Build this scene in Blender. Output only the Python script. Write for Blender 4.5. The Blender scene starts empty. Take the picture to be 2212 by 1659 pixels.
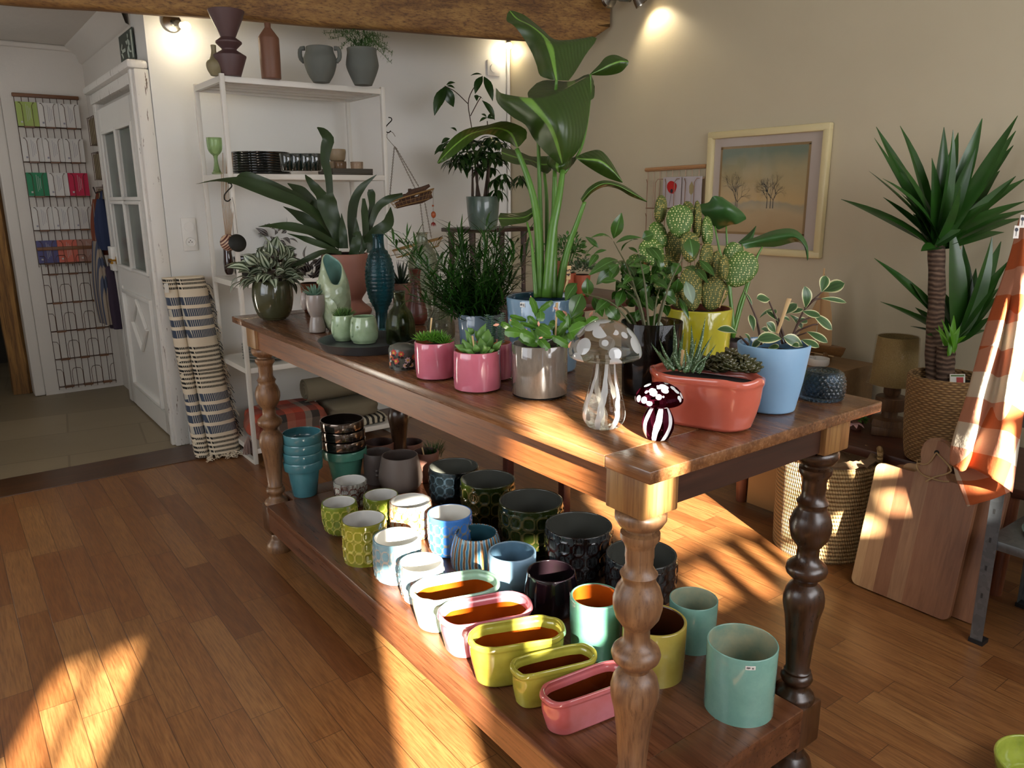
import bpy, bmesh, math, random
from mathutils import Vector as V, Matrix, noise as mnoise
random.seed(7)
C = bpy.context.scene.collection
sc = bpy.context.scene
PI = math.pi
# ---------------------------------------------------------------- camera
CP = V((-0.8968, -0.8231, 1.4023)); YAW, PIT, ROL, FOC = 0.6407, 0.2391, -0.0063, 1664.5
FW = V((math.sin(YAW)*math.cos(PIT), math.cos(YAW)*math.cos(PIT), -math.sin(PIT)))
R0 = V((math.cos(YAW), -math.sin(YAW), 0)); U0 = R0.cross(FW)
RT = R0*math.cos(ROL)+U0*math.sin(ROL); UP = -R0*math.sin(ROL)+U0*math.cos(ROL)
cd = bpy.data.cameras.new('camera'); cam = bpy.data.objects.new('camera', cd); C.objects.link(cam)
cam.matrix_world = Matrix(((RT.x, UP.x, -FW.x, CP.x), (RT.y, UP.y, -FW.y, CP.y), (RT.z, UP.z, -FW.z, CP.z), (0, 0, 0, 1)))
cd.sensor_fit = 'HORIZONTAL'; cd.sensor_width = 36; cd.lens = 36*FOC/2212; cd.clip_start = 0.02
sc.camera = cam
FH = V((FW.x, FW.y, 0)).normalized()      # horizontal view direction
# ---------------------------------------------------------------- world, sun, daylight, added fill, exposure
w = bpy.data.worlds.new('world'); sc.world = w; w.use_nodes = True
w.node_tree.nodes['Background'].inputs[0].default_value = (0.75, 0.85, 1.0, 1); w.node_tree.nodes['Background'].inputs[1].default_value = 1.2
def light(name, kind, loc, energy, col, to=None, **k):
    l = bpy.data.lights.new(name, kind); l.energy = energy; l.color = col
    for a, b in k.items(): setattr(l, a, b)
    o = bpy.data.objects.new(name, l); C.objects.link(o); o.location = loc
    if to is not None: o.rotation_euler = (V(to)-V(loc)).to_track_quat('-Z', 'Y').to_euler()
    return o
SA, SE = math.radians(22.5), math.radians(19)
sd = V((math.sin(SA)*math.cos(SE), math.cos(SA)*math.cos(SE), -math.sin(SE)))
light('sun', 'SUN', -sd*6, 64.0, (1.0, 0.92, 0.79), to=(0, 0, 0), angle=math.radians(0.9))
light('window_daylight', 'AREA', (0.95, -2.12, 1.75), 62, (0.95, 0.96, 1.0), to=(1.05, 1, .95), shape='RECTANGLE', size=2.8, size_y=1.5)
light('side_fill', 'AREA', (-2.5, 0.7, 1.8), 24, (0.93, 0.96, 1.0), to=(0, 1.2, 1.0), shape='RECTANGLE', size=2.2, size_y=1.5)  # added fill; the window on this side is invented
light('hall_fill', 'AREA', (-1.25, 4.7, 1.8), 3.2, (1.0, 0.97, 0.93), to=(0, 4.9, 1.3), shape='RECTANGLE', size=1.0, size_y=1.2)  # added fill to brighten the hall, no real source there
sc.cycles.max_bounces = 10; sc.cycles.transmission_bounces = 8; sc.cycles.transparent_max_bounces = 24; sc.cycles.sample_clamp_indirect = 4.0
sc.view_settings.view_transform = 'Standard'; sc.view_settings.look = 'None'
sc.view_settings.exposure = 0.38; sc.view_settings.gamma = 1; sc.view_settings.use_curve_mapping = False
# ---------------------------------------------------------------- helpers
def lin(c):
    return tuple((x/12.92 if x <= .04045 else ((x+.055)/1.055)**2.4) for x in c)
def hx(h):
    h = h.lstrip('#'); return lin(tuple(int(h[i:i+2], 16)/255 for i in (0, 2, 4)))+(1,)
def ray(u, v): return FW+RT*((u-1106)/FOC)-UP*((v-829.5)/FOC)
def on(u, v, z=0.0, ax=2):
    d = ray(u, v); return CP+d*((z-CP[ax])/d[ax])
def atd(u, v, d): return CP+ray(u, v)*d          # point of a pixel ray at depth d along the view axis
def dep(p): return (V(p)-CP).dot(FW)
def zat(p, v):                                   # height on the vertical through p seen at image row v
    lo, hi = -.5, 3.2
    for _ in range(40):
        m = (lo+hi)/2; q = V((p[0], p[1], m))-CP
        if 829.5-FOC*q.dot(UP)/q.dot(FW) > v: lo = m
        else: hi = m
    return lo
class MB:
    def __init__(s): s.v = []; s.f = []; s.m = []; s.t = []
    def add(s, vs, fs, mat=0, t=None):
        b = len(s.v); s.v += [V(p) for p in vs]; s.t += (t if t is not None else [0.0]*len(vs))
        s.f += [tuple(i+b for i in f) for f in fs]; s.m += [mat]*len(fs); return s
    def box(s, a, b, mat=0, bev=0.0, rot=None, seg=2):
        a, b = V(a), V(b); bm = bmesh.new(); bmesh.ops.create_cube(bm, size=1)
        c = (a+b)/2; d = b-a
        for q in bm.verts: q.co = V((q.co.x*d.x, q.co.y*d.y, q.co.z*d.z))
        if bev: bmesh.ops.bevel(bm, geom=list(bm.edges), offset=bev, segments=seg, affect='EDGES', profile=.5)
        M = rot if rot is not None else Matrix.Identity(3)
        bm.verts.index_update()
        s.add([c+M@q.co for q in bm.verts], [tuple(q.index for q in f.verts) for f in bm.faces], mat); bm.free(); return s
    def lathe(s, prof, c=(0, 0, 0), seg=48, mat=0, dfm=None, mats=None, L=0.0, rot=0.0, close=True, axis=None):
        # prof: list of (r,z); dfm(theta,i,r,z)->(r,t) ; L: stadium half length added along local x
        vs = []; ts = []; c = V(c); cr, sr = math.cos(rot), math.sin(rot); n = len(prof); RM = max(q[0] for q in prof)
        for i, (r, z) in enumerate(prof):
            for j in range(seg):
                th = 2*PI*j/seg; rr, t, dz = r, 0.0, 0.0
                if dfm:
                    q = dfm(th, i, r, z); rr, t = q[0], q[1]
                    if len(q) > 2: dz = q[2]
                x = rr*math.cos(th)+(L*(r/RM)**.4*math.tanh(5*math.cos(th)) if L else 0); y = rr*math.sin(th)
                p = V((x*cr-y*sr, x*sr+y*cr, z+dz))
                if axis is not None: p = axis@p
                vs.append(c+p); ts.append(t)
        fs = []; b = len(s.v)
        for i in range(n-1):
            for j in range(seg):
                k = (j+1) % seg; fs.append((i*seg+j, i*seg+k, (i+1)*seg+k, (i+1)*seg+j))
        nf = len(fs)
        if close:
            fs.append(tuple(reversed(range(seg)))); fs.append(tuple((n-1)*seg+j for j in range(seg)))
        s.add(vs, fs, mat, ts)
        if mats:
            o = len(s.m)-len(fs)
            for i in range(n-1):
                for j in range(seg): s.m[o+i*seg+j] = mats[i]
            if close: s.m[-2] = mats[0]; s.m[-1] = mats[-1]
        return s
    def tube(s, pts, r, seg=8, mat=0, closed=False, flat=None):
        pts = [V(p) for p in pts]; n = len(pts); rs = r if isinstance(r, (list, tuple)) else [r]*n
        vs = []; up = None
        for i in range(n):
            if closed: d = pts[(i+1) % n]-pts[i-1]
            else: d = pts[min(i+1, n-1)]-pts[max(i-1, 0)]
            if d.length < 1e-9: d = V((0, 0, 1))
            d.normalize()
            if up is None: up = V((0, 0, 1)) if abs(d.z) < .9 else V((1, 0, 0))
            a = d.cross(up)
            if a.length < 1e-4: a = d.cross(V((0, 1, 0)))
            a.normalize(); b = a.cross(d); up = b
            k = flat if flat else 1
            for j in range(seg):
                th = 2*PI*j/seg; vs.append(pts[i]+(a*math.cos(th)+b*math.sin(th)*k)*rs[i])
        fs = []
        for i in range(n if closed else n-1):
            i2 = (i+1) % n
            for j in range(seg):
                k = (j+1) % seg; fs.append((i*seg+j, i*seg+k, i2*seg+k, i2*seg+j))
        if not closed: fs.append(tuple(reversed(range(seg)))); fs.append(tuple((n-1)*seg+j for j in range(seg)))
        return s.add(vs, fs, mat)
    def grid(s, rows, mat=0, t=None, wrap=False):
        n, m = len(rows), len(rows[0]); vs = [p for r in rows for p in r]; ts = [x for r in t for x in r] if t else None
        fs = [(i*m+j, i*m+(j+1) % m, (i+1)*m+(j+1) % m, (i+1)*m+j) for i in range(n-1) for j in range(m if wrap else m-1)]
        return s.add(vs, fs, mat, ts)
    def ball(s, c, r, mat=0, seg=12, sc_=(1, 1, 1)):
        c = V(c); pr = [(max(1e-4, r*math.sin(PI*i/(seg//2+1))), -r*math.cos(PI*i/(seg//2+1))) for i in range(seg//2+2)]
        b = len(s.v); s.lathe(pr, (0, 0, 0), seg, mat)
        for i in range(b, len(s.v)): p = s.v[i]; s.v[i] = c+V((p.x*sc_[0], p.y*sc_[1], p.z*sc_[2]))
        return s
    def leaf(s, base, tip, w, up=(0, 0, 1), arch=.15, fold=.2, n=6, k=.45, mat=0, tw=0.0, wave=0.0, cols=2, pw=1.0, blunt=0.0):
        base, tip = V(base), V(tip); d = tip-base; L = d.length; dn = d.normalized(); up = V(up); up = (up-dn*up.dot(dn))
        up = up.normalized() if up.length > 1e-4 else dn.orthogonal().normalized(); side = dn.cross(up)
        if tw: q = Matrix.Rotation(tw, 3, dn); up = q@up; side = q@side
        rows = []; ts = []
        for i in range(n+1):
            a = i/n; c = base+d*a+up*(arch*L*4*a*(1-a))
            if a <= k: ww = math.sin(PI/2*(a/k))**pw
            else:
                x = (a-k)/(1-k); ww = math.cos(PI/2*x)**(.9 if not blunt else blunt)
            ww = max(ww*w/2, w*.02); row = []; tr = []
            for j in range(-cols, cols+1):
                x = j/cols; row.append(c+side*(x*ww)+up*(abs(x)*fold*ww+(wave*w*math.sin(a*14+j*2)*abs(x) if wave else 0))); tr.append(abs(x))
            rows.append(row); ts.append(tr)
        return s.grid(rows, mat, ts)
def obj(name, mb, mats, parent=None, smooth=35, label=None, kind=None, org=None):
    me = bpy.data.meshes.new(name)
    o_ = org if org is not None else (parent.matrix_world.translation if parent is not None and parent.type != 'EMPTY' else (parent.location if parent is not None else None))
    if parent is not None:
        o_ = V(); q = parent
        while q is not None: o_ += q.location; q = q.parent
    if o_ is None:
        xs = [p.x for p in mb.v]; ys = [p.y for p in mb.v]; zs = [p.z for p in mb.v]
        o_ = V(((min(xs)+max(xs))/2, (min(ys)+max(ys))/2, min(zs)))
    o_ = V(o_)
    me.from_pydata([p-o_ for p in mb.v], [], mb.f)
    if not isinstance(mats, (list, tuple)): mats = [mats]
    for m in mats: me.materials.append(m)
    me.polygons.foreach_set('material_index', mb.m)
    if any(mb.t):
        a = me.attributes.new('t', 'FLOAT', 'POINT'); a.data.foreach_set('value', mb.t)
    if smooth:
        me.polygons.foreach_set('use_smooth', [True]*len(me.polygons))
        if smooth < 180: me.set_sharp_from_angle(angle=math.radians(smooth))
    me.update()
    o = bpy.data.objects.new(name, me); C.objects.link(o)
    if parent is not None: o.parent = parent
    else: o.location = o_
    if label: o['label'] = label
    if kind: o['kind'] = kind
    return o
def tag(o, label, cat, group=None):
    o['label'] = label; o['category'] = cat
    if group: o['group'] = group
    return o
def thing(name, label, cat, loc=(0, 0, 0), group=None):
    o = bpy.data.objects.new(name, None); C.objects.link(o); o.location = loc; o.empty_display_size = .05
    return tag(o, label, cat, group)
def single(name, mb, mats, label, cat, group=None, smooth=35):
    return tag(obj(name, mb, mats, smooth=smooth), label, cat, group)
def struct(name, mb, mats, smooth=0, parent=None): return obj(name, mb, mats, parent, smooth=smooth, kind=('structure' if parent is None else None))
def dup(root, loc, label=None, group=None):
    r = root.copy(); C.objects.link(r); r.location = loc
    if label: r['label'] = label
    if group: r['group'] = group
    for ch in list(root.children):
        c = ch.copy(); C.objects.link(c); c.parent = r
        for g in ch.children:
            d = g.copy(); C.objects.link(d); d.parent = c
    return r
def cat_(pts, n=24):
    pts = [V(p) for p in pts]; P = [pts[0]*2-pts[1]]+pts+[pts[-1]*2-pts[-2]]; out = []; m = len(pts)-1
    for i in range(n+1):
        x = i/n*m; k = min(int(x), m-1); t = x-k; a, b, c, d = P[k:k+4]
        out.append(.5*((2*b)+(c-a)*t+(2*a-5*b+4*c-d)*t*t+(3*b-a-3*c+d)*t**3))
    return out
# ---------------------------------------------------------------- materials
MT = {}
class N:
    def __init__(s, name):
        m = bpy.data.materials.new(name); m.use_nodes = True; s.m = m; s.nt = m.node_tree; s.b = s.nt.nodes['Principled BSDF']; s.out = s.nt.nodes['Material Output']
    def n(s, typ, **k):
        q = s.nt.nodes.new(typ)
        for a, b in k.items():
            if a.startswith('i_'):
                key = a[2:]; key = int(key) if key.isdigit() else key.replace('_', ' '); s.set(q.inputs[key], b)
            else: setattr(q, a, b)
        return q
    def set(s, sock, val):
        if hasattr(val, 'is_output') or isinstance(val, bpy.types.NodeSocket): s.nt.links.new(val, sock)
        else: sock.default_value = val
    def p(s, **k):
        for a, b in k.items(): s.set(s.b.inputs[a.replace('_', ' ')], b)
        return s
    def math(s, op, a, b=0.0, c=0.0):
        q = s.n('ShaderNodeMath', operation=op); s.set(q.inputs[0], a); s.set(q.inputs[1], b); s.set(q.inputs[2], c); return q.outputs[0]
    def co(s, out='Object', scale=(1, 1, 1), rot=(0, 0, 0)):
        t = s.n('ShaderNodeTexCoord'); m = s.n('ShaderNodeMapping'); s.nt.links.new(t.outputs[out], m.inputs[0]); m.inputs['Scale'].default_value = scale; m.inputs['Rotation'].default_value = rot; return m.outputs[0]
    def noise(s, vec, scale=5, detail=4, rough=.55, dist=0):
        q = s.n('ShaderNodeTexNoise'); s.set(q.inputs['Vector'], vec); q.inputs['Scale'].default_value = scale; q.inputs['Detail'].default_value = detail; q.inputs['Roughness'].default_value = rough; q.inputs['Distortion'].default_value = dist; return q.outputs['Fac']
    def ramp(s, fac, stops, interp='LINEAR'):
        q = s.n('ShaderNodeValToRGB'); s.set(q.inputs[0], fac); r = q.color_ramp; r.interpolation = interp
        while len(r.elements) < len(stops): r.elements.new(.5)
        for e, (p, c) in zip(r.elements, stops): e.position = p; e.color = c if not isinstance(c, str) else hx(c)
        return q.outputs[0]
    def mix(s, f, a, b, mode='MIX'):
        q = s.n('ShaderNodeMix', data_type='RGBA', blend_type=mode); s.set(q.inputs[0], f); s.set(q.inputs[6], hx(a) if isinstance(a, str) else a); s.set(q.inputs[7], hx(b) if isinstance(b, str) else b); return q.outputs[2]
    def bump(s, h, dist=.002, strength=.5):
        q = s.n('ShaderNodeBump'); s.set(q.inputs['Height'], h); q.inputs['Distance'].default_value = dist; q.inputs['Strength'].default_value = strength; s.nt.links.new(q.outputs[0], s.b.inputs['Normal']); return s
    def sep(s, vec):
        q = s.n('ShaderNodeSeparateXYZ'); s.set(q.inputs[0], vec); return q.outputs
    def comb(s, x, y, z=0.0):
        q = s.n('ShaderNodeCombineXYZ'); s.set(q.inputs[0], x); s.set(q.inputs[1], y); s.set(q.inputs[2], z); return q.outputs[0]
    def attr(s, name='t'):
        q = s.n('ShaderNodeAttribute'); q.attribute_name = name; return q.outputs['Fac']
def solid(name, col, rough=.5, metal=0, var=.08, sc_=8, coat=0, bump=0, **k):
    if name in MT: return MT[name]
    M = N(name); c = hx(col); n = M.noise(M.co(), sc_, 4)
    a = tuple(x*(1-var) for x in c[:3])+(1,); b = tuple(min(1, x*(1+var)) for x in c[:3])+(1,)
    M.p(Base_Color=M.mix(n, a, b), Roughness=rough, Metallic=metal, Coat_Weight=coat, **k)
    if bump: M.bump(M.noise(M.co(), sc_*4, 5), .003, bump)
    MT[name] = M.m; return M.m
def glaze(name, col, col2=None, rough=.12, sc_=6, coat=.6, contrast=(.35, .65), bump=.12):
    if name in MT: return MT[name]
    M = N(name); c = M.co(); n = M.noise(c, sc_, 6, .6); f = M.ramp(n, [(contrast[0], (0, 0, 0, 1)), (contrast[1], (1, 1, 1, 1))])
    sp = M.noise(c, sc_*30, 2)
    base = M.mix(f, col, col2 or col); base = M.mix(M.math('MULTIPLY', sp, .15), base, (.02, .02, .02, 1), 'MULTIPLY') if False else base
    M.p(Base_Color=base, Roughness=rough, Coat_Weight=coat, Coat_Roughness=.05); M.bump(M.noise(c, sc_*2, 3), .006, bump)
    MT[name] = M.m; return M.m
def wood(name, cols, axis='y', sc_=1.0, rough=.35, coat=.15, fine=1.0, planks=0.0, bump=.15, extra=None):
    if name in MT: return MT[name]
    M = N(name); st = {'x': (1.2, 14, 14), 'y': (14, 1.2, 14), 'z': (14, 14, 1.2)}[axis]; st = tuple(x*sc_ for x in st)
    c = M.co(scale=st); a = M.noise(c, 1.6, 6, .6, .6); b = M.noise(M.co(scale=tuple(x*(7 if x > 5 else 3) for x in st)), 1.6, 5, .7)
    f = M.math('ADD', M.math('MULTIPLY', a, .6), M.math('MULTIPLY', b, .4))
    col = M.ramp(f, [(.3+.4*i/(len(cols)-1), x) for i, x in enumerate(cols)])
    big = M.noise(M.co(), 2.5*sc_, 3); col = M.mix(M.math('MULTIPLY', big, .35), col, hx(cols[0]), 'MIX'); pore = M.ramp(b, [(.36, (1, 1, 1, 1)), (.46, (0, 0, 0, 1))]); col = M.mix(M.math('MULTIPLY', pore, .55), col, hx(cols[0]))
    M.p(Base_Color=col, Roughness=M.math('ADD', M.math('MULTIPLY', b, .2), rough-.1), Coat_Weight=coat, Coat_Roughness=.25); M.bump(f, .002, bump)
    MT[name] = M.m; return M.m
def leafmat(name, cols, rough=.35, stripe=None, trans=.15, midrib=None):
    if name in MT: return MT[name]
    M = N(name); c = M.co(); n = M.noise(c, 12, 3); col = M.mix(n, cols[0], cols[1])
    if stripe: col = M.ramp(M.attr(), [(p, (hx(x))) for p, x in stripe]); col = M.mix(M.math('MULTIPLY', n, .25), col, hx(cols[0]))
    if midrib: col = M.mix(M.ramp(M.attr(), [(.0, (1, 1, 1, 1)), (.09, (0, 0, 0, 1))]), col, hx(midrib))
    M.p(Base_Color=col, Roughness=rough, Specular_IOR_Level=.5)
    tr = M.n('ShaderNodeBsdfTranslucent'); M.set(tr.inputs[0], col); mx = M.n('ShaderNodeMixShader'); mx.inputs[0].default_value = trans
    M.nt.links.new(M.b.outputs[0], mx.inputs[1]); M.nt.links.new(tr.outputs[0], mx.inputs[2]); M.nt.links.new(mx.outputs[0], M.out.inputs[0])
    MT[name] = M.m; return M.m
def glass(name, col='ffffff', rough=.02, ior=1.45, bump=0, alpha=1):
    if name in MT: return MT[name]
    M = N(name); M.p(Base_Color=hx(col), Roughness=rough, IOR=ior, Transmission_Weight=1.0)
    tr = M.n('ShaderNodeBsdfTransparent'); tr.inputs[0].default_value = hx(col); mx = M.n('ShaderNodeMixShader'); mx.inputs[0].default_value = alpha
    M.nt.links.new(tr.outputs[0], mx.inputs[1]); M.nt.links.new(M.b.outputs[0], mx.inputs[2]); M.nt.links.new(mx.outputs[0], M.out.inputs[0])
    if bump: M.bump(M.noise(M.co(), 40, 3), .004, bump)
    MT[name] = M.m; return M.m
def emit(name, col, s):
    M = N(name); M.p(Base_Color=hx(col), Emission_Color=hx(col), Emission_Strength=s); return M.m
def floor_wood():
    M = N('oak_floor'); o = M.sep(M.co()); X, Y = o[0], o[1]
    rw, pl = .093, .62
    row = M.math('FLOOR', M.math('DIVIDE', X, rw)); wn = M.n('ShaderNodeTexWhiteNoise', noise_dimensions='1D'); M.set(wn.inputs['W'], row)
    yy = M.math('ADD', M.math('DIVIDE', Y, pl), M.math('MULTIPLY', wn.outputs['Value'], 7.3)); pk = M.math('FLOOR', yy)
    w2 = M.n('ShaderNodeTexWhiteNoise', noise_dimensions='2D'); M.set(w2.inputs['Vector'], M.comb(row, pk)); rnd = w2.outputs['Value']
    fx = M.math('FRACT', M.math('DIVIDE', X, rw)); fy = M.math('FRACT', yy)
    gx = M.math('LESS_THAN', M.math('MINIMUM', fx, M.math('SUBTRACT', 1.0, fx)), .012); gy = M.math('LESS_THAN', M.math('MINIMUM', fy, M.math('SUBTRACT', 1.0, fy)), .0016)
    gap = M.math('MAXIMUM', gx, gy)
    vec = M.comb(M.math('ADD', M.math('MULTIPLY', X, 24.0), M.math('MULTIPLY', rnd, 50.0)), M.math('MULTIPLY', Y, 2.6), M.math('MULTIPLY', rnd, 20.0))
    g = M.noise(vec, 1.3, 6, .62, .8); g2 = M.noise(M.comb(M.math('MULTIPLY', X, 160.0), M.math('MULTIPLY', Y, 8.0), rnd), 1.5, 3)
    cA = M.ramp(g, [(.28, '58391f'), (.5, '805630'), (.72, '9b7143')]); cB = M.ramp(rnd, [(0, '643c20'), (.25, '8c6238'), (.5, 'b08858'), (.75, '7c4b28'), (1, 'a87f50')])
    col = M.mix(.5, cA, cB); col = M.mix(M.math('MULTIPLY', M.ramp(g2, [(.35, (1, 1, 1, 1)), (.6, (0, 0, 0, 1))]), .5), col, hx('4a2a14')); col = M.mix(M.math('MULTIPLY', gap, .75), col, hx('2a1609'))
    big = M.noise(M.co(), .9, 3); col = M.mix(M.math('MULTIPLY', big, .2), col, hx('6b3a1a'))
    col = M.mix(1.0, col, (.92, .84, .75, 1), 'MULTIPLY')
    M.p(Base_Color=col, Roughness=M.math('ADD', .27, M.math('MULTIPLY', g2, .2)), Coat_Weight=.12, Coat_Roughness=.2)
    M.bump(M.math('SUBTRACT', M.math('MULTIPLY', g2, .3), gap), .0015, .5); return M.m
def plaster(name, col, col2, rough=.55, b=.25, s=1.0):
    M = N(name); c = M.co(); n = M.noise(c, 1.3*s, 4, .6, .4); M.p(Base_Color=M.mix(n, col, col2), Roughness=rough); M.bump(M.noise(c, 5*s, 6, .6), .012, b); return M.m
M_floor = floor_wood()
M_rwall = plaster('beige_plaster', 'b5aa90', 'c4ba9f', .5)
M_bwall = plaster('white_plaster', 'dcdcd8', 'e5e5e1', .5)
M_hall = plaster('hall_plaster', 'c6c0b8', 'd2cdc4', .7, .4)
M_trim = solid('white_paint', 'e4e2dc', .35, var=.03)
def peel():
    M = N('peeling_white_paint'); c = M.co(scale=(6, 6, .7)); n = M.noise(c, 9, 6, .7); f = M.ramp(n, [(.36, (1, 1, 1, 1)), (.385, (0, 0, 0, 1))])
    M.p(Base_Color=M.mix(f, hx('dedbd4'), hx('5b4636')), Roughness=.5); M.bump(n, .004, .3); return M.m
M_peel = peel()
# ---------------------------------------------------------------- room shell
XR, YB, YF, XL, ZC = 2.51, 3.76, -2.2, -2.7, 2.75
struct('floor', MB().box((XL, YF, -.1), (XR, 3.455, 0)), M_floor)
struct('trim_1', MB().box((XL, 3.455, -.1), (XR, 3.745, .004), bev=.002), wood('threshold_wood', ['33200f', '4d3018', '644123'], 'x', 1.2))
def stone():
    M = N('stone_floor'); c = M.co(); b = M.n('ShaderNodeTexBrick'); M.set(b.inputs['Vector'], M.co(rot=(0, 0, .12))); b.inputs['Scale'].default_value = 1; b.inputs['Brick Width'].default_value = .8; b.inputs['Row Height'].default_value = .5; b.inputs['Mortar Size'].default_value = .006
    b.inputs['Color1'].default_value = hx('7d7058'); b.inputs['Color2'].default_value = hx('96876c'); b.inputs['Mortar'].default_value = hx('746751')
    M.p(Base_Color=M.mix(M.math('MULTIPLY', M.noise(c, 3, 5), .5), b.outputs['Color'], hx('6f6048')), Roughness=.45); return M.m
struct('floor', MB().box((-1.6, 3.745, -.1), (.3, 7.3, -.002)), stone())
struct('wall_right', MB().box((XR, YF, 0), (XR+.2, YB+.2, ZC)), M_rwall)
struct('wall_back', MB().box((.165, YB, -.05), (XR, YB+.3, ZC)).box((-1.35, YB, 2.43), (.165, YB+.3, ZC)).box((XL, YB, -.05), (-1.35, YB+.3, ZC)), M_bwall)
struct('wall_left', MB().box((XL-.2, YF, 0), (XL, .5, ZC)).box((XL-.2, 1.9, 0), (XL, YB, ZC)).box((XL-.2, .5, 0), (XL, 1.9, .9)).box((XL-.2, .5, 1.8), (XL, 1.9, ZC)), M_bwall)
struct('ceiling', MB().box((XL, YF, ZC), (XR, YB, ZC+.15)), plaster('ceiling_plaster', 'c9c6be', 'd6d2c9'))
# unseen front wall, its holes shaped to throw the sun patches and dapples
def front_wall_sun_mask():
    mb = MB(); holes = [(-2.39, -2.285, .9, 1.45), (-2.262, -2.14, .9, 1.45), (-1.33, -1.11, .3, 1.4), (-1.33, -1.10, 1.4, 1.53), (-1.27, -1.1, 1.53, 1.7),
        (-1.06, -.955, 1.7, 1.95), (-.885, -.83, 1.68, 1.95), (-.985, -.93, 1.33, 1.5), (-.81, -.76, 1.28, 1.5),
        (-.2, .36, 1.22, 1.47), (.36, .44, 1.3, 1.58), (.44, .56, 1.4, 1.6), (.36, .47, 1.2, 1.3), (-.1, .06, 1.09, 1.18), (.12, .22, 1.06, 1.2), (.29, .35, 1.08, 1.19), (.4, .52, 1.09, 1.16), (.545, .60, 1.2, 1.27), (.615, .66, 1.27, 1.36), (.60, .66, 1.42, 1.5), (.38, .66, 1.62, 2.02), (.92, .99, 1.79, 1.9), (.86, .97, 1.5, 1.62)]
    xs = sorted({XL, XR}|{h[0] for h in holes}|{h[1] for h in holes}); zs = sorted({0, ZC}|{h[2] for h in holes}|{h[3] for h in holes})
    for i in range(len(xs)-1):
        z0 = None
        for j in range(len(zs)-1):
            cx, cz = (xs[i]+xs[i+1])/2, (zs[j]+zs[j+1])/2
            if any(h[0] < cx < h[1] and h[2] < cz < h[3] for h in holes):
                if z0 is not None: mb.box((xs[i], YF-.03, z0), (xs[i+1], YF, zs[j])); z0 = None
            elif z0 is None: z0 = zs[j]
        if z0 is not None: mb.box((xs[i], YF-.03, z0), (xs[i+1], YF, ZC))
    return mb
struct('wall_front_sun_mask', front_wall_sun_mask(), M_bwall)
# hall behind the back wall
XS, YH, ZH = .16, 5.63, 2.43
hw = MB().box((XS, YB+.3, 0), (XS+.14, YH+.2, ZC)); hw.box((XS-.03, YB+.002, 0), (XS+.005, 3.87, 2.05))
struct('wall_hall_side', MB().box((XS, YB+.3, -.05), (XS+.14, YH+.3, ZC)), M_hall)
struct('wall_hall_back', MB().box((-.36, YH, -.05), (XS, YH+.35, ZC)).box((-1.6, YH, 2.2), (-.36, YH+.35, ZC)), M_hall)
struct('wall_hall_left', MB().box((-1.6, YB+.3, 0), (-1.5, YH+.3, ZC)), M_hall)
struct('wall_store', MB().box((-1.7, 7.2, 0), (.3, 7.3, ZC)).box((-1.75, YH+.35, 0), (-1.65, 7.2, ZC)).box((.2, YH+.35, 0), (.3, 7.2, ZC)), solid('dark_store_wall', '3a352c', .8))
struct('ceiling_hall', MB().box((-1.5, YB+.3, ZH), (XS, YH, ZH+.1)).box((-1.7, YH+.35, 2.3), (.3, 7.3, 2.4)), M_hall)
# cornice strips in the hall
struct('trim_2', MB().box((-1.5, YH-.035, ZH-.035), (XS, YH, ZH), bev=.01), M_hall)
cr = MB()
rows = []
for y in (YB+.3, 4.3, 4.9, YH):
    rows.append([V((XS, y, ZH-.11)), V((XS-.02, y, ZH-.1)), V((XS-.035, y, ZH-.05)), V((XS-.09, y, ZH-.02)), V((XS-.1, y, ZH))])
struct('trim_3', cr.grid(rows), M_hall, smooth=60)
# wooden post in the store doorway
pm = MB()
for i in range(9):
    z = i*.27; pts = []
a = on(60, 838, 0)
rows = []
for i in range(10):
    z = i*2.2/9; x0 = -.50+.005*math.sin(i*1.9); rows.append([V((x0-.05, YH+.3, z)), V((x0-.05, YH+.16, z)), V((x0+.05+.005*math.sin(i*3.), YH+.14, z)), V((x0+.1, YH+.2, z)), V((x0+.1, YH+.3, z))])
struct('trim_4', pm.grid(rows), wood('old_beam', ['3a2410', '6d4a22', '9a7038', 'b08647'], 'z', .8, rough=.75, coat=0, bump=.8), smooth=40)
struct('wall_reveal', MB().box((-.43, YH+.002, 0), (-.36, YH+.35, 2.2), bev=.01), M_hall)
# ================================================================ display table
TW, TL, TH = .732, 2.184, .96
W_top = wood('oak_top', ['472a17', '5f3b21', '7b5231', '8f6540'], 'y', .9, rough=.26, coat=.3, bump=.07)
W_apr = wood('oak_apron', ['472710', '683a19', '85502a', '98633a'], 'y', .8, rough=.4, coat=.1)
W_aprx = wood('oak_apron_shaded', ['24130c', '3a2014', '4a2a1c'], 'x', 1, rough=.45)  # shade on the end aprons is put into this darker colour
W_leg = wood('oak_leg', ['4d3320', '6b4a30', '84603f', '96704b'], 'z', 1.1, rough=.42, coat=.1)
W_legd = wood('dark_leg', ['1f120b', '36200f', '4a2c18'], 'z', 1.1, rough=.3, coat=.3)  # darker tone for the two legs along the right side
W_blk = wood('oak_block', ['5e3c1f', '7b542d', '96703f', 'a2794a'], 'z', .9, rough=.45)
W_shelf = wood('shelf_oak', ['3c2113', '532f1b', '6e442a', '7c5033'], 'y', .9, rough=.3, coat=.25)
tb = thing('display_table', 'long oak display table with turned legs and a low shelf, covered in plants', 'table', (TW/2, TL/2, 0))
mb = MB().box((.0, 0.11, TH-.024), (TW, TL-.11, TH), bev=.003).box((0, 0, TH-.024), (TW, .1095, TH), bev=.003).box((0, TL-.1095, TH-.024), (TW, TL, TH), bev=.003)
obj('tabletop', mb, W_top, tb)
bx0, by0, bs, zb = .035, .048, .094, .845
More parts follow.
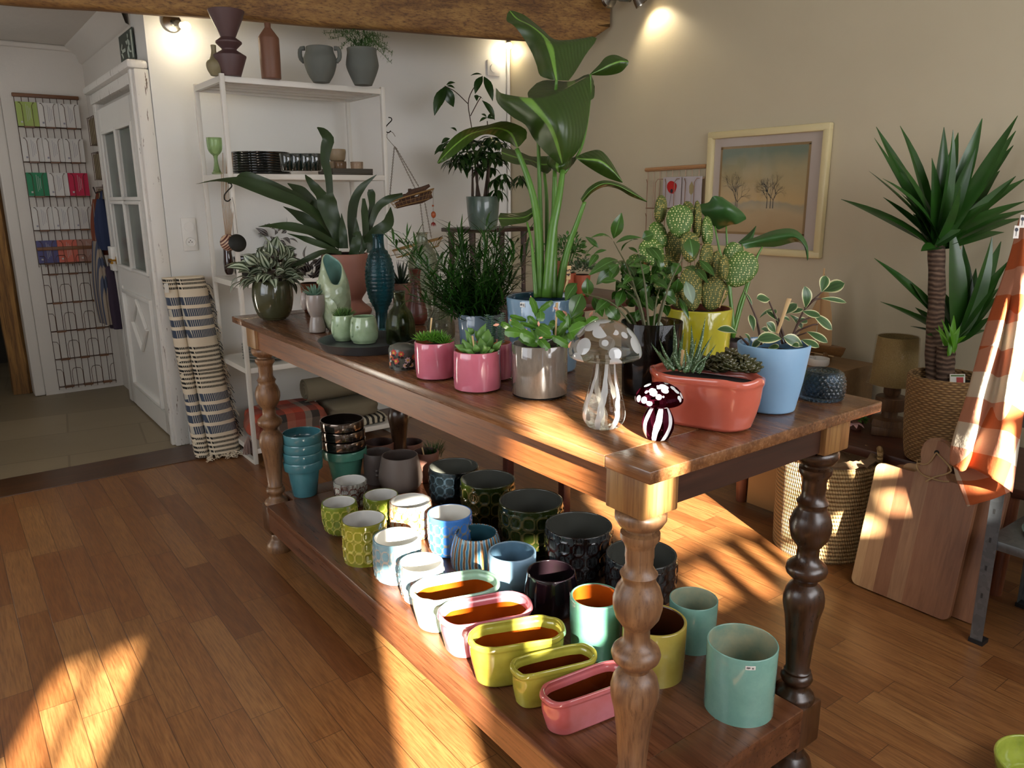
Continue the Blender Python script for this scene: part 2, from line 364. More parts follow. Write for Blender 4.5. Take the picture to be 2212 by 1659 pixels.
ap = MB().box((bx0+.012, by0+bs, zb), (bx0+.04, TL-by0-bs, TH-.024)); obj('apron', ap, W_apr, tb)
ap = MB().box((TW-bx0-.04, by0+bs, zb), (TW-bx0-.012, TL-by0-bs, TH-.024)); obj('apron', ap, W_apr, tb)
for y in (by0+.014, TL-by0-.042): obj('apron', MB().box((bx0+bs, y, zb+.005), (TW-bx0-bs, y+.028, TH-.024)), W_aprx, tb)
LP = [(.0, .030), (.0, .052), (.012, .055), (.03, .05), (.045, .037), (.05, .033), (.058, .033), (.068, .03), (.085, .02)]
LU = [(.20, .045), (.206, .047), (.216, .043), (.226, .030), (.236, .026), (.242, .027), (.249, .035), (.258, .038), (.268, .035), (.272, .030), (.278, .032), (.283, .027), (.364, .033), (.423, .040), (.436, .043), (.455, .047), (.473, .0475), (.492, .043), (.503, .036), (.511, .027), (.519, .028), (.526, .036), (.535, .045), (.545, .048), (.555, .045), (.562, .038), (.572, .026), (.6, .025), (.61, .032), (.625, .042), (.645, .047), (.662, .0475), (.685, .041), (.697, .033), (.705, .032), (.714, .036), (.719, .032), (.73, .026), (.745, .0265), (.748, .0275), (.766, .027), (.776, .03), (.786, .037), (.797, .037), (.801, .028), (.806, .028), (.812, .04), (.825, .048), (.838, .048), (.845, .04)]
for (lx, ly, mt, bm_) in ((bx0, by0, W_leg, W_blk), (TW-bx0-bs, by0, W_legd, W_blk), (bx0, TL-by0-bs, W_leg, W_blk), (TW-bx0-bs, TL-by0-bs, W_legd, W_blk)):
    cx, cy = lx+bs/2, ly+bs/2
    mb = MB().lathe([(r, z) for z, r in LP], (cx, cy, 0), 40).lathe([(r, z) for z, r in LU], (cx, cy, 0), 40)
    lg = obj('leg', mb, mt, tb, smooth=50)
    obj('leg_block', MB().box((lx, ly, zb), (lx+bs, ly+bs, TH-.024), bev=.004), bm_, lg)
    obj('shelf_block', MB().box((lx, ly, .085), (lx+bs, ly+bs, .20), bev=.008), wood('block_dark', ['2e1b0d', '4a2c14', '6b431f'], 'z', 1), lg)
ZS = .2192
mb = MB(); a, b, c, d = bx0-.01, TW-bx0+.01, by0-.01, TL-by0+.01; k = bs+.003
mb.box((a, by0+k, ZS-.03), (b, TL-by0-k, ZS), bev=.004).box((bx0+k, c, ZS-.03), (TW-bx0-k, by0+k+.001, ZS), bev=.004).box((bx0+k, TL-by0-k-.001, ZS-.03), (TW-bx0-k, d, ZS), bev=.004)
sh = obj('low_shelf', mb, W_shelf, tb)
obj('shelf_rail', MB().box((a+.004, by0+k, ZS-.105), (a+.03, TL-by0-k, ZS-.03)), W_shelf, sh)
obj('shelf_rail', MB().box((b-.03, by0+k, ZS-.105), (b-.004, TL-by0-k, ZS-.03)), W_shelf, sh)
obj('shelf_rail', MB().box((bx0+k, c+.004, ZS-.105), (TW-bx0-k, c+.03, ZS-.03)), W_shelf, sh)
# ================================================================ ceiling beam
W_beam = wood('beam_wood', ['3f2712', '75512a', '9a733e', 'b08a50'], 'x', .85, rough=.7, coat=0, bump=1.0)
zb_ = 2.258; p0 = on(-90, 5.5, zb_); p1 = V((2.50, 2.80, zb_)); f0 = on(400, 17, zb_); f1 = on(960, 72, zb_)
dn = (f1-f0).normalized(); dn = (p1-on(0, 12, zb_)); dn.z = 0; dn.normalize(); nb = V((dn.y, -dn.x, 0))   # nb points to the camera side
wd = abs((f1-p1).dot(nb)); q0 = p1-dn*3.6; rows = []
for i in range(40):
    t = i/39; c = q0+(p1-q0)*t; x = t*3.6; e = max(0, (t-.93)/.07); n1 = .008*mnoise.noise(V((x*2.3, 0, 0))); n2 = .01*mnoise.noise(V((x*1.7, 5, 0)))
    lift = .10*e*e
    pr = [(0.0, .40), (0.0, .02+lift), (.02, .0+lift+n1), (wd*.5, n1+lift), (wd-.02, n1+lift), (wd, .02+lift+n2), (wd+.004+n2, .10), (wd+n2, .25), (wd-.02, .42), (wd*.5, .45)]
    if i == 39: pr = [(min(max(a_, .02), wd-.01), b_) for a_, b_ in pr]
    rows.append([c+nb*a_+V((0, 0, b_)) for a_, b_ in pr])
mb = MB().grid(rows, wrap=True); n_ = 10; mb.add(rows[-1], [tuple(range(n_))])
single('ceiling_beam', mb, W_beam, 'thick rough-hewn timber beam running across the room under the ceiling', 'beam', smooth=50)
# ================================================================ side door in the hall
XD = XS-.025
dr = obj('door_1', MB(), M_trim) if False else None
def frame_rect(mb, x0, x1, ya, yb, za, zb, w, bev=.003):
    mb.box((x0, ya, za), (x1, ya+w, zb), bev=bev); mb.box((x0, yb-w, za), (x1, yb, zb), bev=bev); mb.box((x0, ya+w, za), (x1, yb-w, za+w), bev=bev); mb.box((x0, ya+w, zb-w), (x1, yb-w, zb), bev=bev)
dy0, dy1, dz1 = 3.90, 5.03, 1.955
mb = MB(); xa, xb = XD-.03, XD+.005
pz = [(.98, 1.37), (1.41, 1.80)]; py = [(dy0+.14, dy0+.535), (dy0+.585, dy1-.15)]
mb.box((xa, dy0, .01), (xb, dy0+.14, dz1), bev=.003).box((xa, dy1-.15, .01), (xb, dy1, dz1), bev=.003).box((xa, dy0+.14, 1.80), (xb, dy1-.15, dz1)).box((xa, dy0+.14, .84), (xb, dy1-.15, .98))
mb.box((xa, dy0+.14, .01), (xb, dy1-.15, .14)).box((xa+.008, dy0+.14, .14), (xb, dy1-.15, .84))
mb.box((xa, py[0][1], .98), (xb, py[1][0], 1.80)); mb.box((xa, dy0+.14, 1.37), (xb, dy1-.15, 1.41))
for a_, b_ in py:
    for c_, d_ in pz: frame_rect(mb, xa-.012, xa+.002, a_-.018, b_+.018, c_-.018, d_+.018, .02)
frame_rect(mb, xa-.014, xa+.012, dy0+.16, dy1-.17, .16, .82, .022)
cy_, cz_ = (dy0+dy1)/2, .62
for s1, s2 in (((cy_-.2, cz_), (cy_, cz_+.16)), ((cy_, cz_+.16), (cy_+.2, cz_)), ((cy_+.2, cz_), (cy_, cz_-.16)), ((cy_, cz_-.16), (cy_-.2, cz_))):
    mb.tube([(xa, s1[0], s1[1]), (xa, s2[0], s2[1])], .012, 6)
door = struct('door_1', mb, M_trim, smooth=30)
for a_, b_ in py:
    for c_, d_ in pz: obj('glass_pane', MB().box((xa+.012, a_, c_), (xa+.016, b_, d_)), solid('frosted_pane', '56605a', .25, var=.15, sc_=2), door, label='frosted grey-green pane')
obj('door_handle', MB().lathe([(.028, 0), (.028, .006), (.012, .01), (.012, .05), (.0, .052)], (xa, dy1-.07, 1.0), 16, axis=Matrix.Rotation(-PI/2, 3, 'Y')).tube([(xa-.045, dy1-.07, 1.0), (xa-.05, dy1-.11, .995), (xa-.045, dy1-.16, .99)], .009), solid('brass', 'b98a35', .25, 1), door, label='brass lever handle')
obj('latch_box', MB().box((xa-.03, dy1-.08, .93), (xa, dy1+.02, 1.09), bev=.004), M_trim, door)
mb = MB()
mb.box((XD-.045, 3.765, 0), (XD+.03, dy0-.005, 2.06), bev=.008).box((XD-.06, 3.80, 0), (XD-.04, 3.84, 2.06), bev=.006).box((XD-.03, dy1+.01, 0), (XD+.03, dy1+.09, 2.06), bev=.008)
mb.box((XD-.04, dy0-.005, 2.0), (XD+.03, dy1+.09, 2.06), bev=.004).box((XD-.075, 3.765, 2.06), (XD+.03, dy1+.1, 2.105), bev=.015)
struct('trim_5', mb, M_peel, smooth=30)
# exit sign above the door
px_ = XS-.004; ya, yb2, za, zb2 = 4.335, 4.0, 2.14, 2.275
sg = thing('exit_sign', 'dark green emergency exit sign with pale arrow and running figure above the side door', 'sign', (px_, 4.17, 2.14))
obj('sign_plate', MB().box((px_-.004, 3.985, 2.14), (px_, 4.335, 2.30)), solid('sign_green', '2c3a30', .4), sg)
M_pale = solid('sign_pale', 'b9c4b6', .4); xs_ = px_-.0055
ar = MB(); ar.box((xs_, 4.19, 2.205), (xs_+.0015, 4.30, 2.222)).add([(xs_, 4.31, 2.2135), (xs_, 4.26, 2.255), (xs_, 4.245, 2.245), (xs_, 4.28, 2.2135), (xs_, 4.245, 2.182), (xs_, 4.26, 2.172)], [(0, 1, 2, 3), (0, 3, 4, 5)])
obj('arrow', ar, M_pale, sg)
fg = MB(); fg.ball((xs_, 4.10, 2.272), .012, sc_=(.1, 1, 1), seg=10).tube([(xs_, 4.1, 2.255), (xs_, 4.09, 2.215)], .010, 6, flat=.15).tube([(xs_, 4.09, 2.215), (xs_, 4.115, 2.19), (xs_, 4.105, 2.16)], .006, 6).tube([(xs_, 4.09, 2.215), (xs_, 4.07, 2.19), (xs_, 4.045, 2.185)], .006, 6).tube([(xs_, 4.1, 2.25), (xs_, 4.13, 2.235), (xs_, 4.14, 2.25)], .005, 6).tube([(xs_, 4.1, 2.25), (xs_, 4.07, 2.24), (xs_, 4.06, 2.22)], .005, 6).box((xs_, 4.0, 2.15), (xs_+.0015, 4.03, 2.29))
obj('running_figure', fg, M_pale, sg)
# ================================================================ pots: fitting from what is seen
def fitpot(u, vb, wb, z0, rings):
    p = on(u, vb, z0); h = V((p.x-CP.x, p.y-CP.y, 0)).normalized(); ks = math.cos(math.atan((u-1106)/FOC)); r = wb/2*dep(p)/FOC*ks
    for _ in range(3): c = p+h*r; r = wb/2*dep(c)/FOC*ks
    out = []
    for v, wpx in rings:
        z = zat(c, v); out.append((wpx/2*dep((c.x, c.y, z))/FOC*ks, z-z0))
    return V((c.x, c.y, z0)), r, out
def potprof(pr, th=.006, floor=.008, inner=None, fill=None):
    """outer profile [(r,z)..] bottom->top ; returns closed profile and per-segment material (0 outer,1 inner)"""
    pr = list(pr); R, Z = pr[-1]
    prof = [(.001, 0.0), (pr[0][0]*.92, 0.0)]+pr+[(R-th*.15, Z+th*.3), (R-th*.5, Z+th*.42), (R-th*.85, Z+th*.3), (R-th, Z)]
    dn_ = [pr[0]]
    for p, q in zip(pr, pr[1:]):
        k = max(1, int(abs(q[1]-p[1])/.012)); dn_ += [(p[0]+(q[0]-p[0])*i/k, p[1]+(q[1]-p[1])*i/k) for i in range(1, k+1)]
    f = floor if fill is None else fill
    ins = [(max(.004, r-th), z) for r, z in reversed(dn_[:-1]) if z > f+.002]
    low = [r for r, z in dn_ if z <= f+.012]; last = min([ins[-1][0]]+[max(low)-th]) if ins and low else (ins[-1][0] if ins else R-th)
    ins += [(max(.003, last*.97), f), (.001, f)]
    n_out = 1+len(pr)+3; prof += ins
    mats = [0]*(n_out)+[1]*(len(prof)-1-n_out)
    return prof, mats
def smoothrings(pr, n=16):
    pts = cat_([(r, 0, z) for r, z in pr], n); return [(max(.002, p.x), p.z) for p in pts]
def simplepot(name, label, cat, group, u, vb, wb, z0, rings, mats, th=.006, seg=56, dfm=None, L=0, rot=0, smooth=60, n=0, foot=.003, parent=None, fill=None, c=None, rnd=.004, pname=None):
    cc, r0, rg = fitpot(u, vb, wb, z0, rings)
    if c is not None: cc = c
    pr = [(r0-rnd, 0.0), (r0, rnd)]+rg
    if n: pr = smoothrings(pr, n)
    prof, mm = potprof(pr, th, fill=fill)
    mb = MB().lathe(prof, cc, seg, mats=mm, dfm=dfm, L=L, rot=rot, close=False)
    if parent is None and name:
        o = obj(name, mb, mats, smooth=smooth); tag(o, label, cat, group)
    else: o = (mb, cc, pr)
    return o
def cells(zlo, zhi, rows, cols, depth=.003, n=2.6, jit=0, ph=0):
    def f(th, i, r, z):
        if z < zlo or z > zhi or r < .01: return (r, 0.0)
        fu = (th/(2*PI)*cols+ph) % 1-.5; fv = ((z-zlo)/(zhi-zlo)*rows) % 1-.5
        d = (abs(fu)/.47)**n+(abs(fv)/.48)**n; k = max(0, 1-abs(d-.86)/.42)
        return (r+depth*(k-(.5 if d < .6 else 0)), max(.001, k))
    return f
def zfill(pr, dz=.004):
    out = [pr[0]]
    for a, b in zip(pr, pr[1:]):
        n = max(1, int(abs(b[1]-a[1])/dz))
        for i in range(1, n+1): out.append((a[0]+(b[0]-a[0])*i/n, a[1]+(b[1]-a[1])*i/n))
    return out
def relief_mat(name, cell, ridge, cell2=None, rim=None, rough=.12, drip=None):
    M = N(name); c = M.co(); n = M.noise(c, 22, 5, .6); col = M.mix(n, cell, cell2 or cell)
    f = M.ramp(M.attr(), [(.2, (0, 0, 0, 1)), (.6, (1, 1, 1, 1))]); base = M.mix(f, col, ridge)
    if drip:
        base = M.mix(M.ramp(M.noise(M.co(scale=(1, 1, .28)), 60, 4, .7), [(.45, (0, 0, 0, 1)), (.62, (1, 1, 1, 1))]), base, drip)
    M.p(Base_Color=base, Roughness=rough, Coat_Weight=.35, Coat_Roughness=.04); M.bump(n, .003, .15); return M.m
def reliefpot(name, label, group, u, vb, wb, rings, cellargs, mats, th=.006, n=0, z0=ZS+.0005, seg=144):
    cc, r0, rg = fitpot(u, vb, wb, z0, rings)
    pr = [(r0-.004, 0.0), (r0, .004)]+rg
    if n: pr = smoothrings(pr, n)
    H = pr[-1][1]; prz = zfill(pr, .0042)
    prof, mm = potprof(prz, th)
    rows, cols, zl, zh, dp = cellargs; cl = cells(H*zl, H*zh, rows, cols, dp); no = len(prz)+1
    def f(t, i, r, z): return cl(t, i, r, z) if i <= no else (r, 0.0)
    mb = MB().lathe(prof, cc, seg, mats=mm, dfm=f, close=False)
    return single(name, mb, mats, label, 'plant pot', group, smooth=60)
G = 'glazed plant pots on the low shelf of the table'
M_inw = solid('white_glaze_inside', 'd9d8d2', .15, coat=.5, var=.03)
M_ing = solid('grey_glaze_inside', '4b4c46', .15, coat=.6, var=.15)
Z1 = ZS+.0005
M_olive = relief_mat('olive_cells', '5f7420', 'a9a850', '7d8a2e')
M_olive2 = relief_mat('olive_yellow_cells', '7c7b1c', 'bfb258', '90902b')
M_red = relief_mat('rust_cells', '7f8684', '5a2013', 'a8a59b', drip='35130c')
M_rust = relief_mat('rust_white_cells', 'b9b9a8', 'b0541c', 'd8d2bc', drip='c46a2c')
M_blue = relief_mat('blue_cells', '3d7bd0', '8d8c80', '5590dd')
M_grb = relief_mat('grey_blue_cells', '5f8898', 'b3a79a', '88a9b2')
M_flw = relief_mat('flower_blue', '7fa0a8', '95b4ba', '5f8492', drip='8a6a60')
M_navy = relief_mat('navy_cells', '070b0e', '10171c', '030506')
M_dgr = relief_mat('dark_green_cells', '161d05', '474024', '212a0a')
M_brn = relief_mat('brown_flower_cells', '474e50', '220c08', '150c0a', drip='120706')
reliefpot('glazed_pot', 'small rust and white drip-glazed pot with white inside, nearest the green terracotta stack', G, 760, 1100, 66, [(1050, 74), (1038, 73)], (3, 12, .08, .88, .0015), [M_red, M_inw])
reliefpot('glazed_pot', 'small rounded olive green honeycomb pot at the left end of the front row', G, 737, 1160, 44, [(1140, 66), (1115, 77), (1097, 78), (1085, 76)], (3.001, 13, .06, .9, .0022), [M_olive, M_inw], n=14)
reliefpot('glazed_pot', 'olive green honeycomb pot half hidden behind the larger olive cylinder', G, 826, 1136, 60, [(1120, 74), (1090, 77), (1069, 76)], (3, 14, .06, .9, .0022), [M_olive, M_inw], n=10)
reliefpot('glazed_pot', 'olive yellow cylindrical pot with rows of oval dimples, largest of the olive ones', G, 791, 1222, 78, [(1205, 94), (1150, 96), (1121, 97)], (3, 15, .08, .9, .0026), [M_olive2, M_inw], n=8)
reliefpot('glazed_pot', 'off-white dimpled pot with rusty orange drips, behind the grey blue cylinder', G, 890, 1172, 78, [(1140, 90), (1100, 92), (1082, 91)], (3, 15, .08, .9, .0022), [M_rust, M_inw], n=8)
reliefpot('glazed_pot', 'bright blue dimpled pot with cream inside', G, 974, 1207, 84, [(1170, 94), (1130, 97), (1108, 97)], (3, 15, .08, .88, .0022), [M_blue, M_inw], n=8)
reliefpot('glazed_pot', 'pale grey blue cylindrical pot with oval dimples, its white inside in full sun', G, 861, 1267, 86, [(1235, 100), (1190, 104), (1160, 103)], (3, 16, .08, .88, .0026), [M_grb, M_inw], n=8)
reliefpot('glazed_pot', 'small blue grey pot with flower relief and brown rim in the front row', G, 913, 1312, 62, [(1285, 82), (1245, 97), (1215, 97)], (4, 14, .1, .86, .0028), [M_flw, M_inw], n=12)
reliefpot('glazed_pot', 'near-black navy dimpled pot, hindmost of the large dark ones', G, 982, 1096, 96, [(1060, 106), (1007, 108)], (3, 15, .08, .9, .003), [M_navy, M_ing], n=8)
reliefpot('glazed_pot', 'large dark green dimpled pot between the black one and its twin', G, 1055, 1146, 100, [(1100, 112), (1070, 117), (1035, 118)], (3, 15, .08, .9, .003), [M_dgr, M_ing], n=8)
reliefpot('glazed_pot', 'large dark green dimpled pot beside the brown flowered one', G, 1147, 1212, 118, [(1160, 134), (1110, 139), (1081, 138)], (3, 15, .08, .9, .0032), [M_dgr, M_ing], n=8)
reliefpot('glazed_pot', 'large dark brown pot with grey flower dimples, right of the dark green pair', G, 1248, 1262, 128, [(1210, 142), (1160, 146), (1134, 145)], (3, 15, .08, .9, .0034), [M_brn, M_ing], n=8)
reliefpot('glazed_pot', 'dark brown streaked pot half hidden behind the near turned leg', G, 1381, 1318, 138, [(1270, 150), (1220, 156), (1196, 154)], (3, 15, .08, .9, .003), [M_brn, M_ing], n=8)
# striped bell pot
def stripes(name):
    M = N(name); o = M.sep(M.co()); a = M.math('ARCTAN2', o[1], o[0]); w_ = M.math('ADD', M.math('MULTIPLY', a, 26.0), M.math('MULTIPLY', M.noise(M.co(), 30, 2), 3.0))
    f = M.math('MULTIPLY', M.math('ADD', M.math('SINE', w_), 1.0), .5); col = M.ramp(f, [(0, '3e7fa8'), (.35, '8db6c4'), (.6, 'c9c2ac'), (.85, '8a5a34')])
    M.p(Base_Color=col, Roughness=.12, Coat_Weight=.6); M.bump(f, .003, .6); return M.m
simplepot('glazed_pot', 'bell-shaped pot with fine blue and tan vertical stripes', 'plant pot', G, 1030, 1234, 76, Z1, [(1222, 104), (1200, 113), (1175, 108), (1151, 93)], [stripes('striped_glaze'), solid('teal_inside', '2e5560', .12, coat=.6)], n=16, seg=96)
simplepot('glazed_pot', 'plain pale blue cylindrical pot with dark inside, half in the sun', 'plant pot', G, 1107, 1284, 92, Z1, [(1240, 102), (1192, 104)], [glaze('pale_blue', '8fb2cc', '9fbfd6'), glaze('pale_blue_in', '6d93ad', '223038', sc_=3)], th=.008)
pb = simplepot('glazed_pot', 'glossy black-purple vase with bulging sides between the pale blue and the jade pots', 'vase', G, 1190, 1335, 84, Z1, [(1310, 112), (1270, 117), (1234, 106)], [glaze('black_purple', '120a10', '1d1018'), glaze('black_purple_in', '15110f', '1d1018')], n=14, th=.005)
sticker_later = []
M_jade = glaze('jade', '5f9a82', '79b096', sc_=9); M_terrain = glaze('amber_glaze_inside', '7c3208', '9c4a10', rough=.06, sc_=3, coat=1)
jp = simplepot('glazed_pot', 'jade green cylindrical pot with amber brown inside, beside the near turned leg', 'plant pot', G, 1284, 1427, 100, Z1, [(1415, 106), (1350, 111), (1288, 113)], [M_jade, M_terrain], th=.009)
simplepot('glazed_pot', 'mustard yellow cylindrical pot with dark brown inside, right behind the near turned leg', 'plant pot', G, 1408, 1483, 118, Z1, [(1470, 130), (1400, 138), (1340, 140)], [glaze('mustard', '9a8a3c', 'b3a352', sc_=8), glaze('brown_in', '2c1408', '3d1d0c', sc_=3)], th=.009)
M_tg = N('teal_frosted_glass'); n_ = M_tg.noise(M_tg.co(), 18, 5, .7)
M_tg.p(Base_Color=M_tg.mix(n_, '5f9086', '86b3a4'), Roughness=.16, Coat_Weight=.8, Subsurface_Weight=.0); M_tg = M_tg.m
M_tgi = glaze('teal_glass_inside', '5b8a7e', 'b3a987', sc_=7, rough=.3)
simplepot('glass_vase', 'smaller sea-green frosted glass cylinder behind the mustard pot', 'vase', G, 1492, 1415, 98, Z1, [(1400, 101), (1293, 106)], [M_tg, M_tgi], th=.004)
gv = thing('glass_vase', 'large sea-green frosted glass cylinder with price sticker, at the right end of the low shelf', 'vase', group=G)
mb_, cc, pr = simplepot(None, '', '', '', 1591, 1569, 147, Z1, [(1540, 150), (1470, 152), (1386.5, 156)], None, th=.004, parent=1)
gv.location = cc; obj('vase_body', mb_, [M_tg, M_tgi], gv, smooth=60)
def sticker(parent, cc, r, u, v, wpx, hpx, txt=None, name='price_sticker'):
    d = dep(cc); z = zat(cc-FH*r, v); ang = math.atan2(CP.y-cc.y, CP.x-cc.x); du = (u-(1106+FOC*(V((cc.x, cc.y, z))-CP).dot(RT)/(V((cc.x, cc.y, z))-CP).dot(FW)))*d/FOC
    a = math.asin(max(-.98, min(.98, du*.95/r))); w2 = wpx/2*d/FOC; h2 = hpx/2*d/FOC; rows = []
    for zz in (z-h2, z+h2):
        rows.append([V((cc.x+(r+.0012)*math.cos(ang+a+k*w2/r), cc.y+(r+.0012)*math.sin(ang+a+k*w2/r), zz)) for k in (-1, -.5, 0, .5, 1)])
    o = obj(name, MB().grid(rows), solid('sticker_white', 'e8e6e0', .5, var=.02), parent, smooth=60)
    ink = MB()
    for (x0, x1, y0, y1) in ((-.75, -.6, -.3, .5), (-.5, -.35, -.4, .4), (-.25, -.1, -.3, .5), (-.6, -.1, .35, .5), (.3, .4, -.5, .4), (.5, .75, -.5, -.35), (.5, .75, .2, .35), (.5, .6, -.5, .35)):
        pts = []
        for yy in (y0, y1):
            for xx in (x0, x1):
                t = ang+a+xx*w2/r; pts.append(V((cc.x+(r+.002)*math.cos(t), cc.y+(r+.002)*math.sin(t), z+yy*h2)))
        ink.add(pts, [(0, 1, 3, 2)])
    obj('sticker_print', ink, solid('ink', '1b1b2a', .6), o, smooth=0)
    return o
sticker(gv, cc, pr[-1][0]*.99, 1623, 1443, 20, 9)
sticker(pb, pb.location, pb.dimensions.x/2*.94, 1143, 1256, 5, 7); sticker(jp, jp.location, jp.dimensions.x/2*.99, 1229, 1309, 6, 8)
# oval pots
def ovalpot(label, Lx, Rx, Nr, Fr, Bl, body, inn, wave=.004, nm='oval_planter', z0=Z1, group=G, shrink=.8, th=.007, ret=False, lip=1.02):
    # rim pixels: left end, right end, near mid, far mid ; Bl: left end of the base
    H = zat(on(Bl[0], Bl[1], z0)+RT*0, Lx[1]+2)-z0; a, b, n_, f_ = (on(*q, z0+H) for q in (Lx, Rx, Nr, Fr))
    ax = (b-a).normalized(); pp = V((-ax.y, ax.x, 0)); r = abs((f_-n_).dot(pp))/2; c = (a+b)/2; c += pp*((f_+n_)/2-c).dot(pp); c.z = z0
    L = max(.001, (b-a).length/2-r); rot = math.atan2(ax.y, ax.x)
    pr = [(r*shrink-.006, 0), (r*shrink, .006), (r*(shrink+.03), H*.15), (r*.93, H*.55), (r*.965, H*.84), (r*lip, H*.92), (r, H)]
    pr = smoothrings(pr, 18); prof, mm = potprof(pr, th); mm = list(mm)
    for i, (q, z) in enumerate(prof[:-1]):
        if mm[i] == 1 and z > H*.83: mm[i] = 0
    sd_ = random.random()*50
    def f(t, i, r_, z):
        if r_ < .01: return (r_, 0)
        n1 = mnoise.noise(V((math.cos(t)*1.5+sd_, math.sin(t)*1.5, z*18)))
        return (r_+wave*.6*n1, 0, wave*1.2*mnoise.noise(V((math.cos(t)*2+sd_, math.sin(t)*2, 3)))*(z/H))
    mb = MB().lathe(prof, c, 72, mats=mm, dfm=f, L=L, rot=rot, close=False)
    if ret: return mb, c, L, rot, H, r
    return single(nm, mb, [body, inn], label, 'planter', group, smooth=60)
M_mint = glaze('mint_glaze', '8fb7a0', 'a9cbb2', sc_=7); M_pinkg = glaze('pink_glaze', 'b8606a', 'cf7a80', sc_=7)
M_lime = glaze('lime_glaze', '9a9432', 'b5ae4c', sc_=7, coat=.8); M_coral2 = glaze('rose_coral_glaze', 'b85a55', 'c8707a', sc_=6)
M_amb2 = glaze('dark_amber_inside', '4a1b06', '6a2a0a', rough=.06, sc_=3, coat=1)
GO = 'oval planters in the front row of the low shelf'
def c2(x, y): return (840+x/3.324, 1160+y/3.324)
ovalpot('mint green oval planter with orange-brown inside, farthest of the five oval ones', c2(155, 405), c2(785, 290), c2(575, 425), c2(375, 272), c2(228, 665), M_mint, M_terrain)
ovalpot('pink oval planter with orange-brown inside, second of the five oval ones', c2(365, 595), c2(1035, 470), c2(795, 600), c2(600, 428), c2(425, 865), M_pinkg, M_terrain)
ovalpot('large lime yellow oval planter with amber inside, middle of the five oval ones', c2(568, 730), c2(1255, 620), c2(1003, 770), c2(812, 597), c2(640, 1040), M_lime, M_terrain)
ovalpot('smaller lime yellow oval planter with dark inside, fourth of the five oval ones', c2(873, 945), c2(1477, 800), c2(1262, 945), c2(1100, 815), c2(925, 1215), M_lime, M_amb2)
ovalpot('rose coral oval planter with dark inside beside the near turned leg, nearest of the five', c2(1105, 1160), c2(1720, 930), c2(1490, 1130), c2(1315, 970), c2(1185, 1425), M_coral2, M_amb2)
# teal terracotta stack
def stackpot(label, c, r, h, mat, inn, z, group, tilt=0):
    pr = [(r*.60, 0), (r*.63, .004), (r*.82, h-.036), (r*.83, h-.0355), (r*.97, h-.035), (r*.99, h-.033), (r, h-.003), (r*.985, h)]
    prof, mm = potprof(pr, .006); mb = MB().lathe(prof, (c.x, c.y, z), 56, mats=mm, close=False)
    return single('terracotta_pot', mb, [mat, inn], label, 'plant pot', group, smooth=40)
cc, r0, rg = fitpot(660, 1075.5, 52, Z1, [(1003, 87), (985, 87)])
M_teal = glaze('teal_glaze', '3f7680', '4f8b95', sc_=5, rough=.2, bump=.05); M_bz = solid('bronze_lustre', '6b5e55', .12, .9, coat=.6, sc_=5, var=.35); M_gt = glaze('green_teal', '3f7a68', '57937f', rough=.25, sc_=5, coat=.3)
R_ = rg[0][0]; h_ = zat(cc-FH*R_, 1026)-Z1+.037
for i, nm in enumerate(('lowest of the four', 'second from bottom of the four', 'third from bottom of the four', 'topmost of the four')):
    stackpot('teal glazed flowerpot, '+nm+' stacked beside the far left table leg', cc+V((.001*i, -.001*i, 0)), R_, h_, M_teal, M_teal, Z1+i*.0385, 'stack of teal flowerpots')
cc, r0, rg = fitpot(749, 1047, 56, Z1, [(975, 97), (960, 97)])
R2_ = rg[0][0]; h2 = zat(cc-FH*R2_, 1001)-Z1+.036
stackpot('green glazed flowerpot under the stack of bronze ones', cc, R2_, h2, M_gt, M_gt, Z1, 'stack of bronze flowerpots')
for i, nm in enumerate(('lowest', 'middle', 'topmost')):
    stackpot('shiny bronze flowerpot, '+nm+' of the three stacked in the green one', cc+V((-.002*i, .001*i, 0)), R2_*.985, h2*.98, M_bz, solid('bronze_inside', '2a2019', .25, .5), Z1+(i+1)*.042+.004, 'stack of bronze flowerpots')
# taupe pots at the back of the shelf
M_tp = solid('taupe_matt', '6d6058', .5, var=.06); M_tpd = solid('dark_taupe', '4a3f3a', .45, var=.08); M_tc = solid('terracotta_brown', '6a4436', .6, var=.12); M_tci = solid('terracotta_brown_in', '3c2620', .6)
simplepot('ceramic_pot', 'round taupe pot on a small foot in front of the dark face pot', 'plant pot', G, 867, 1066, 48, Z1, [(1062, 46), (1056, 60), (1048, 84), (1031, 96), (1005, 88), (983, 78)], [M_tp, M_tpd], n=20, th=.004)
fp = thing('face_pot', 'dark taupe cylindrical pot with moulded lips, left behind the round taupe pot', 'plant pot', group=G)
mb_, c2, pr = simplepot(None, '', '', '', 819, 1048, 60, Z1, [(1040, 62), (1000, 63), (976, 64)], None, parent=1); fp.location = c2; obj('pot_body', mb_, [M_tpd, M_tpd], fp, smooth=60)
lp = MB()
for dz in (.045, .065): lp.ball(c2-FH*(pr[-1][0]-.003)+V((.006, -.004, dz)), .013, sc_=(1, 1, .75))
obj('lips', lp, M_tpd, fp, smooth=180)
for (u, vb, wb, vt, wt, lb) in ((823, 1025, 56, 955, 66, 'brown terracotta pot partly hidden behind the dark face pot'), (886, 1010, 46, 955, 61, 'brown terracotta pot at the back beside the inner table leg')):
    simplepot('terracotta_pot', lb, 'plant pot', G, u, vb, wb, Z1, [(vt, wt)], [M_tc, M_tci])
dp_ = thing('planted_pot', 'brown pot with dark face lines and fine grassy plant on the low shelf', 'potted plant', group=G)
mb_, c2, pr = simplepot(None, '', '', '', 922, 1045, 40, Z1, [(1010, 54), (975, 56)], None, parent=1); dp_.location = c2; obj('pot_body', mb_, [M_tc, M_tci], dp_, smooth=60)
g_ = MB(); ct = c2+V((.05, .02, pr[-1][1]-.01))
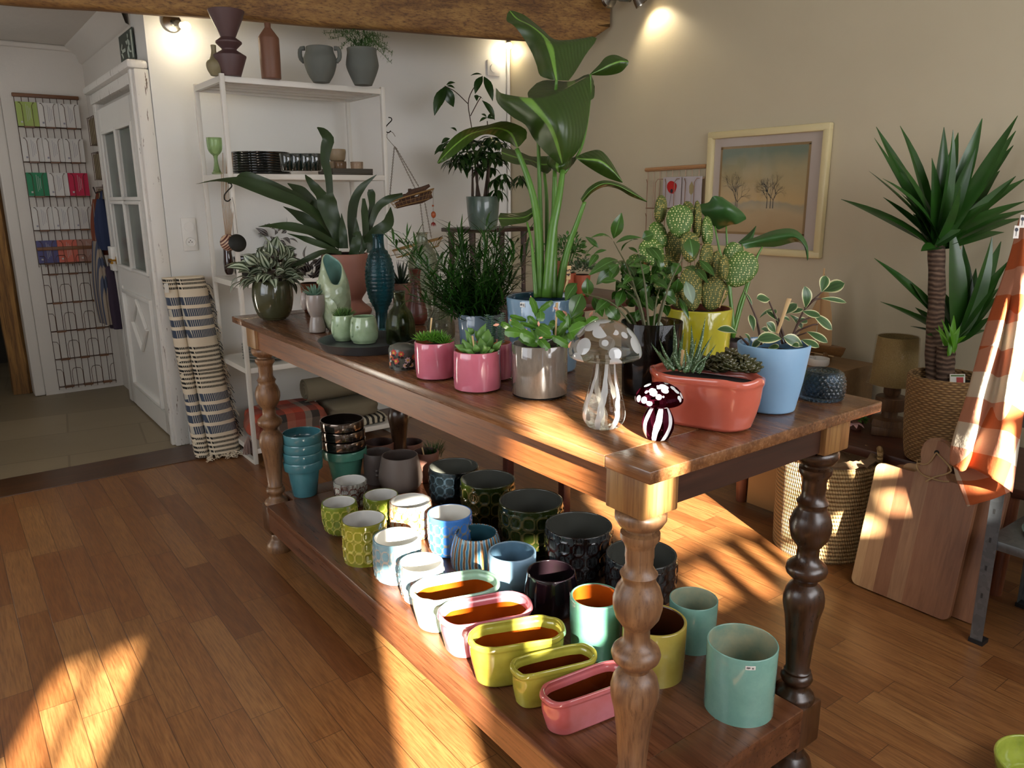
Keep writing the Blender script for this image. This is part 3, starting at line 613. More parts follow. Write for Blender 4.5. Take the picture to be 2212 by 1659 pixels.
for i in range(110):
    a = random.random()*6.28; r = random.random()*.04; b = ct+V((math.cos(a)*r, math.sin(a)*r, -.03)); t = b+V((math.cos(a)*.03, math.sin(a)*.03, .04+random.random()*.03)); g_.leaf(b, t, .003, arch=.1, n=3, cols=1)
obj('grass', g_, leafmat('grass_dark', ['1c3a12', '33551c']), dp_); obj('label_stick', MB().box((-.004, -.001, 0), (.004, .001, .09)) if False else MB().tube([ct+V((-.06, -.03, -.03)), ct+V((-.075, -.035, .035))], .003, 6), solid('stick_wood', 'c9a878', .6), dp_)
# ================================================================ things on the tabletop
ZT = TH+.0004
def c3(x, y): return (400+x/2.9625, y/2.9625)
def c4(x, y): return (460+x/3.77, 420+y/3.77)
def c5(x, y): return (860+x/2.675, y/2.675)
def c6(x, y): return (840+x/3.77, 440+y/3.77)
def c7(x, y): return (1180+x/2.8606, 380+y/2.8606)
def c9(x, y): return (1160+x/6.38, 440+y/6.38)
def c10(x, y): return (1540+x/5.184, 560+y/5.184)
def c11(x, y): return (1060+x/6.9125, 620+y/6.9125)
def R(a, b): return random.uniform(a, b)
GT = 'plants and vases on the tabletop'
M_soil = solid('soil', '1d140d', .95, var=.4, sc_=60, bump=.6)
M_stick = solid('stick_wood', 'c9a878', .6)
def lathething(name, label, cat, u, vb, wb, rings, mats, n=0, z0=ZT, th=.005, pname='pot_body', dfm=None, soil=None, seg=64, rnd=.006, fill=None, smooth=60, group=None, one=False):
    cc, r0, rg = fitpot(u, vb, wb, z0, rings); pr = [(r0-rnd, 0), (r0-rnd*.25, rnd*.35), (r0, rnd)]+rg
    if n: pr = smoothrings(pr, n)
    prof, mm = potprof(pr, th); mb = MB().lathe(prof, cc, seg, mats=mm, dfm=dfm, close=False)
    if one: return single(name, mb, mats, label, cat, group, smooth=smooth), cc, pr
    t = thing(name, label, cat, cc, group); obj(pname, mb, mats, t, smooth=smooth)
    if soil is not None:
        H = pr[-1][1]; r = min(pr, key=lambda q: abs(q[1]-(H-soil)))[0]-th-.0005
        obj('soil', MB().lathe([(.001, H-soil+.004), (r*.6, H-soil+.003), (r, H-soil)], cc, 32, close=False), M_soil, t)
    return t, cc, pr
def pxleaf(mb, b, t, wpx, d, up=None, arch=.12, fold=.2, dd=(0, 0), **k):
    B = atd(b[0], b[1], d+dd[0]); T = atd(t[0], t[1], d+dd[1]); w_ = wpx*d/FOC
    mb.leaf(B, T, w_, up=up if up is not None else (-FW+V((0, 0, .5))+V((R(-.3, .3), R(-.3, .3), R(-.1, .3)))), arch=arch, fold=fold, **k)
def dome(mb, c, cnt, rx, rz, ln, w, z0=-.1, out=1.0, droop=0.0, arch=.15, fold=.2, ry=None, inner=.35, **k):
    for i in range(cnt):
        a = R(0, 2*PI); el = math.asin(R(z0, 1)); s = R(inner, 1)
        d = V((math.cos(a)*math.cos(el), math.sin(a)*math.cos(el), math.sin(el))); b = V(c)+V((d.x*rx, d.y*(ry or rx), d.z*rz))*s
        q = V((d.x, d.y, d.z*out-droop))+V((R(-.5, .5), R(-.5, .5), R(-.4, .4))); q.normalize(); l_ = ln*R(.7, 1.15)
        mb.leaf(b, b+q*l_, w*R(.85, 1.2), up=(d.x*.9+R(-.3, .3), d.y*.9+R(-.3, .3), .6), arch=arch, fold=fold, **k)
def patch(mb, rows, d0, nu=14, nv=8, mat=0):
    """rows of (x,y[,dd]) image points -> smooth curved sheet standing at depth d0(+dd)"""
    P = [[atd(p[0], p[1], d0+(p[2] if len(p) > 2 else 0)) for p in r] for r in rows]
    P = [cat_(r, nv) for r in P]; cols = [cat_([P[i][j] for i in range(len(P))], nu) for j in range(nv+1)]
    m = nv/2; t = [[abs(j-m)/m for j in range(nv+1)] for i in range(nu+1)]
    return mb.grid([[cols[j][i] for j in range(nv+1)] for i in range(nu+1)], mat, t)
def ribbonpx(mb, pts, ws, d0, roll=.3, cup=.12, n=18, cols=3):
    P = cat_([atd(p[0], p[1], d0+(p[2] if len(p) > 2 else 0)) for p in pts], n); m = len(ws)-1; rows = []; ts = []
    for i in range(n+1):
        x = i/n*m; k = min(int(x), m-1); w_ = (ws[k]+(ws[k+1]-ws[k])*(x-k))*d0/FOC/2
        T = (P[min(i+1, n)]-P[max(i-1, 0)]).normalized(); s = T.cross(FW).normalized(); s = Matrix.Rotation(roll+.25*math.sin(i*.5), 3, T)@s; nn = T.cross(s)
        rows.append([P[i]+s*(w_*j/cols)-nn*(cup*w_*abs(j/cols)*-1) for j in range(-cols, cols+1)]); ts.append([abs(j/cols) for j in range(-cols, cols+1)])
    return mb.grid(rows, 0, ts)
def shiftpts(f, pts): return [f(p[0], p[1])+tuple(p[2:]) for p in pts]
L_trad = leafmat('tradescantia_leaf', ['30402a', '52603e'], .3, stripe=[(0, '2c3a24'), (.16, '3a4a2e'), (.24, 'a9b59d'), (.6, 'b4bda6'), (.7, '3e4a30'), (1, '2b3322')], trans=.1)
L_tradp = leafmat('purple_tradescantia_leaf', ['2a2226', '4a3a40'], .3, stripe=[(0, '24151c'), (.18, '2c1c22'), (.26, '8f8d88'), (.6, '9a9892'), (.72, '32202a'), (1, '2a1a20')], trans=.1)
L_dark = leafmat('dark_leaf', ['16280e', '26401a'], .25, trans=.08)
L_stag = leafmat('staghorn_leaf', ['15230d', '2b421b'], .42, trans=.12)
L_grn = leafmat('fresh_leaf', ['2f5a14', '4c7f22'], .35)
L_aloe = leafmat('aloe_leaf', ['3b5a2a', '5d8240'], .4, trans=.03)
# --- tradescantia in a round olive pot (far left corner)
t, cc, pr = lathething('potted_tradescantia', 'striped silver-green tradescantia in a round dark olive pot at the far table corner', 'potted plant', 593.5, 693, 55, [(683, 66), (665, 82), (640, 90), (618, 87), (606, 80)], [glaze('dark_olive', '30321f', '4a4b33', sc_=4), M_soil], n=18, soil=.012)
lf = MB(); ct = cc+V((0, 0, pr[-1][1]+.02))
dome(lf, ct+V((0, 0, -.01)), 90, .10, .10, .07, .036, z0=-.25, droop=.35, arch=.18, k=.4, cols=4)
obj('foliage', lf, L_trad, t)
# --- smaller terracotta pot with patterned leaves behind the grey face pot
t, cc, pr = lathething('potted_plant', 'small terracotta pot with dark spotted striped leaves behind the grey face goblet', 'potted plant', 674, 676, 32, [(612, 44)], [solid('terracotta', '9a5a3c', .7), M_soil], soil=.01)
lf = MB(); dome(lf, cc+V((0, 0, pr[-1][1]+.01)), 42, .055, .09, .06, .026, z0=0, arch=.15, cols=4); obj('foliage', lf, L_tradp, t)
# --- grey face goblet with succulent
t, cc, pr = lathething('face_goblet_pot', 'grey-mauve goblet-shaped face pot on a tall foot with a small aloe', 'potted plant', 686.5, 720.5, 37, [(700, 34), (687, 29), (683.5, 27), (678, 32), (668, 40), (655, 44), (645, 43.5), (637, 42)], [glaze('mauve_grey', '857b74', '958b84', rough=.3, coat=.3), M_soil], n=22, soil=.008)
nz = MB().ball(cc-RT*.039+V((0, 0, .105)), .013, sc_=(1, 1, 2.4)); obj('ear_handle', nz, MT['mauve_grey'], t, smooth=180)
def rosette(mb, c, n, ln, w, tilt0=.2, tilt1=1.3, blunt=0, **k):
    for i in range(n):
        a = i*2.4; e = tilt0+(tilt1-tilt0)*(i/n); d = V((math.cos(a)*math.cos(e), math.sin(a)*math.cos(e), math.sin(e))); l_ = ln*(1-.25*i/n)
        p = [V(c)+d*(l_*q)+V((0, 0, .12*l_*q*q)) for q in (0, .3, .6, .85, 1)]
        mb.tube(p, [w*.3, w*.5, w*.6, w*.5, w*.12] if blunt else [w*.5, w*.55, w*.42, w*.22, w*.03], 6, flat=.45)
L_suc = leafmat('grey_succulent', ['4a6a58', '6f8d78'], .5, trans=0)
sm = MB(); rosette(sm, cc+V((0, 0, pr[-1][1]-.004)), 16, .05, .016); obj('succulent', sm, L_suc, t)
# --- mint fish jug
cc, r0, rg = fitpot(727, 716, 40, ZT, [(700, 54), (670, 68), (640, 71), (610, 66), (590, 55), (578, 46)])
pr = smoothrings([(r0-.006, 0), (r0, .006)]+rg, 26); prof, mm = potprof(pr, .006); H = pr[-1][1]
def fishj(t, i, r, z):
    k = max(0, (z-H*.55)/(H*.45)); tl = math.atan2(RT.y, RT.x); fr = math.cos(t-math.atan2(-FH.y, -FH.x)-.45); rt = math.cos(t-tl)
    return (r, 0.0, k*k*(-.055*max(0, fr)**1.5+.03*max(0, -fr)+.016*max(0, -rt)))
mb = MB().lathe(prof, cc, 72, mats=mm, dfm=fishj, close=False)
MF = N('fish_jug_glaze'); c_ = MF.co(scale=(1, 1, 1)); vo = MF.n('ShaderNodeTexVoronoi'); MF.set(vo.inputs['Vector'], c_); vo.inputs['Scale'].default_value = 55
MF.p(Base_Color=MF.mix(MF.noise(c_, 7, 4), hx('86a088'), hx('b5b58c')), Roughness=.12, Coat_Weight=.6); MF.bump(vo.outputs['Distance'], .004, .7)
t = thing('fish_jug', 'mint green ceramic fish jug with its mouth gaping upwards on the tray', 'jug', cc); obj('jug_body', mb, [MF.m, glaze('fish_inside', '5d857c', '7fa396')], t, smooth=60)
fn = MB().ball(cc-RT*.045-FH*.02+V((0, 0, H*.78)), .008); obj('eye', fn, MF.m, t, smooth=180)
obj('fin', MB().leaf(cc-FH*.05-RT*.01+V((0, 0, .12)), cc-FH*.05+RT*.02+V((0, 0, .06)), .03, up=-FH, cols=3), MF.m, t, smooth=180)
# --- terracotta footed pot with staghorn fern
M_pinkt = solid('rose_terracotta', '875748', .55, var=.16, sc_=9)
t, cc, pr = lathething('potted_staghorn_fern', 'large staghorn fern in a rose terracotta pot shaped as a bowl on a ball', 'potted plant', 752, 688, 84, [(680, 98), (674, 104), (668, 105), (657, 80), (649, 66), (642, 70), (630, 86), (612, 97), (585, 100), (549, 101)], [M_pinkt, M_soil], n=34, soil=.02, th=.008)
dS = dep(cc); Ls = [
    ([(935, 1490), (925, 1240), (915, 1120), (895, 1030), (905, 940), (915, 890), (880, 840), (845, 815)], [30, 45, 50, 55, 75, 75, 60, 8], .3),
    ([(985, 1560, .0), (890, 1420, -.03), (740, 1310, -.06), (570, 1240, -.08), (420, 1180, -.08), (310, 1155, -.06), (190, 1155, -.03), (70, 1178, 0)], [40, 80, 85, 85, 85, 60, 22, 2], .5),
    ([(950, 1500, .05), (880, 1400, .06), (800, 1300, .08), (730, 1220, .09), (655, 1173, .1)], [50, 80, 95, 80, 5], .2),
    ([(800, 1300, .06), (640, 1215, .07), (480, 1150, .08), (380, 1125, .08), (315, 1160, .06)], [50, 40, 50, 60, 30], .2),
    ([(990, 1560, -.02), (950, 1430, -.04), (910, 1310, -.05), (890, 1245, -.05)], [60, 100, 125, 110], .2),
    ([(880, 1260, -.04), (830, 1200, -.03), (790, 1150, -.02), (768, 1118, 0)], [70, 60, 35, 5], .1),
    ([(990, 1580, -.04), (850, 1500, -.07), (700, 1455, -.09), (580, 1445, -.08), (468, 1450, -.07)], [40, 60, 62, 50, 3], .5),
    ([(960, 1560, .02), (850, 1460, .02), (740, 1385, .03), (628, 1322, .04)], [50, 75, 70, 4], .3),
    ([(980, 1610, -.05), (880, 1570, -.07), (770, 1530, -.08), (655, 1494, -.08)], [30, 42, 40, 3], .4),
    ([(1000, 1620, -.08), (900, 1610, -.1), (820, 1640, -.1), (700, 1700, -.09), (630, 1740, -.08)], [30, 40, 44, 36, 4], .5),
    ([(1070, 1590, .03), (1065, 1440, .04), (1080, 1300, .05), (1130, 1200, .06), (1225, 1118, .08)], [35, 60, 62, 48, 3], .3),
    ([(1160, 1560, 0), (1190, 1430, 0), (1230, 1330, .01), (1300, 1275, .03), (1392, 1245, .05)], [25, 35, 50, 52, 24], .4),
    ([(1130, 1580, .03), (1170, 1430, .02), (1195, 1320, .02), (1190, 1240, .03), (1185, 1212, .03)], [25, 40, 35, 55, 30], .3),
    ([(1130, 1600, -.02), (1200, 1500, -.03), (1290, 1440, -.02), (1310, 1380, 0), (1315, 1325, .02)], [40, 70, 75, 50, 4], .4),
    ([(1150, 1590, -.03), (1155, 1470, -.02), (1148, 1350, 0), (1142, 1270, .01)], [30, 42, 45, 18], .2),
    ([(1015, 1590, -.05), (1010, 1480, -.06), (1000, 1365, -.05)], [55, 50, 3], .2), ([(1095, 1590, -.04), (1097, 1480, -.05), (1092, 1390, -.05)], [40, 40, 6], .3),
    ([(1075, 1640, -.09), (1090, 1570, -.1), (1100, 1510, -.1), (1080, 1490, -.1)], [60, 62, 50, 30], .2), ([(1130, 1640, -.08), (1130, 1560, -.09), (1110, 1480, -.09)], [30, 34, 22], .4),
    ([(1180, 1620, -.02), (1190, 1540, -.02), (1230, 1490, 0)], [40, 50, 30], .3), ([(950, 1600, .02), (870, 1520, .03), (775, 1490, .04)], [40, 60, 20], .4)]
for p, w_, rl in Ls:
    m_ = MB(); ribbonpx(m_, shiftpts(c3, [(x, y, (dd[0] if dd else 0)) for x, y, *dd in p]), [q/2.9625 for q in w_], dS, roll=rl); obj('frond', m_, L_stag, t, smooth=180)
# --- zinc tray and what stands on it
M_zinc = solid('zinc', '55585a', .42, .6, var=.3, sc_=14)
cc, r0, rg = fitpot(795, 769, 188, ZT, [(757, 208)])
tr = MB().lathe([(.001, 0), (r0, 0), (r0+.004, .003), (rg[0][0], .026), (rg[0][0]+.003, .028), (rg[0][0]-.003, .028), (r0+.001, .006), (.001, .005)], cc, 72, close=False)
single('serving_tray', tr, M_zinc, 'round dark zinc tray holding mint ceramics and glass bottles', 'tray'); ZR = ZT+.006
M_mintc = glaze('mint_speckled', '8ba07c', '9eb290', sc_=30, bump=.03)
for (u, vb, wb, rings, lb, pl) in ((743, 739, 44, [(725, 50), (708, 52), (690, 50), (681, 47)], 'mint face cup holding a small spiky green succulent, left of its twin', 1), (788, 745, 52, [(730, 60), (712, 62), (694, 57), (684, 51)], 'empty mint green face cup on the tray, right of its planted twin', 0)):
    t, cc, pr = lathething('face_cup', lb, 'cup', u, vb, wb, rings, [M_mintc, glaze('mint_in', '6c8466', '86a07c')], n=16, z0=ZR, pname='cup_body', soil=(.008 if pl else None))
    ns = MB().tube([cc-RT*pr[8][0]*.72-FH*pr[8][0]*.72+V((0, 0, z)) for z in (.022, .03, .045, .062, .07)], [.003, .006, .006, .004, .002], 8).ball(cc-RT*pr[8][0]*.28-FH*pr[8][0]*.96+V((0, 0, pr[-1][1]*.68)), .0035)
    obj('nose', ns, M_mintc, t, smooth=180)
    if pl:
        g_ = MB(); ct = cc+V((0, 0, pr[-1][1]-.006))
        for k_ in range(5): rosette(g_, ct+V((R(-.02, .02), R(-.02, .02), .002)), 18, .034, .006)
        obj('succulent', g_, L_aloe, t)
# fish bottles, carafes
def scale_d(n_=26, dp=.0022, zr=(.2, .8)):
    def f(t, i, r, z): return (r, 0)
    return f
def bottle(name, label, u, vb, wb, rings, mat, scales=None, n=34, th=.0025, z0=ZT, flat=None):
    cc, r0, rg = fitpot(u, vb, wb, z0, rings); pr = smoothrings([(r0-.004, 0), (r0, .004)]+rg, n); H = pr[-1][1]; prz = zfill(pr, .003)
    def f(t, i, r, z):
        if not scales or r < .004: return (r, 0)
        a, b, rows_, cols_, dp = scales; q = (z/H-a)/(b-a)
        if q < 0 or q > 1: return (r, 0)
        k = q*rows_; row = int(k); fz = k-row; ft = (t/(2*PI)*cols_+.5*(row % 2)) % 1-.5
        return (r+dp*(fz if fz < .75 else (1-fz)*3)*(1-1.6*ft*ft), 0)
    prof, mm = potprof(prz, th); no = len(prz)
    mb = MB().lathe(prof, cc, 80, dfm=lambda t, i, r, z: f(t, i, r, z) if i <= no else (r, 0), close=False)
    return single(name, mb, mat, label, 'bottle', GT, smooth=60), cc, pr
G_clear = glass('clear_bottle_glass', 'dfe4dc', .03, alpha=.55); G_teal = glass('teal_bottle_glass', '7fb0ba', .05, alpha=.6); G_sm = glass('greenish_glass', 'b9c2a8', .03, alpha=.5)
y4 = lambda y: 420+y/3.77
bottle('fish_bottle', 'dark teal glass bottle in the shape of a scaly fish standing on its tail', 826, y4(1112), 37, [(y4(y), w_/3.77) for y, w_ in ((1060, 125), (1000, 104), (945, 100), (915, 122), (860, 178), (780, 218), (680, 236), (600, 226), (520, 190), (465, 136), (430, 98), (345, 92), (325, 106))], G_teal, (.2, .84, 16, 14, .0045), z0=ZR)
y9 = lambda y: 440+y/6.38
bottle('fish_bottle', 'clear glass bottle in the shape of a scaly fish behind the slim brown vase', 918, 689, 40, [(675, 34), (655, 28), (y9(1300), 36), (y9(1200), 48), (y9(1050), 60), (y9(850), 64), (y9(700), 56), (y9(620), 44), (y9(560), 30), (y9(500), 23), (y9(430), 22), (y9(400), 28)], G_clear, (.2, .84, 16, 14, .0045))
bottle('glass_carafe', 'round greenish glass bottle with a cactus figure inside, on the tray rim', 867, 748, 58, [(738, 64), (715, 64), (695, 62), (675, 50), (664, 32), (655, 25), (640, 24), (629, 27)], G_sm, z0=ZR, n=24)
cc, r0, rg = fitpot(872, 742, 20, ZR, [(682, 20)])
ci = MB().tube([cc+V((0, 0, z)) for z in (.012, .03, .06, .09, .10)], [.012, .018, .020, .016, .004], 14).tube([cc-RT*.012+V((0, 0, .04)), cc-RT*.03+V((0, 0, .045)), cc-RT*.033+V((0, 0, .07))], [.008, .009, .004], 10)
single('glass_cactus', ci, M := glass('green_cactus_glass', '8d9a60', .1, alpha=.9, bump=.8), 'small green glass cactus figure inside the round bottle', 'figurine')
bottle('glass_carafe', 'round clear glass bottle behind the pink pot with bright green succulent', 953, 738, 50, [(728, 60), (712, 62), (695, 58), (678, 40), (668, 31), (650, 30), (634, 34)], G_clear, n=22)
M_rbr = solid('red_brown_clay', '56261a', .42, var=.25, sc_=12, coat=.2)
lathething('bud_vase', 'slim red-brown clay bottle vase with flared lip', 'vase', 901, 702, 36, [(690, 44), (678, 47), (660, 40), (645, 31), (625, 23), (605, 20.5), (595, 21), (585, 25), (581, 28)], [M_rbr, M_soil], n=26, one=True, group=GT)
# --- floral box
t = thing('trinket_box', 'small round grey box painted with red and pink flowers at the table edge', 'box')
cc, r0, rg = fitpot(871, 801, 56, ZT, [(768, 60), (756, 60)]); t.location = cc; rr = rg[0][0]; hb = rg[0][1]
M_bx = solid('box_grey', '50534c', .3, coat=.6)
obj('box_base', MB().lathe([(.001, 0), (r0, 0), (rr*.985, .008), (rr*.985, hb)], cc, 56), M_bx, t, smooth=50)
ht = rg[1][1]+.004
obj('lid', MB().lathe([(rr, hb+.0005), (rr*1.01, hb+.002), (rr*1.01, ht), (rr*.9, ht+.008), (rr*.5, ht+.014), (.001, ht+.016)], cc, 56), M_bx, t, smooth=60)
fang = math.atan2(-FH.y, -FH.x)
def cyldisc(mb, a, z, s, r, mat, pet=0, c=None):
    c = c or cc; pts = []; n_ = 14
    for i in range(n_):
        q = 2*PI*i/n_; k = s*(1-.32*(i % 2) if pet else 1); pts.append(V((c.x+(r+.0006+.0003*mat)*math.cos(a+k*math.cos(q)/r), c.y+(r+.0006+.0003*mat)*math.sin(a+k*math.cos(q)/r), z+k*math.sin(q)*(1 if pet or mat else 1))))
    mb.add(pts, [tuple(range(n_))], mat)
fl = MB()
for (a, z, s, m_) in ((-.75, .034, .009, 0), (-.35, .026, .010, 0), (.5, .028, .009, 1), (.3, .014, .007, 1), (.78, .013, .008, 1), (-.95, .016, .006, 0), (.05, .045, .009, 0), (-.5, .048, .010, 0), (1.05, .034, .009, 0)):
    cyldisc(fl, fang+a, cc.z+z, s, rr*1.012, m_, 1)
    cyldisc(fl, fang+a, cc.z+z, s*.35, rr*1.016, 2)
    for k_ in range(4): cyldisc(fl, fang+a+R(-.25, .25), cc.z+max(.006, z-R(.006, .016)), .0028, rr*1.012, 3)
obj('painted_flowers', fl, [solid('petal_red', 'b8443a', .4), solid('petal_pink', 'cfa9ad', .4), solid('petal_yellow', 'c9a040', .4), solid('leaf_black', '12140f', .4)], t, smooth=0)
# --- three pink pots
M_pink = glaze('pink_pot', 'bd5f74', 'cc7286', rough=.14, sc_=5, coat=.8, bump=.35); M_pkin = solid('orange_rim', 'b5653a', .4)
def handm(amp=.0018):
    s_ = R(0, 40)
    return lambda t, i, r, z: (r+(amp*mnoise.noise(V((math.cos(t)*2+s_, math.sin(t)*2, z*22))) if r > .01 else 0), 0)
def stickon(t, cc, pts, w=.0045, z=None):
    a, b = [V(q) for q in pts]; obj('label_stick', MB().tube([a, a.lerp(b, .5), b], [w*.7, w*.7, w], 8, flat=.25), M_stick, t, label='pale wooden plant label stick')
t, cc, pr = lathething('potted_succulent', 'left pink glazed pot with bright green spiky succulent and wooden stick', 'potted plant', 941, 824, 76, [(810, 84), (780, 87), (738, 87)], [M_pink, M_pkin], dfm=handm(), soil=.012, rnd=.016, n=14)
g_ = MB(); ct = cc+V((0, 0, pr[-1][1]-.006))
for k_ in range(9):
    a = R(0, 6.28); q = R(0, .032); rosette(g_, ct+V((math.cos(a)*q, math.sin(a)*q, R(0, .012))), 24, .03, .0062, .1, 1.4)
L_brt = leafmat('bright_succulent', ['43791e', '72a83a'], .35, trans=.08); obj('succulent', g_, L_brt, t); dP = dep(cc)
stickon(t, cc, (atd(*c6(330, 1120), dP-.03), atd(*c6(348, 930), dP-.035)))
t, cc, pr = lathething('potted_succulent', 'front pink glazed pot with fleshy kalanchoe, stick and small price sticker', 'potted plant', 1032, 850.5, 88, [(835, 100), (800, 103), (757, 101.5)], [M_pink, M_pkin], dfm=handm(), soil=.012, rnd=.018, n=14)
sticker(t, cc, pr[-1][0], 1077, 767, 5.5, 9)
g_ = MB(); ct = cc+V((0, 0, pr[-1][1]-.004)); L_kal = leafmat('kalanchoe_leaf', ['4c7430', '79a050'], .4, stripe=[(0, '5f8a3c'), (.8, '577f36'), (.95, '8a7a4a'), (1, '8f6f4a')], trans=.06); dK = dep(cc)
def fleshy(mb, b, tp, wpx, d, dd=0):
    B = atd(b[0], b[1], d+dd); T = atd(tp[0], tp[1], d+dd-R(0, .02)); w_ = wpx*d/FOC; a = (T-B).normalized(); Lq = (T-B).length; s = a.cross(-FW).normalized(); nn = s.cross(a)
    rows = []
    for i in range(9):
        x = i/8; k = max(.03, math.sin(PI*min(1, x*.94+.06)**.8)); row = []
        for j in range(10):
            q = 2*PI*j/10; row.append(B+a*(x*Lq)+s*(math.cos(q)*k*w_/2)+nn*(math.sin(q)*k*w_*.16+.1*Lq*math.sin(PI*x)))
        rows.append(row)
    mb.grid(rows, wrap=True)
for (bx, by, tx, ty, w_, dd) in ((700, 1190, 620, 1020, 60, .02), (730, 1120, 790, 975, 80, .02), (720, 1190, 650, 1080, 60, 0), (790, 1150, 810, 1020, 95, 0), (800, 1190, 850, 1080, 75, .01), (850, 1200, 925, 1110, 60, -.02), (640, 1195, 535, 1150, 60, -.02), (690, 1210, 600, 1110, 55, -.03), (650, 1205, 560, 1180, 40, -.03), (770, 1200, 740, 1090, 80, -.03), (740, 1210, 830, 1170, 70, -.04), (700, 1215, 610, 1190, 50, -.045), (790, 1210, 860, 1190, 50, -.04), (690, 1060, 640, 1010, 55, .03), (740, 1100, 700, 1030, 50, .03), (820, 1130, 850, 1080, 60, .03), (720, 1210, 700, 1140, 60, -.05), (800, 1215, 770, 1150, 60, -.045), (620, 1150, 600, 1100, 40, .0)):
    fleshy(g_, c6(bx, by), c6(tx, ty), w_/3.77, dK, dd)
obj('succulent', g_, L_kal, t, smooth=180); stickon(t, cc, (atd(*c6(700, 1215), dK-.045), atd(*c6(680, 1075), dK-.05)), .004)
t, cc, pr = lathething('potted_succulent', 'third pink glazed pot with grey-green whorled succulent, mostly hidden behind the other two', 'potted plant', 1066, 826, 74, [(812, 80), (780, 82), (741, 82)], [M_pink, M_pkin], dfm=handm(), soil=.012, rnd=.014, n=14)
g_ = MB(); ct = cc+V((0, 0, pr[-1][1]))
for k_ in range(9):
    a = R(0, 6.28); q = R(0, .03); b = ct+V((math.cos(a)*q, math.sin(a)*q, 0)); h = R(.04, .075)
    for z in range(14): rosette(g_, b+V((0, 0, h*z/13)), 4, .008, .004, .2, .5)
obj('succulent', g_, L_suc, t)
# --- grey glass cylinder with christmas cactus
MGg = N('grey_shot_glass'); c_ = MGg.co(scale=(1, 1, .3)); MGg.p(Base_Color=MGg.mix(MGg.noise(c_, 90, 5, .7), hx('4a443e'), hx('7d746a')), Roughness=.1, Coat_Weight=1.0, Coat_Roughness=.03)
cc, r0, rg = fitpot(1165.5, 869, 119, ZT, [(742, 121)]); H = rg[0][1]
t = thing('potted_christmas_cactus', 'christmas cactus with pink buds in a glossy grey glass cylinder pot', 'potted plant', cc)
pr = [(r0-.003, .006), (r0, .009), (rg[0][0], H)]; prof, mm = potprof(pr, .004); prof = prof[1:]
obj('pot_body', MB().lathe([(.001, .006)]+[(r, z) for r, z in prof if z > .0055], cc, 64, close=False), MGg.m, t, smooth=60)
obj('glass_base', MB().lathe([(.001, 0), (r0-.008, 0), (r0-.001, .004), (r0-.003, .0058), (.001, .0058)], cc, 64, close=False), glass('base_glass', '3a3a3c', .03), t, smooth=60)
obj('soil', MB().lathe([(.001, H-.012), (r0-.006, H-.014)], cc, 32, close=False), M_soil, t); dC = dep(cc)
L_xc = leafmat('christmas_cactus_leaf', ['335f17', '5a8a2c'], .28, trans=.08, midrib='6c9a45')
g_ = MB()
def segm(mb, b, tp, wpx, d, dd=0, dd2=0):
    B = atd(b[0], b[1], d+dd); T = atd(tp[0], tp[1], d+dd2); w_ = wpx*d/FOC; a = (T-B).normalized(); Lq = (T-B).length; s = a.cross(-FW+V((R(-.3, .3), R(-.3, .3), R(0, .5)))).normalized(); nn = s.cross(a); rows = []; ts = []
    n_ = 10
    for i in range(n_+1):
        x = i/n_; k = (.35+.65*math.sin(PI*min(x*.75+.1, 1)))*(1 if x < .97 else .75)+(.16 if i % 4 == 3 else 0); row = []
        for j in (-2, -1, 0, 1, 2): row.append(B+a*(x*Lq)+s*(j/2*k*w_/2)+nn*(.004*(1-abs(j)/2)+.06*Lq*math.sin(PI*x)))
        rows.append(row); ts.append([abs(j)/2 for j in (-2, -1, 0, 1, 2)])
    mb.grid(rows, 0, ts)
for (bx, by, tx, ty, w_, a, b) in ((650, 800, 430, 690, 150, -.05, -.07), (450, 700, 212, 670, 115, -.07, -.06), (490, 660, 330, 570, 120, -.03, -.03), (300, 620, 150, 540, 70, -.04, -.05), (430, 580, 280, 500, 85, 0, 0), (530, 500, 290, 430, 55, .02, .02), (700, 620, 440, 535, 50, 0, 0), (690, 575, 560, 440, 70, 0, .01), (695, 440, 600, 160, 85, .02, .03), (720, 370, 925, 215, 75, .02, .02), (750, 520, 745, 370, 95, 0, .01), (690, 620, 880, 740, 130, -.02, -.05), (890, 650, 720, 560, 90, -.01, 0), (1000, 720, 1140, 520, 95, 0, 0), (1120, 500, 985, 360, 85, 0, 0), (1190, 515, 1380, 370, 65, .02, .03), (1190, 560, 1420, 480, 95, .01, .01), (1170, 680, 1430, 570, 140, -.03, -.03), (1430, 570, 1600, 465, 110, -.03, -.02), (920, 745, 780, 742, 45, -.07, -.075), (910, 740, 1170, 890, 90, -.06, -.08), (740, 800, 870, 935, 95, -.07, -.09), (1180, 690, 1230, 800, 80, -.03, -.05), (980, 600, 870, 545, 130, .02, .02), (960, 720, 1050, 600, 120, .03, .02), (1160, 640, 1150, 400, 60, 0, 0), (680, 860, 650, 640, 70, .0, .01), (500, 830, 700, 870, 70, -.05, -.05), (1000, 820, 1200, 760, 80, -.02, -.02), (420, 760, 640, 860, 80, -.05, -.05), (820, 850, 780, 600, 90, .03, .03), (1040, 850, 1130, 690, 90, .02, .02)):
    segm(g_, c11(bx, by), c11(tx, ty), w_*1.3/6.9125, dC, a, b)
for (bx, by, tx, ty) in ((700, 870, 700, 420), (700, 870, 470, 700), (1000, 880, 1170, 520), (1000, 880, 1180, 680), (800, 880, 760, 560), (700, 870, 560, 500)): g_.tube([atd(*c11(bx, by), dC), atd(*c11(tx, ty), dC+.01)], .003, 6)
obj('stems', g_, L_xc, t)
M_bud = N('bud_pink'); M_bud.p(Base_Color=M_bud.mix(M_bud.noise(M_bud.co(), 60, 2), hx('d98f78'), hx('e6b79a')), Roughness=.4)
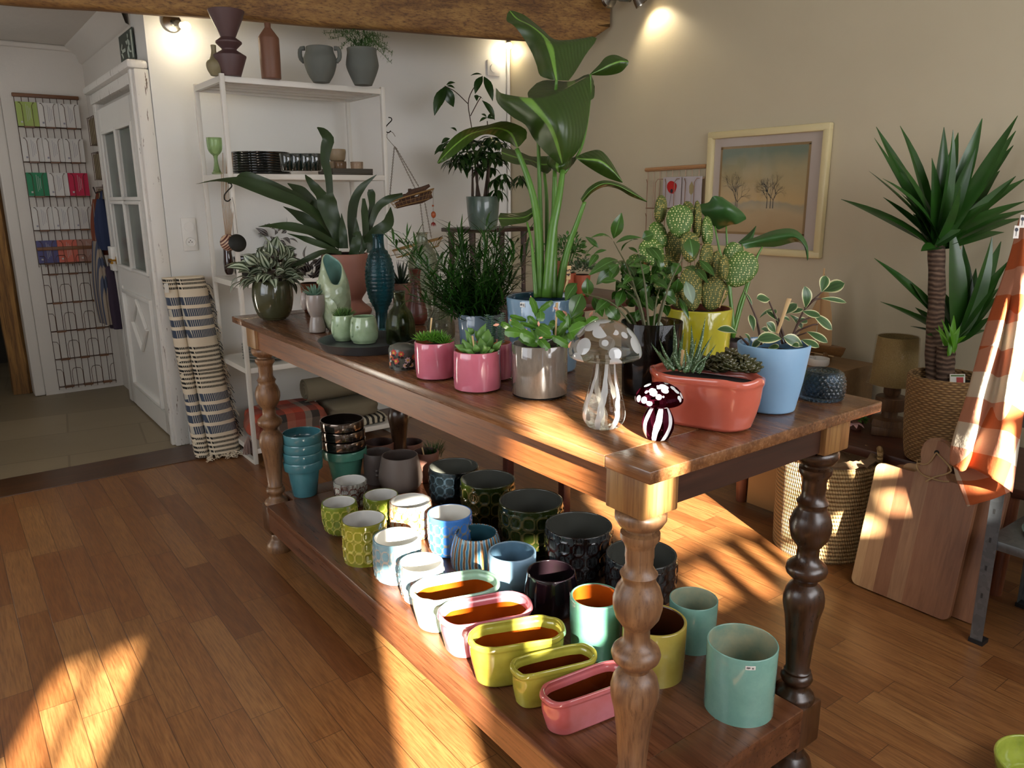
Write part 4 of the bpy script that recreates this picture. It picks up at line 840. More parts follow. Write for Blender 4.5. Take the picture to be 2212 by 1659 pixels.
for (x, y, s, dx, dy, dd) in ((80, 565, 45, -1, .2, -.06), (295, 492, 20, -.5, -1, -.01), (715, 555, 40, .1, 1, -.01), (745, 758, 30, -1, .3, -.08), (975, 325, 45, -1, -.7, 0), (1105, 380, 45, -1, -.8, 0), (1125, 425, 40, -.8, .3, 0), (1385, 325, 48, 1, -.6, .03), (1500, 400, 48, .7, -1, .03), (1185, 860, 50, .3, -1, -.085), (598, 145, 18, 0, -1, .03), (525, 630, 20, -1, .1, -.01)):
    a = V((dx, -dy, 0)).normalized(); D_ = RT*a.x+UP*a.y; c_ = atd(*c11(x, y), dC+dd); s_ = s/6.9125*dC/FOC
    obj('flower_bud', MB().tube([c_-D_*s_, c_-D_*s_*.4, c_, c_+D_*s_*.6, c_+D_*s_], [s_*.2, s_*.45, s_*.5, s_*.28, s_*.03], 8), M_bud.m, t, smooth=180)
stickon(t, cc, (atd(*c11(965, 760), dC+.0), atd(*c11(990, 235), dC+.01)), .005)
# --- blue-grey pot with dense grassy plant
t, cc, pr = lathething('potted_podocarpus', 'dense dark grassy-leaved bush in a blue-grey pot behind the pink ones', 'potted plant', 1039, 772, 86, [(677, 99)], [glaze('blue_grey_pot', '5f7182', '748796', sc_=5), M_soil], soil=.02)
sticker(t, cc, pr[-1][0]*.99, 994, 690, 4, 8)
g_ = MB(); ct = cc+V((0, 0, pr[-1][1])); dG = dep(cc)
for i in range(64):
    a = R(0, 6.28); q = R(0, .05); b = ct+V((math.cos(a)*q, math.sin(a)*q, -.02)); h = R(.03, .27); l_ = V((math.cos(a)*R(.03, .18), math.sin(a)*R(.03, .16), h)); tip = b+l_-RT*R(-.06, .09)*(h/.25)
    g_.tube([b, b.lerp(tip, .5)+V((0, 0, .01)), tip], [.0025, .002, .001], 5)
    nl = int(14+h*70)
    for k_ in range(nl):
        s = (k_+3)/(nl+3); p = b.lerp(tip, s); aa = k_*2.4; d = V((math.cos(aa)+R(-.5, .5), math.sin(aa)+R(-.5, .5), R(-.5, .9)))+l_.normalized()*.3; d.normalize(); g_.leaf(p, p+d*R(.05, .095), R(.005, .008), arch=R(-.1, .25), fold=.3, n=4, cols=1)
L_pod = leafmat('podocarpus_leaf', ['17310e', '2f5a1c'], .22, trans=.1); obj('foliage', g_, L_pod, t)
# --- big blue pot with bird of paradise
t, cc, pr = lathething('potted_bird_of_paradise', 'tall bird of paradise plant with huge paddle leaves in a blue glazed pot', 'potted plant', 1176, 812, 138, [(720, 154), (642, 167)], [glaze('sky_grey_blue_pot', '6786a0', '7d9bb2', sc_=4), glaze('deep_blue_in', '2a4356', '3c5a6e')], soil=.035, th=.007, rnd=.01)
sticker(t, cc, pr[-1][0]*.99, 1129.5, 660.5, 12, 9.5); dB = dep(cc)
L_bop = N('bird_of_paradise_leaf'); c_ = L_bop.co(); n_ = L_bop.noise(c_, 6, 4); col = L_bop.mix(n_, hx('22380f'), hx('3c541a')); wv = L_bop.n('ShaderNodeTexWave'); L_bop.set(wv.inputs['Vector'], c_); wv.inputs['Scale'].default_value = 22; wv.inputs['Distortion'].default_value = 1.5
mr = L_bop.ramp(L_bop.attr(), [(0, (1, 1, 1, 1)), (.07, (.9, .9, .9, 1)), (.1, (0, 0, 0, 1))]); col = L_bop.mix(mr, col, hx('6f9a3e')); col = L_bop.mix(L_bop.math('MULTIPLY', wv.outputs['Fac'], .15), col, hx('16300f'))
L_bop.p(Base_Color=col, Roughness=.34); L_bop.bump(wv.outputs['Fac'], .002, .25)
tr_ = L_bop.n('ShaderNodeBsdfTranslucent'); L_bop.set(tr_.inputs[0], col); mx = L_bop.n('ShaderNodeMixShader'); mx.inputs[0].default_value = .15
L_bop.nt.links.new(L_bop.b.outputs[0], mx.inputs[1]); L_bop.nt.links.new(tr_.outputs[0], mx.inputs[2]); L_bop.nt.links.new(mx.outputs[0], L_bop.out.inputs[0]); L_bop = L_bop.m
BL = {
 'a': ([[(880, 460, .02), (915, 464, 0), (985, 466, .03)], [(820, 436, .05), (905, 405, 0), (1020, 420, .06)], [(800, 375, .07), (892, 335, .01), (1082, 318, .1)], [(770, 300, .09), (875, 270, .02), (1143, 212, .13)], [(715, 205, .08), (845, 212, .05), (935, 240, .1)], [(665, 145, .08), (770, 150, .07), (825, 162, .1)], [(628, 122, .1), (690, 110, .1), (735, 90, .12)], [(630, 80, .12), (645, 62, .12), (665, 62, .12)]], .05),
 'b': ([[(925, 946, .0), (940, 946, -.01), (957, 942, -.02), (985, 932, 0)], [(850, 880, .0), (900, 878, -.02), (962, 870, -.04), (1045, 862, .0)], [(782, 800, .01), (860, 790, -.03), (950, 780, -.06), (1085, 755, .0)], [(735, 722, .02), (810, 712, -.03), (930, 700, -.07), (1105, 640, .02)], [(655, 672, .05), (720, 640, -.01), (905, 625, -.06), (1113, 540, .04)], [(572, 590, .09), (640, 580, .01), (870, 558, -.04), (1108, 445, .06)], [(565, 508, .10), (622, 545, .03), (865, 560, -.03), (1100, 440, .07)]], -.04),
 'c': ([[(752, 565, .08), (870, 562, .0), (1000, 492, .05), (1108, 445, .05), (1112, 580, .05)], [(752, 530, .12), (860, 500, .08), (1000, 480, .08), (1118, 440, .08), (1132, 560, .06)], [(800, 480, .14), (860, 462, .12), (1000, 470, .1), (1100, 428, .1), (1136, 500, .07)]], .02),
 'd': ([[(1108, 428, .05), (1110, 432, .05), (1120, 434, .05)], [(1160, 375, .04), (1165, 405, .03), (1180, 437, .04)], [(1200, 330, .03), (1225, 375, .01), (1240, 432, .03)], [(1255, 317, .02), (1285, 355, .0), (1290, 415, .02)], [(1325, 345, .01), (1332, 358, .01), (1328, 375, .01)]], .02),
 'e': ([[(742, 800, -.02), (690, 852, 0), (650, 828, .02)], [(735, 745, -.06), (650, 770, -.01), (600, 808, .02)], [(620, 700, -.09), (570, 740, -.03), (550, 782, .0)], [(515, 722, -.1), (495, 752, -.05), (495, 778, -.02)], [(395, 745, -.1), (410, 778, -.07), (435, 808, -.04)], [(310, 800, -.1), (325, 842, -.08), (350, 878, -.06)], [(250, 890, -.1), (255, 912, -.09), (275, 928, -.08)], [(226, 938, -.1), (228, 943, -.1), (235, 947, -.1)]], -.02),
 'f': ([[(880, 905, 0), (885, 945, 0), (885, 985, 0)], [(840, 902, .02), (830, 950, 0), (850, 1003, -.02)], [(770, 903, .04), (760, 925, 0), (770, 955, -.03)], [(690, 872, .05), (685, 910, 0), (680, 950, -.03)], [(600, 850, .05), (596, 880, .03), (600, 920, 0)]], .08),
 'g': ([[(1028, 905, 0), (1032, 915, 0), (1040, 925, 0)], [(1090, 878, .03), (1085, 920, 0), (1105, 970, .02)], [(1165, 868, .04), (1165, 930, .0), (1190, 1020, .03)], [(1225, 925, .04), (1235, 980, .01), (1245, 1042, .03)], [(1295, 1045, .02), (1298, 1051, .02), (1295, 1057, .02)]], -.02),
 'h': ([[(1055, 1148, 0), (1060, 1160, 0), (1068, 1172, 0)], [(1100, 1085, -.02), (1115, 1100, -.03), (1125, 1112, -.02)], [(1170, 1045, -.03), (1185, 1062, -.05), (1195, 1080, -.03)], [(1250, 1050, -.03), (1262, 1070, -.05), (1270, 1092, -.03)], [(1330, 1085, -.02), (1335, 1105, -.04), (1345, 1135, -.02)], [(1435, 1160, 0), (1440, 1165, 0), (1436, 1168, 0)]], -.06),
 'i': ([[(780, 1195, 0), (782, 1225, 0), (780, 1250, 0)], [(725, 1225, .03), (730, 1255, 0), (735, 1285, -.02)], [(650, 1232, .05), (650, 1262, .0), (660, 1298, -.03)], [(590, 1230, .05), (580, 1262, .02), (598, 1312, -.02)]], .02),
 'j': ([[(862, 900, .03), (900, 905, -.02), (960, 920, -.05), (1030, 905, 0)], [(862, 950, .03), (890, 960, -.03), (950, 960, -.06), (1015, 945, 0)], [(900, 985, .0), (915, 990, -.03), (940, 1000, -.04), (975, 985, 0)]], .03)}
for k_, (rows, d_) in BL.items():
    m_ = MB(); patch(m_, [[c5(p[0], p[1])+(p[2],) for p in r] for r in rows], dB+d_, 22, 12); obj('leaf', m_, L_bop, t, smooth=180)
L_stk = leafmat('stalk_green', ['3a6420', '5f8a34'], .35, trans=0)
for (pts, ws) in (([(685, 860, 0), (740, 1000, 0), (790, 1180, 0), (815, 1400, -.01), (812, 1720, -.02)], (28, 34, 42, 52, 60)), ([(810, 820, 0), (815, 1000, .03), (822, 1250, .03), (830, 1720, .02)], (20, 24, 28, 40)), ([(845, 1000, .06), (858, 1150, .05), (860, 1350, .04), (866, 1720, .03)], (18, 22, 26, 36)), ([(905, 990, .02), (903, 1200, .02), (895, 1500, .0), (890, 1720, 0)], (24, 36, 52, 60)), ([(952, 985, -.02), (928, 1150, -.03), (890, 1350, -.03), (858, 1720, -.03)], (30, 40, 52, 58)), ([(1078, 1165, -.05), (1045, 1260, -.04), (990, 1410, -.02), (955, 1540, -.01), (925, 1720, 0)], (22, 26, 34, 44, 50)), ([(745, 1285, 0), (770, 1400, -.02), (785, 1560, -.03), (797, 1720, -.03)], (12, 16, 22, 28)), ([(1110, 430, .05), (1105, 600, .08), (1060, 850, .06), (960, 1000, .02)], (14, 14, 16, 20)), ([(915, 462, .05), (900, 700, .1), (905, 990, .03)], (18, 20, 24))):
    P = cat_([atd(*c5(x, y), dB+dd) for x, y, dd in pts], 16); m = len(ws)-1; rs = []
    for i in range(17): x = i/16*m; k = min(int(x), m-1); rs.append((ws[k]+(ws[k+1]-ws[k])*(x-k))/2/2.675*dB/FOC)
    obj('stalk', MB().tube(P, rs, 12), L_stk, t, smooth=180)
stk = MB().tube([atd(*c9(385, 1200), dB-.03), atd(*c9(425, 1040), dB-.03)], .0035, 8); a_, b_ = atd(*c9(432, 1045), dB-.03), atd(*c9(445, 855), dB-.03); q_ = RT*.0052
stk = MB().add([a_-q_, a_+q_, b_+q_, b_-q_, a_-q_+FW*.002, a_+q_+FW*.002, b_+q_+FW*.002, b_-q_+FW*.002], [(0, 1, 2, 3), (7, 6, 5, 4), (0, 3, 7, 4), (1, 5, 6, 2), (2, 6, 7, 3)]).tube([atd(*c9(385, 1200), dB-.03), atd(*c9(425, 1045), dB-.029)], .003, 8)
so = obj('label_stick', stk, M_stick, t, label='pale wooden price stick')
def text(parent, txt, size, org, xdir, ydir, mat, name='lettering', depth=.0004):
    cu = bpy.data.curves.new('txt', 'FONT'); cu.body = txt; cu.size = size; cu.extrude = depth; cu.align_x = 'CENTER'; cu.align_y = 'CENTER'
    to = bpy.data.objects.new('txt', cu); C.objects.link(to); bpy.context.view_layer.update(); me = bpy.data.meshes.new_from_object(to); bpy.data.objects.remove(to)
    x, y = V(xdir).normalized(), V(ydir).normalized(); z = x.cross(y); o0 = V()
    q = parent
    while q is not None: o0 += q.location; q = q.parent
    for v in me.vertices: c = v.co.copy(); v.co = V(org)+x*c.x+y*c.y+z*c.z-o0
    me.materials.clear(); me.materials.append(mat); o = bpy.data.objects.new(name, me); C.objects.link(o); o.parent = parent; return o
mid = (a_+b_)/2-FW*.0012; text(so, '4,5', .016, mid, (b_-a_).normalized(), -RT, solid('ink', '1b1b2a', .6))
# --- glass mushrooms
def mushroom_mats(nm, tint, dark):
    out = []
    for part in ('cap', 'stem'):
        M = N(nm+part); c = M.co()
        if part == 'cap':
            vo = M.n('ShaderNodeTexVoronoi', feature='F1'); M.set(vo.inputs['Vector'], M.mix(.25, c, (0, 0, 0, 1)) if False else c); vo.inputs['Scale'].default_value = 34 if not dark else 75; s = M.sep(vo.outputs['Color']); f = M.math('MULTIPLY', M.math('GREATER_THAN', s[0], .36 if not dark else .4), M.math('LESS_THAN', vo.outputs['Distance'], .56 if not dark else .52))
        else:
            o = M.sep(c); a = M.math('ARCTAN2', o[1], o[0]); w_ = M.math('SINE', M.math('ADD', M.math('MULTIPLY', a, 7.0), M.math('ADD', M.math('MULTIPLY', o[2], -35.0 if not dark else -60.0), M.math('MULTIPLY', M.noise(c, 18, 2), 4.0)))); f = M.math('GREATER_THAN', w_, .45 if not dark else .2)
        gl = M.n('ShaderNodeBsdfGlass'); gl.inputs['Color'].default_value = hx(tint); gl.inputs['Roughness'].default_value = .02; tr = M.n('ShaderNodeBsdfTransparent'); tr.inputs[0].default_value = hx(tint); m1 = M.n('ShaderNodeMixShader'); m1.inputs[0].default_value = .28 if not dark else .35
        M.nt.links.new(tr.outputs[0], m1.inputs[1]); M.nt.links.new(gl.outputs[0], m1.inputs[2]); M.p(Base_Color=hx('d9dde0') if dark else hx('b5b8b8'), Roughness=.08, Coat_Weight=1.0)
        m2 = M.n('ShaderNodeMixShader'); M.set(m2.inputs[0], M.math('MULTIPLY', f, .97 if dark else .78)); M.nt.links.new(m1.outputs[0], m2.inputs[1]); M.nt.links.new(M.b.outputs[0], m2.inputs[2]); M.nt.links.new(m2.outputs[0], M.out.inputs[0]); out.append(M.m)
    return out
y7 = lambda y: 380+y/2.8606
for (lb, u, vb, st, cp, mats) in (('large clear glass mushroom with white blotches and swirled stem', 1303.4, 928.5, ((1565, 120), (1545, 190), (1510, 250), (1475, 269), (1430, 262), (1370, 232), (1300, 192), (1220, 152), (1160, 138), (1120, 140)), ((1112, 170), (1126, 300), (1120, 420), (1100, 454), (1070, 450), (1030, 425), (980, 365), (930, 265), (895, 130), (888, 10)), mushroom_mats('big_mushroom_', 'f2f0ea', False)),
        ('small dark purple glass mushroom with white spots and stripes', 1419.8, 951.5, ((1634, 80), (1620, 130), (1590, 172), (1555, 198), (1525, 202), (1490, 188), (1450, 150), (1420, 120), (1400, 114)), ((1396, 130), (1408, 220), (1396, 285), (1376, 302), (1350, 288), (1315, 235), (1288, 140), (1276, 10)), mushroom_mats('small_mushroom_', '8a4a60', True))):
    cc, r0, rg = fitpot(u, vb, st[0][1]/2.8606, ZT, [(y7(y), w_/2.8606) for y, w_ in st[1:]+cp]); ns = len(st)-1
    t = thing('glass_mushroom', lb, 'figurine', cc)
    pr = smoothrings([(.001, 0), (r0*.8, .0), (r0, .003)]+rg[:ns], 30); obj('stem', MB().lathe(pr, cc, 64, close=False), mats[1], t, smooth=180)
    pr = smoothrings([(rg[ns-1][0]*.98, rg[ns-1][1]-.001)]+rg[ns:], 30); obj('cap', MB().lathe(pr, cc, 64, close=False), mats[0], t, smooth=180)
# --- smoky glass vase holding a leafy ficus
t, cc, pr = lathething('glass_vase', 'dark smoky glass cylinder vase holding a leafy green ficus plant', 'vase', 1402, 867, 120, [(694, 134)], [glass('smoky_glass', '8a8280', .03, alpha=.5)]*2, pname='vase_body', th=.003)
dF = dep(cc); fc = thing('potted_ficus', 'leafy ficus with glossy oval leaves standing inside the smoky glass vase', 'potted plant', cc+V((0, 0, .012)))
obj('nursery_pot', MB().lathe([(.001, .01), (.036, .01), (.048, .085), (.05, .088), (.046, .088), (.001, .08)], cc, 32, close=False), solid('dark_plastic', '2a1c18', .6), fc)
st = MB(); base = cc+V((0, 0, .09))
for tip in (c9(1055, 520), c9(1110, 790), c9(1230, 1050), c9(620, 1230), c9(900, 1330), c9(1400, 700), c7(850, 500), c7(800, 600), c7(700, 700), c9(1220, 1200)):
    T = atd(*tip, dF+R(-.03, .05)); P = cat_([base, base.lerp(T, .5)+V((0, 0, .04)), T], 8); st.tube(P, [.0035-.0025*i/8 for i in range(9)], 6)
obj('stem', st, solid('ficus_stem', '4a4a2a', .6), fc)
lf = MB(); FL = [(c9, a) for a in ((1055, 480, 1165, 125, 175), (1040, 500, 740, 470, 75), (1085, 545, 1440, 470, 80), (850, 610, 665, 455, 95), (1160, 655, 1400, 490, 90), (960, 640, 780, 700, 60), (1110, 775, 710, 990, 170), (1130, 830, 820, 1115, 180), (1110, 830, 1000, 1070, 140), (840, 700, 710, 880, 100), (690, 1020, 700, 1290, 170), (620, 1240, 470, 1570, 240), (540, 1110, 390, 1340, 150), (1190, 1180, 1095, 1430, 160), (1250, 1200, 1400, 1430, 170), (1430, 1260, 1600, 1480, 180), (1430, 1090, 1500, 1205, 110), (1480, 870, 1270, 860, 90), (1450, 480, 1610, 420, 170), (870, 1080, 1100, 1060, 110), (780, 1290, 900, 1560, 170), (940, 1400, 1090, 1590, 170), (1240, 1060, 1540, 1090, 90), (1100, 1150, 1300, 1200, 170), (1260, 600, 1390, 680, 60), (660, 780, 820, 570, 60), (560, 1350, 480, 1200, 100), (1000, 1330, 800, 1500, 160), (1120, 1450, 1000, 1650, 180), (380, 1200, 560, 1100, 110), (1300, 1000, 1180, 1120, 120), (1500, 600, 1620, 760, 90))]
FL += [(c7, a) for a in ((885, 385, 905, 500, 105), (820, 540, 780, 620, 70), (850, 565, 915, 590, 70), (815, 635, 795, 725, 78), (860, 650, 905, 790, 75), (945, 520, 1040, 620, 52), (915, 575, 1000, 665, 52), (640, 440, 720, 540, 60), (690, 850, 640, 985, 95), (695, 890, 705, 1015, 65), (570, 840, 500, 940, 90), (820, 750, 882, 885, 36), (640, 680, 600, 780, 75), (660, 650, 750, 700, 70), (720, 720, 800, 790, 85), (700, 760, 620, 810, 80), (560, 740, 500, 800, 70), (640, 560, 560, 600, 70), (620, 500, 540, 540, 50), (760, 640, 700, 600, 60), (600, 640, 540, 700, 80), (590, 820, 560, 900, 60), (740, 600, 800, 560, 50), (780, 700, 740, 780, 70))]
for f_, (bx, by, tx, ty, w_) in FL:
    s_ = 6.38 if f_ is c9 else 2.8606; pxleaf(lf, f_(bx, by), f_(tx, ty), w_/s_, dF, dd=(R(-.03, .05), R(-.07, .04)), arch=R(.02, .14), fold=R(.05, .3), n=8, cols=3)
for i in range(95):
    b_ = c7(R(440, 760), R(560, 800)); a = R(0, 6.28); pxleaf(lf, b_, (b_[0]+22*math.cos(a), b_[1]+26*math.sin(a)), R(18, 26), dF, dd=(R(.02, .14), R(.0, .14)), arch=.1, n=6, cols=3)
obj('foliage', lf, leafmat('ficus_leaf', ['223f12', '3e6222'], .22, trans=.15, midrib='5b8748'), fc)
# --- coral oval planter with aloe and crassula
M_cor = glaze('coral_glaze', 'b3523f', 'c26552', rough=.18, sc_=4, coat=.6, bump=.4)
mb, cc, L_, rot, H, r_ = ovalpot('', c7(665, 1172), c7(1345, 1262), c7(950, 1262), c7(1062, 1180), c7(752, 1475), M_cor, M_cor, wave=.006, z0=ZT, shrink=.76, th=.008, ret=True, lip=1.0)
t = thing('planted_oval_planter', 'coral glazed oval planter with haworthia, dark crassula and wooden stick', 'potted plant', cc); obj('pot_body', mb, [M_cor, M_cor], t, smooth=60)
obj('soil', MB().lathe([(.001, H*.86), (r_*.93, H*.86)], cc, 40, L=L_, rot=rot, close=False), M_soil, t)
axd = V((math.cos(rot), math.sin(rot), 0)); axd = axd if axd.dot(RT) > 0 else -axd; dO = dep(cc)
g_ = MB()
for (bx, by, tx, ty, w_, dd) in ((760, 1190, 645, 1030, 26, 0), (780, 1180, 700, 1010, 26, .02), (800, 1190, 790, 895, 34, .03), (820, 1190, 850, 960, 36, .03), (840, 1200, 820, 1010, 30, 0), (880, 1200, 895, 915, 36, .03), (900, 1200, 985, 870, 34, .02), (920, 1200, 1025, 985, 26, .02), (930, 1210, 1050, 1040, 26, .01), (900, 1210, 960, 1060, 30, -.02), (870, 1210, 860, 1060, 30, -.03), (830, 1200, 780, 1090, 28, -.03), (790, 1200, 720, 1120, 26, -.03), (900, 1215, 1000, 1110, 24, -.03), (940, 1220, 985, 1130, 22, -.03), (760, 1195, 700, 1080, 24, -.02), (880, 1200, 930, 1000, 26, 0), (850, 1215, 905, 1120, 24, -.04), (770, 1150, 800, 960, 26, .04)):
    a = atd(*c7(bx, by), dO+dd-.01); b = atd(*c7(tx, ty), dO+dd+R(-.02, .02)); w2 = w_/2.8606*dO/FOC/2; P = cat_([a, a.lerp(b, .5)+V((R(-.005, .005), R(-.005, .005), 0)), b], 9); g_.tube(P, [w2*q for q in (1, 1, .95, .88, .78, .66, .52, .36, .2, .03)], 6)
MH = N('haworthia_leaf'); c_ = MH.co(); vo = MH.n('ShaderNodeTexVoronoi'); MH.set(vo.inputs['Vector'], MH.co(scale=(1, 1, 2))); vo.inputs['Scale'].default_value = 190; dots = MH.math('LESS_THAN', vo.outputs['Distance'], .3)
MH.p(Base_Color=MH.mix(dots, MH.mix(MH.noise(c_, 14, 2), hx('27401f'), hx('3f5c30')), hx('9db39a')), Roughness=.4); obj('haworthia', g_, MH.m, t, smooth=180)
g_ = MB(); dG2 = dO
cr_c = atd(*c7(1130, 1190), dO)
for i in range(46):
    a = R(0, 6.28); q = R(.0, 1)**.6; b = cr_c+axd*(math.cos(a)*q*.055)+axd.orthogonal().normalized()*0+V((0, 0, 0))+V((-axd.y, axd.x, 0))*(math.sin(a)*q*.03)+V((0, 0, R(-.01, .03)*(1.2-q)))
    rosette(g_, b, 8, .02, .012, -.1, 1.2, blunt=1)
obj('crassula', g_, leafmat('crassula_leaf', ['30441f', '4a2c20'], .25, trans=0), t, smooth=180)
stickon(t, cc, (atd(*c7(828, 1210), dO-.03), atd(*c7(845, 1075), dO-.035)), .0042)
# --- yellow pot with bunny-ear cactus
t, cc, pr = lathething('potted_cactus', 'bunny-ear cactus with many dotted pads in a bright yellow glazed pot', 'potted plant', 1503, 806, 126, [(757, 137), (667, 147)], [glaze('yellow_pot', 'a39a1c', 'b9b030', sc_=5, coat=.8, bump=.3), solid('brick_inside', '7a3a26', .6)], soil=.015, th=.009, dfm=handm())
dY = dep(cc); MCt = N('cactus_pad'); c_ = MCt.co(); vo = MCt.n('ShaderNodeTexVoronoi'); MCt.set(vo.inputs['Vector'], c_); vo.inputs['Scale'].default_value = 175; vo.inputs['Randomness'].default_value = .35; dots = MCt.ramp(vo.outputs['Distance'], [(.26, (1, 1, 1, 1)), (.36, (0, 0, 0, 1))])
MCt.p(Base_Color=MCt.mix(dots, MCt.mix(MCt.noise(c_, 6, 3), hx('2f5212'), hx('4f6e1c')), hx('dcd398')), Roughness=.6); MCt.bump(dots, .002, .8)
MCd = N('cactus_pad_dry'); c_ = MCd.co(); vo = MCd.n('ShaderNodeTexVoronoi'); MCd.set(vo.inputs['Vector'], c_); vo.inputs['Scale'].default_value = 190; vo.inputs['Randomness'].default_value = .35; dots = MCd.ramp(vo.outputs['Distance'], [(.3, (1, 1, 1, 1)), (.42, (0, 0, 0, 1))])
MCd.p(Base_Color=MCd.mix(dots, hx('454f18'), hx('b09a52')), Roughness=.7); MCd.bump(dots, .002, .8)
for (x, y, w_, h_, ro, dd, fa, dr_) in ((825, 280, 172, 205, 0, -.03, 0, 0), (708, 205, 80, 175, -8, .0, .9, 1), (934, 270, 46, 240, 0, .0, 1.2, 1), (885, 215, 75, 130, 20, .05, .5, 1), (995, 342, 80, 190, 0, .0, .9, 0), (693, 365, 118, 175, 18, .0, .3, 0), (655, 475, 160, 190, 30, -.02, .2, 0), (888, 440, 132, 190, 0, -.04, .3, 1), (988, 505, 92, 185, -8, -.03, .7, 1), (1148, 480, 165, 150, -35, .03, .2, 0), (1200, 580, 195, 245, -38, -.03, 0, 0), (1095, 568, 66, 155, -4, -.06, .8, 1), (1045, 560, 70, 200, -8, .0, .8, 1), (785, 450, 115, 240, 0, .02, .3, 1), (895, 700, 150, 270, 5, -.03, .2, 1), (1035, 730, 175, 215, -22, -.02, .2, 1), (815, 730, 130, 190, 5, .0, .3, 1), (570, 545, 110, 150, 50, .04, .2, 0), (750, 590, 140, 220, 15, .0, .3, 1), (960, 620, 110, 220, -5, .01, .3, 1), (700, 660, 120, 190, 30, .02, .2, 1)):
    c_ = atd(*c7(x, y), dY+dd); w2 = w_/2.8606*dY/FOC/2; h2 = h_/2.8606*dY/FOC/2; th_ = .011
    a = math.radians(ro); upv = UP*math.cos(a)-RT*math.sin(a); sv = RT*math.cos(a)+UP*math.sin(a)
    if fa: k = max(.35, math.cos(fa)); w3 = min(w2/k, h2*.85); sv = (sv*math.cos(fa)+FW*math.sin(fa)).normalized(); w2 = w3
    nv = sv.cross(upv).normalized(); rows = []
    for i in range(17):
        x_ = -1+2*i/16; rr_ = math.sqrt(max(0, 1-x_*x_)); k = (1+.18*x_); row = []
        for j in range(24):
            q = 2*PI*j/24; row.append(c_+upv*(x_*h2)+sv*(math.cos(q)*max(.02, rr_)*k*w2*.95)+nv*(math.sin(q)*max(.02, rr_**.8)*th_*(1.1-.3*x_)))
        rows.append(row)
    obj('cactus_pad', MB().grid(rows, wrap=True), MCd.m if dr_ else MCt.m, t, smooth=180)
stickon(t, cc, (atd(*c7(1070, 815), dY-.03), atd(*c7(1108, 705), dY-.03)), .003)
# --- light blue pot with variegated plant
t, cc, pr = lathething('potted_variegated_plant', 'cream-edged variegated trailing plant in a light blue glazed pot near the right table corner', 'potted plant', 1660, 896, 112, [(820, 137), (743, 161)], [glaze('light_blue_pot', '7499b8', '85a9c6', sc_=3, rough=.5, coat=.06, bump=.05), glaze('light_blue_in', '41617a', '587891')], soil=.02, th=.006, rnd=.005)
dV = dep(cc); st = MB()
for pts in ([(870, 960), (900, 840), (1035, 550), (1230, 360)], [(820, 940), (760, 760), (735, 660)], [(540, 960), (500, 720), (460, 600), (355, 360)], [(870, 960), (930, 820), (1100, 740), (1170, 730)], [(860, 950), (960, 720), (1100, 650)], [(780, 950), (720, 700), (620, 450)], [(400, 960), (300, 860)], [(1030, 550), (1130, 460), (1210, 440)], [(870, 960), (900, 880), (1050, 820)]):
    P = cat_([atd(*c10(x, y), dV+R(-.01, .01)) for x, y in pts], 10); st.tube(P, [.003-.0015*i/10 for i in range(11)], 6)
obj('stem', st, solid('plant_stem', '3c2418', .6), t, smooth=180)
lf = MB()
for (bx, by, tx, ty, w_, dd) in ((275, 830, 50, 785, 120, -.03), (640, 450, 490, 440, 130, 0), (455, 810, 415, 620, 85, -.01), (740, 700, 600, 580, 70, 0), (700, 820, 600, 710, 115, -.02), (770, 890, 495, 905, 160, -.06), (1010, 975, 790, 870, 140, -.05), (560, 870, 440, 990, 80, -.04), (990, 900, 1190, 985, 105, -.05), (1050, 810, 1285, 935, 100, -.02), (1110, 610, 1335, 790, 140, 0), (1000, 580, 1205, 640, 100, -.02), (1035, 550, 1028, 300, 125, 0), (1215, 370, 1265, 185, 120, 0), (1230, 360, 1475, 270, 190, .03), (1200, 440, 1495, 485, 75, 0), (800, 620, 940, 500, 120, .04), (850, 600, 1010, 560, 80, .04), (700, 560, 680, 620, 60, .03), (400, 970, 355, 835, 75, -.03), (860, 620, 1000, 780, 90, .04), (760, 650, 860, 690, 60, 0), (930, 700, 1060, 690, 90, .03), (620, 990, 740, 990, 90, -.05), (500, 980, 600, 860, 90, .0), (840, 930, 930, 860, 110, .02), (520, 660, 680, 560, 50, .04), (880, 960, 960, 980, 90, -.06), (540, 780, 620, 800, 80, .03), (350, 360, 440, 520, 30, 0)):
    pxleaf(lf, c10(bx, by), c10(tx, ty), w_/5.184, dV, dd=(dd, dd+R(-.03, .02)), arch=R(.0, .15), fold=R(0, .3), n=8, cols=5, blunt=.6, k=.6)
obj('foliage', lf, leafmat('variegated_leaf', ['35502a', '51703a'], .35, stripe=[(0, '3c5a30'), (.3, '2c4a26'), (.74, '4a6a3c'), (.82, 'cfcb98'), (1, 'dad6ab')], trans=.12), t)
stickon(t, cc, (atd(*c10(720, 830), dV-.01), atd(*c10(855, 440), dV-.01)), .0058)
# --- hobnail glass bowl
cc, r0, rg = fitpot(1772, 868, 72, ZT, [(860, 88), (846, 99), (830, 101), (815, 97), (805, 88), (801, 80)])
pr = smoothrings([(r0-.004, 0), (r0, .004)]+rg, 24); prz = zfill(pr, .0018); prof, mm = potprof(prz, .005); Hh = prz[-1][1]; no = len(prz)
def hob(t, i, r, z):
    if i > no or r < .02: return (r, 0)
    k = z/Hh*8; row = int(k); fz = k-row-.5; ft = (t/(2*PI)*26+.5*(row % 2)) % 1-.5; d = math.hypot(fz, ft); return (r+.0032*max(0, 1-(d/.42)**2), 0)
single('hobnail_bowl', MB().lathe(prof, cc, 208, mats=mm, dfm=hob, close=False), [glass('smoky_blue_glass', '90a8bd', .04, alpha=.8)]*2, 'low dark blue hobnail glass bowl at the right table corner', 'bowl', smooth=60)
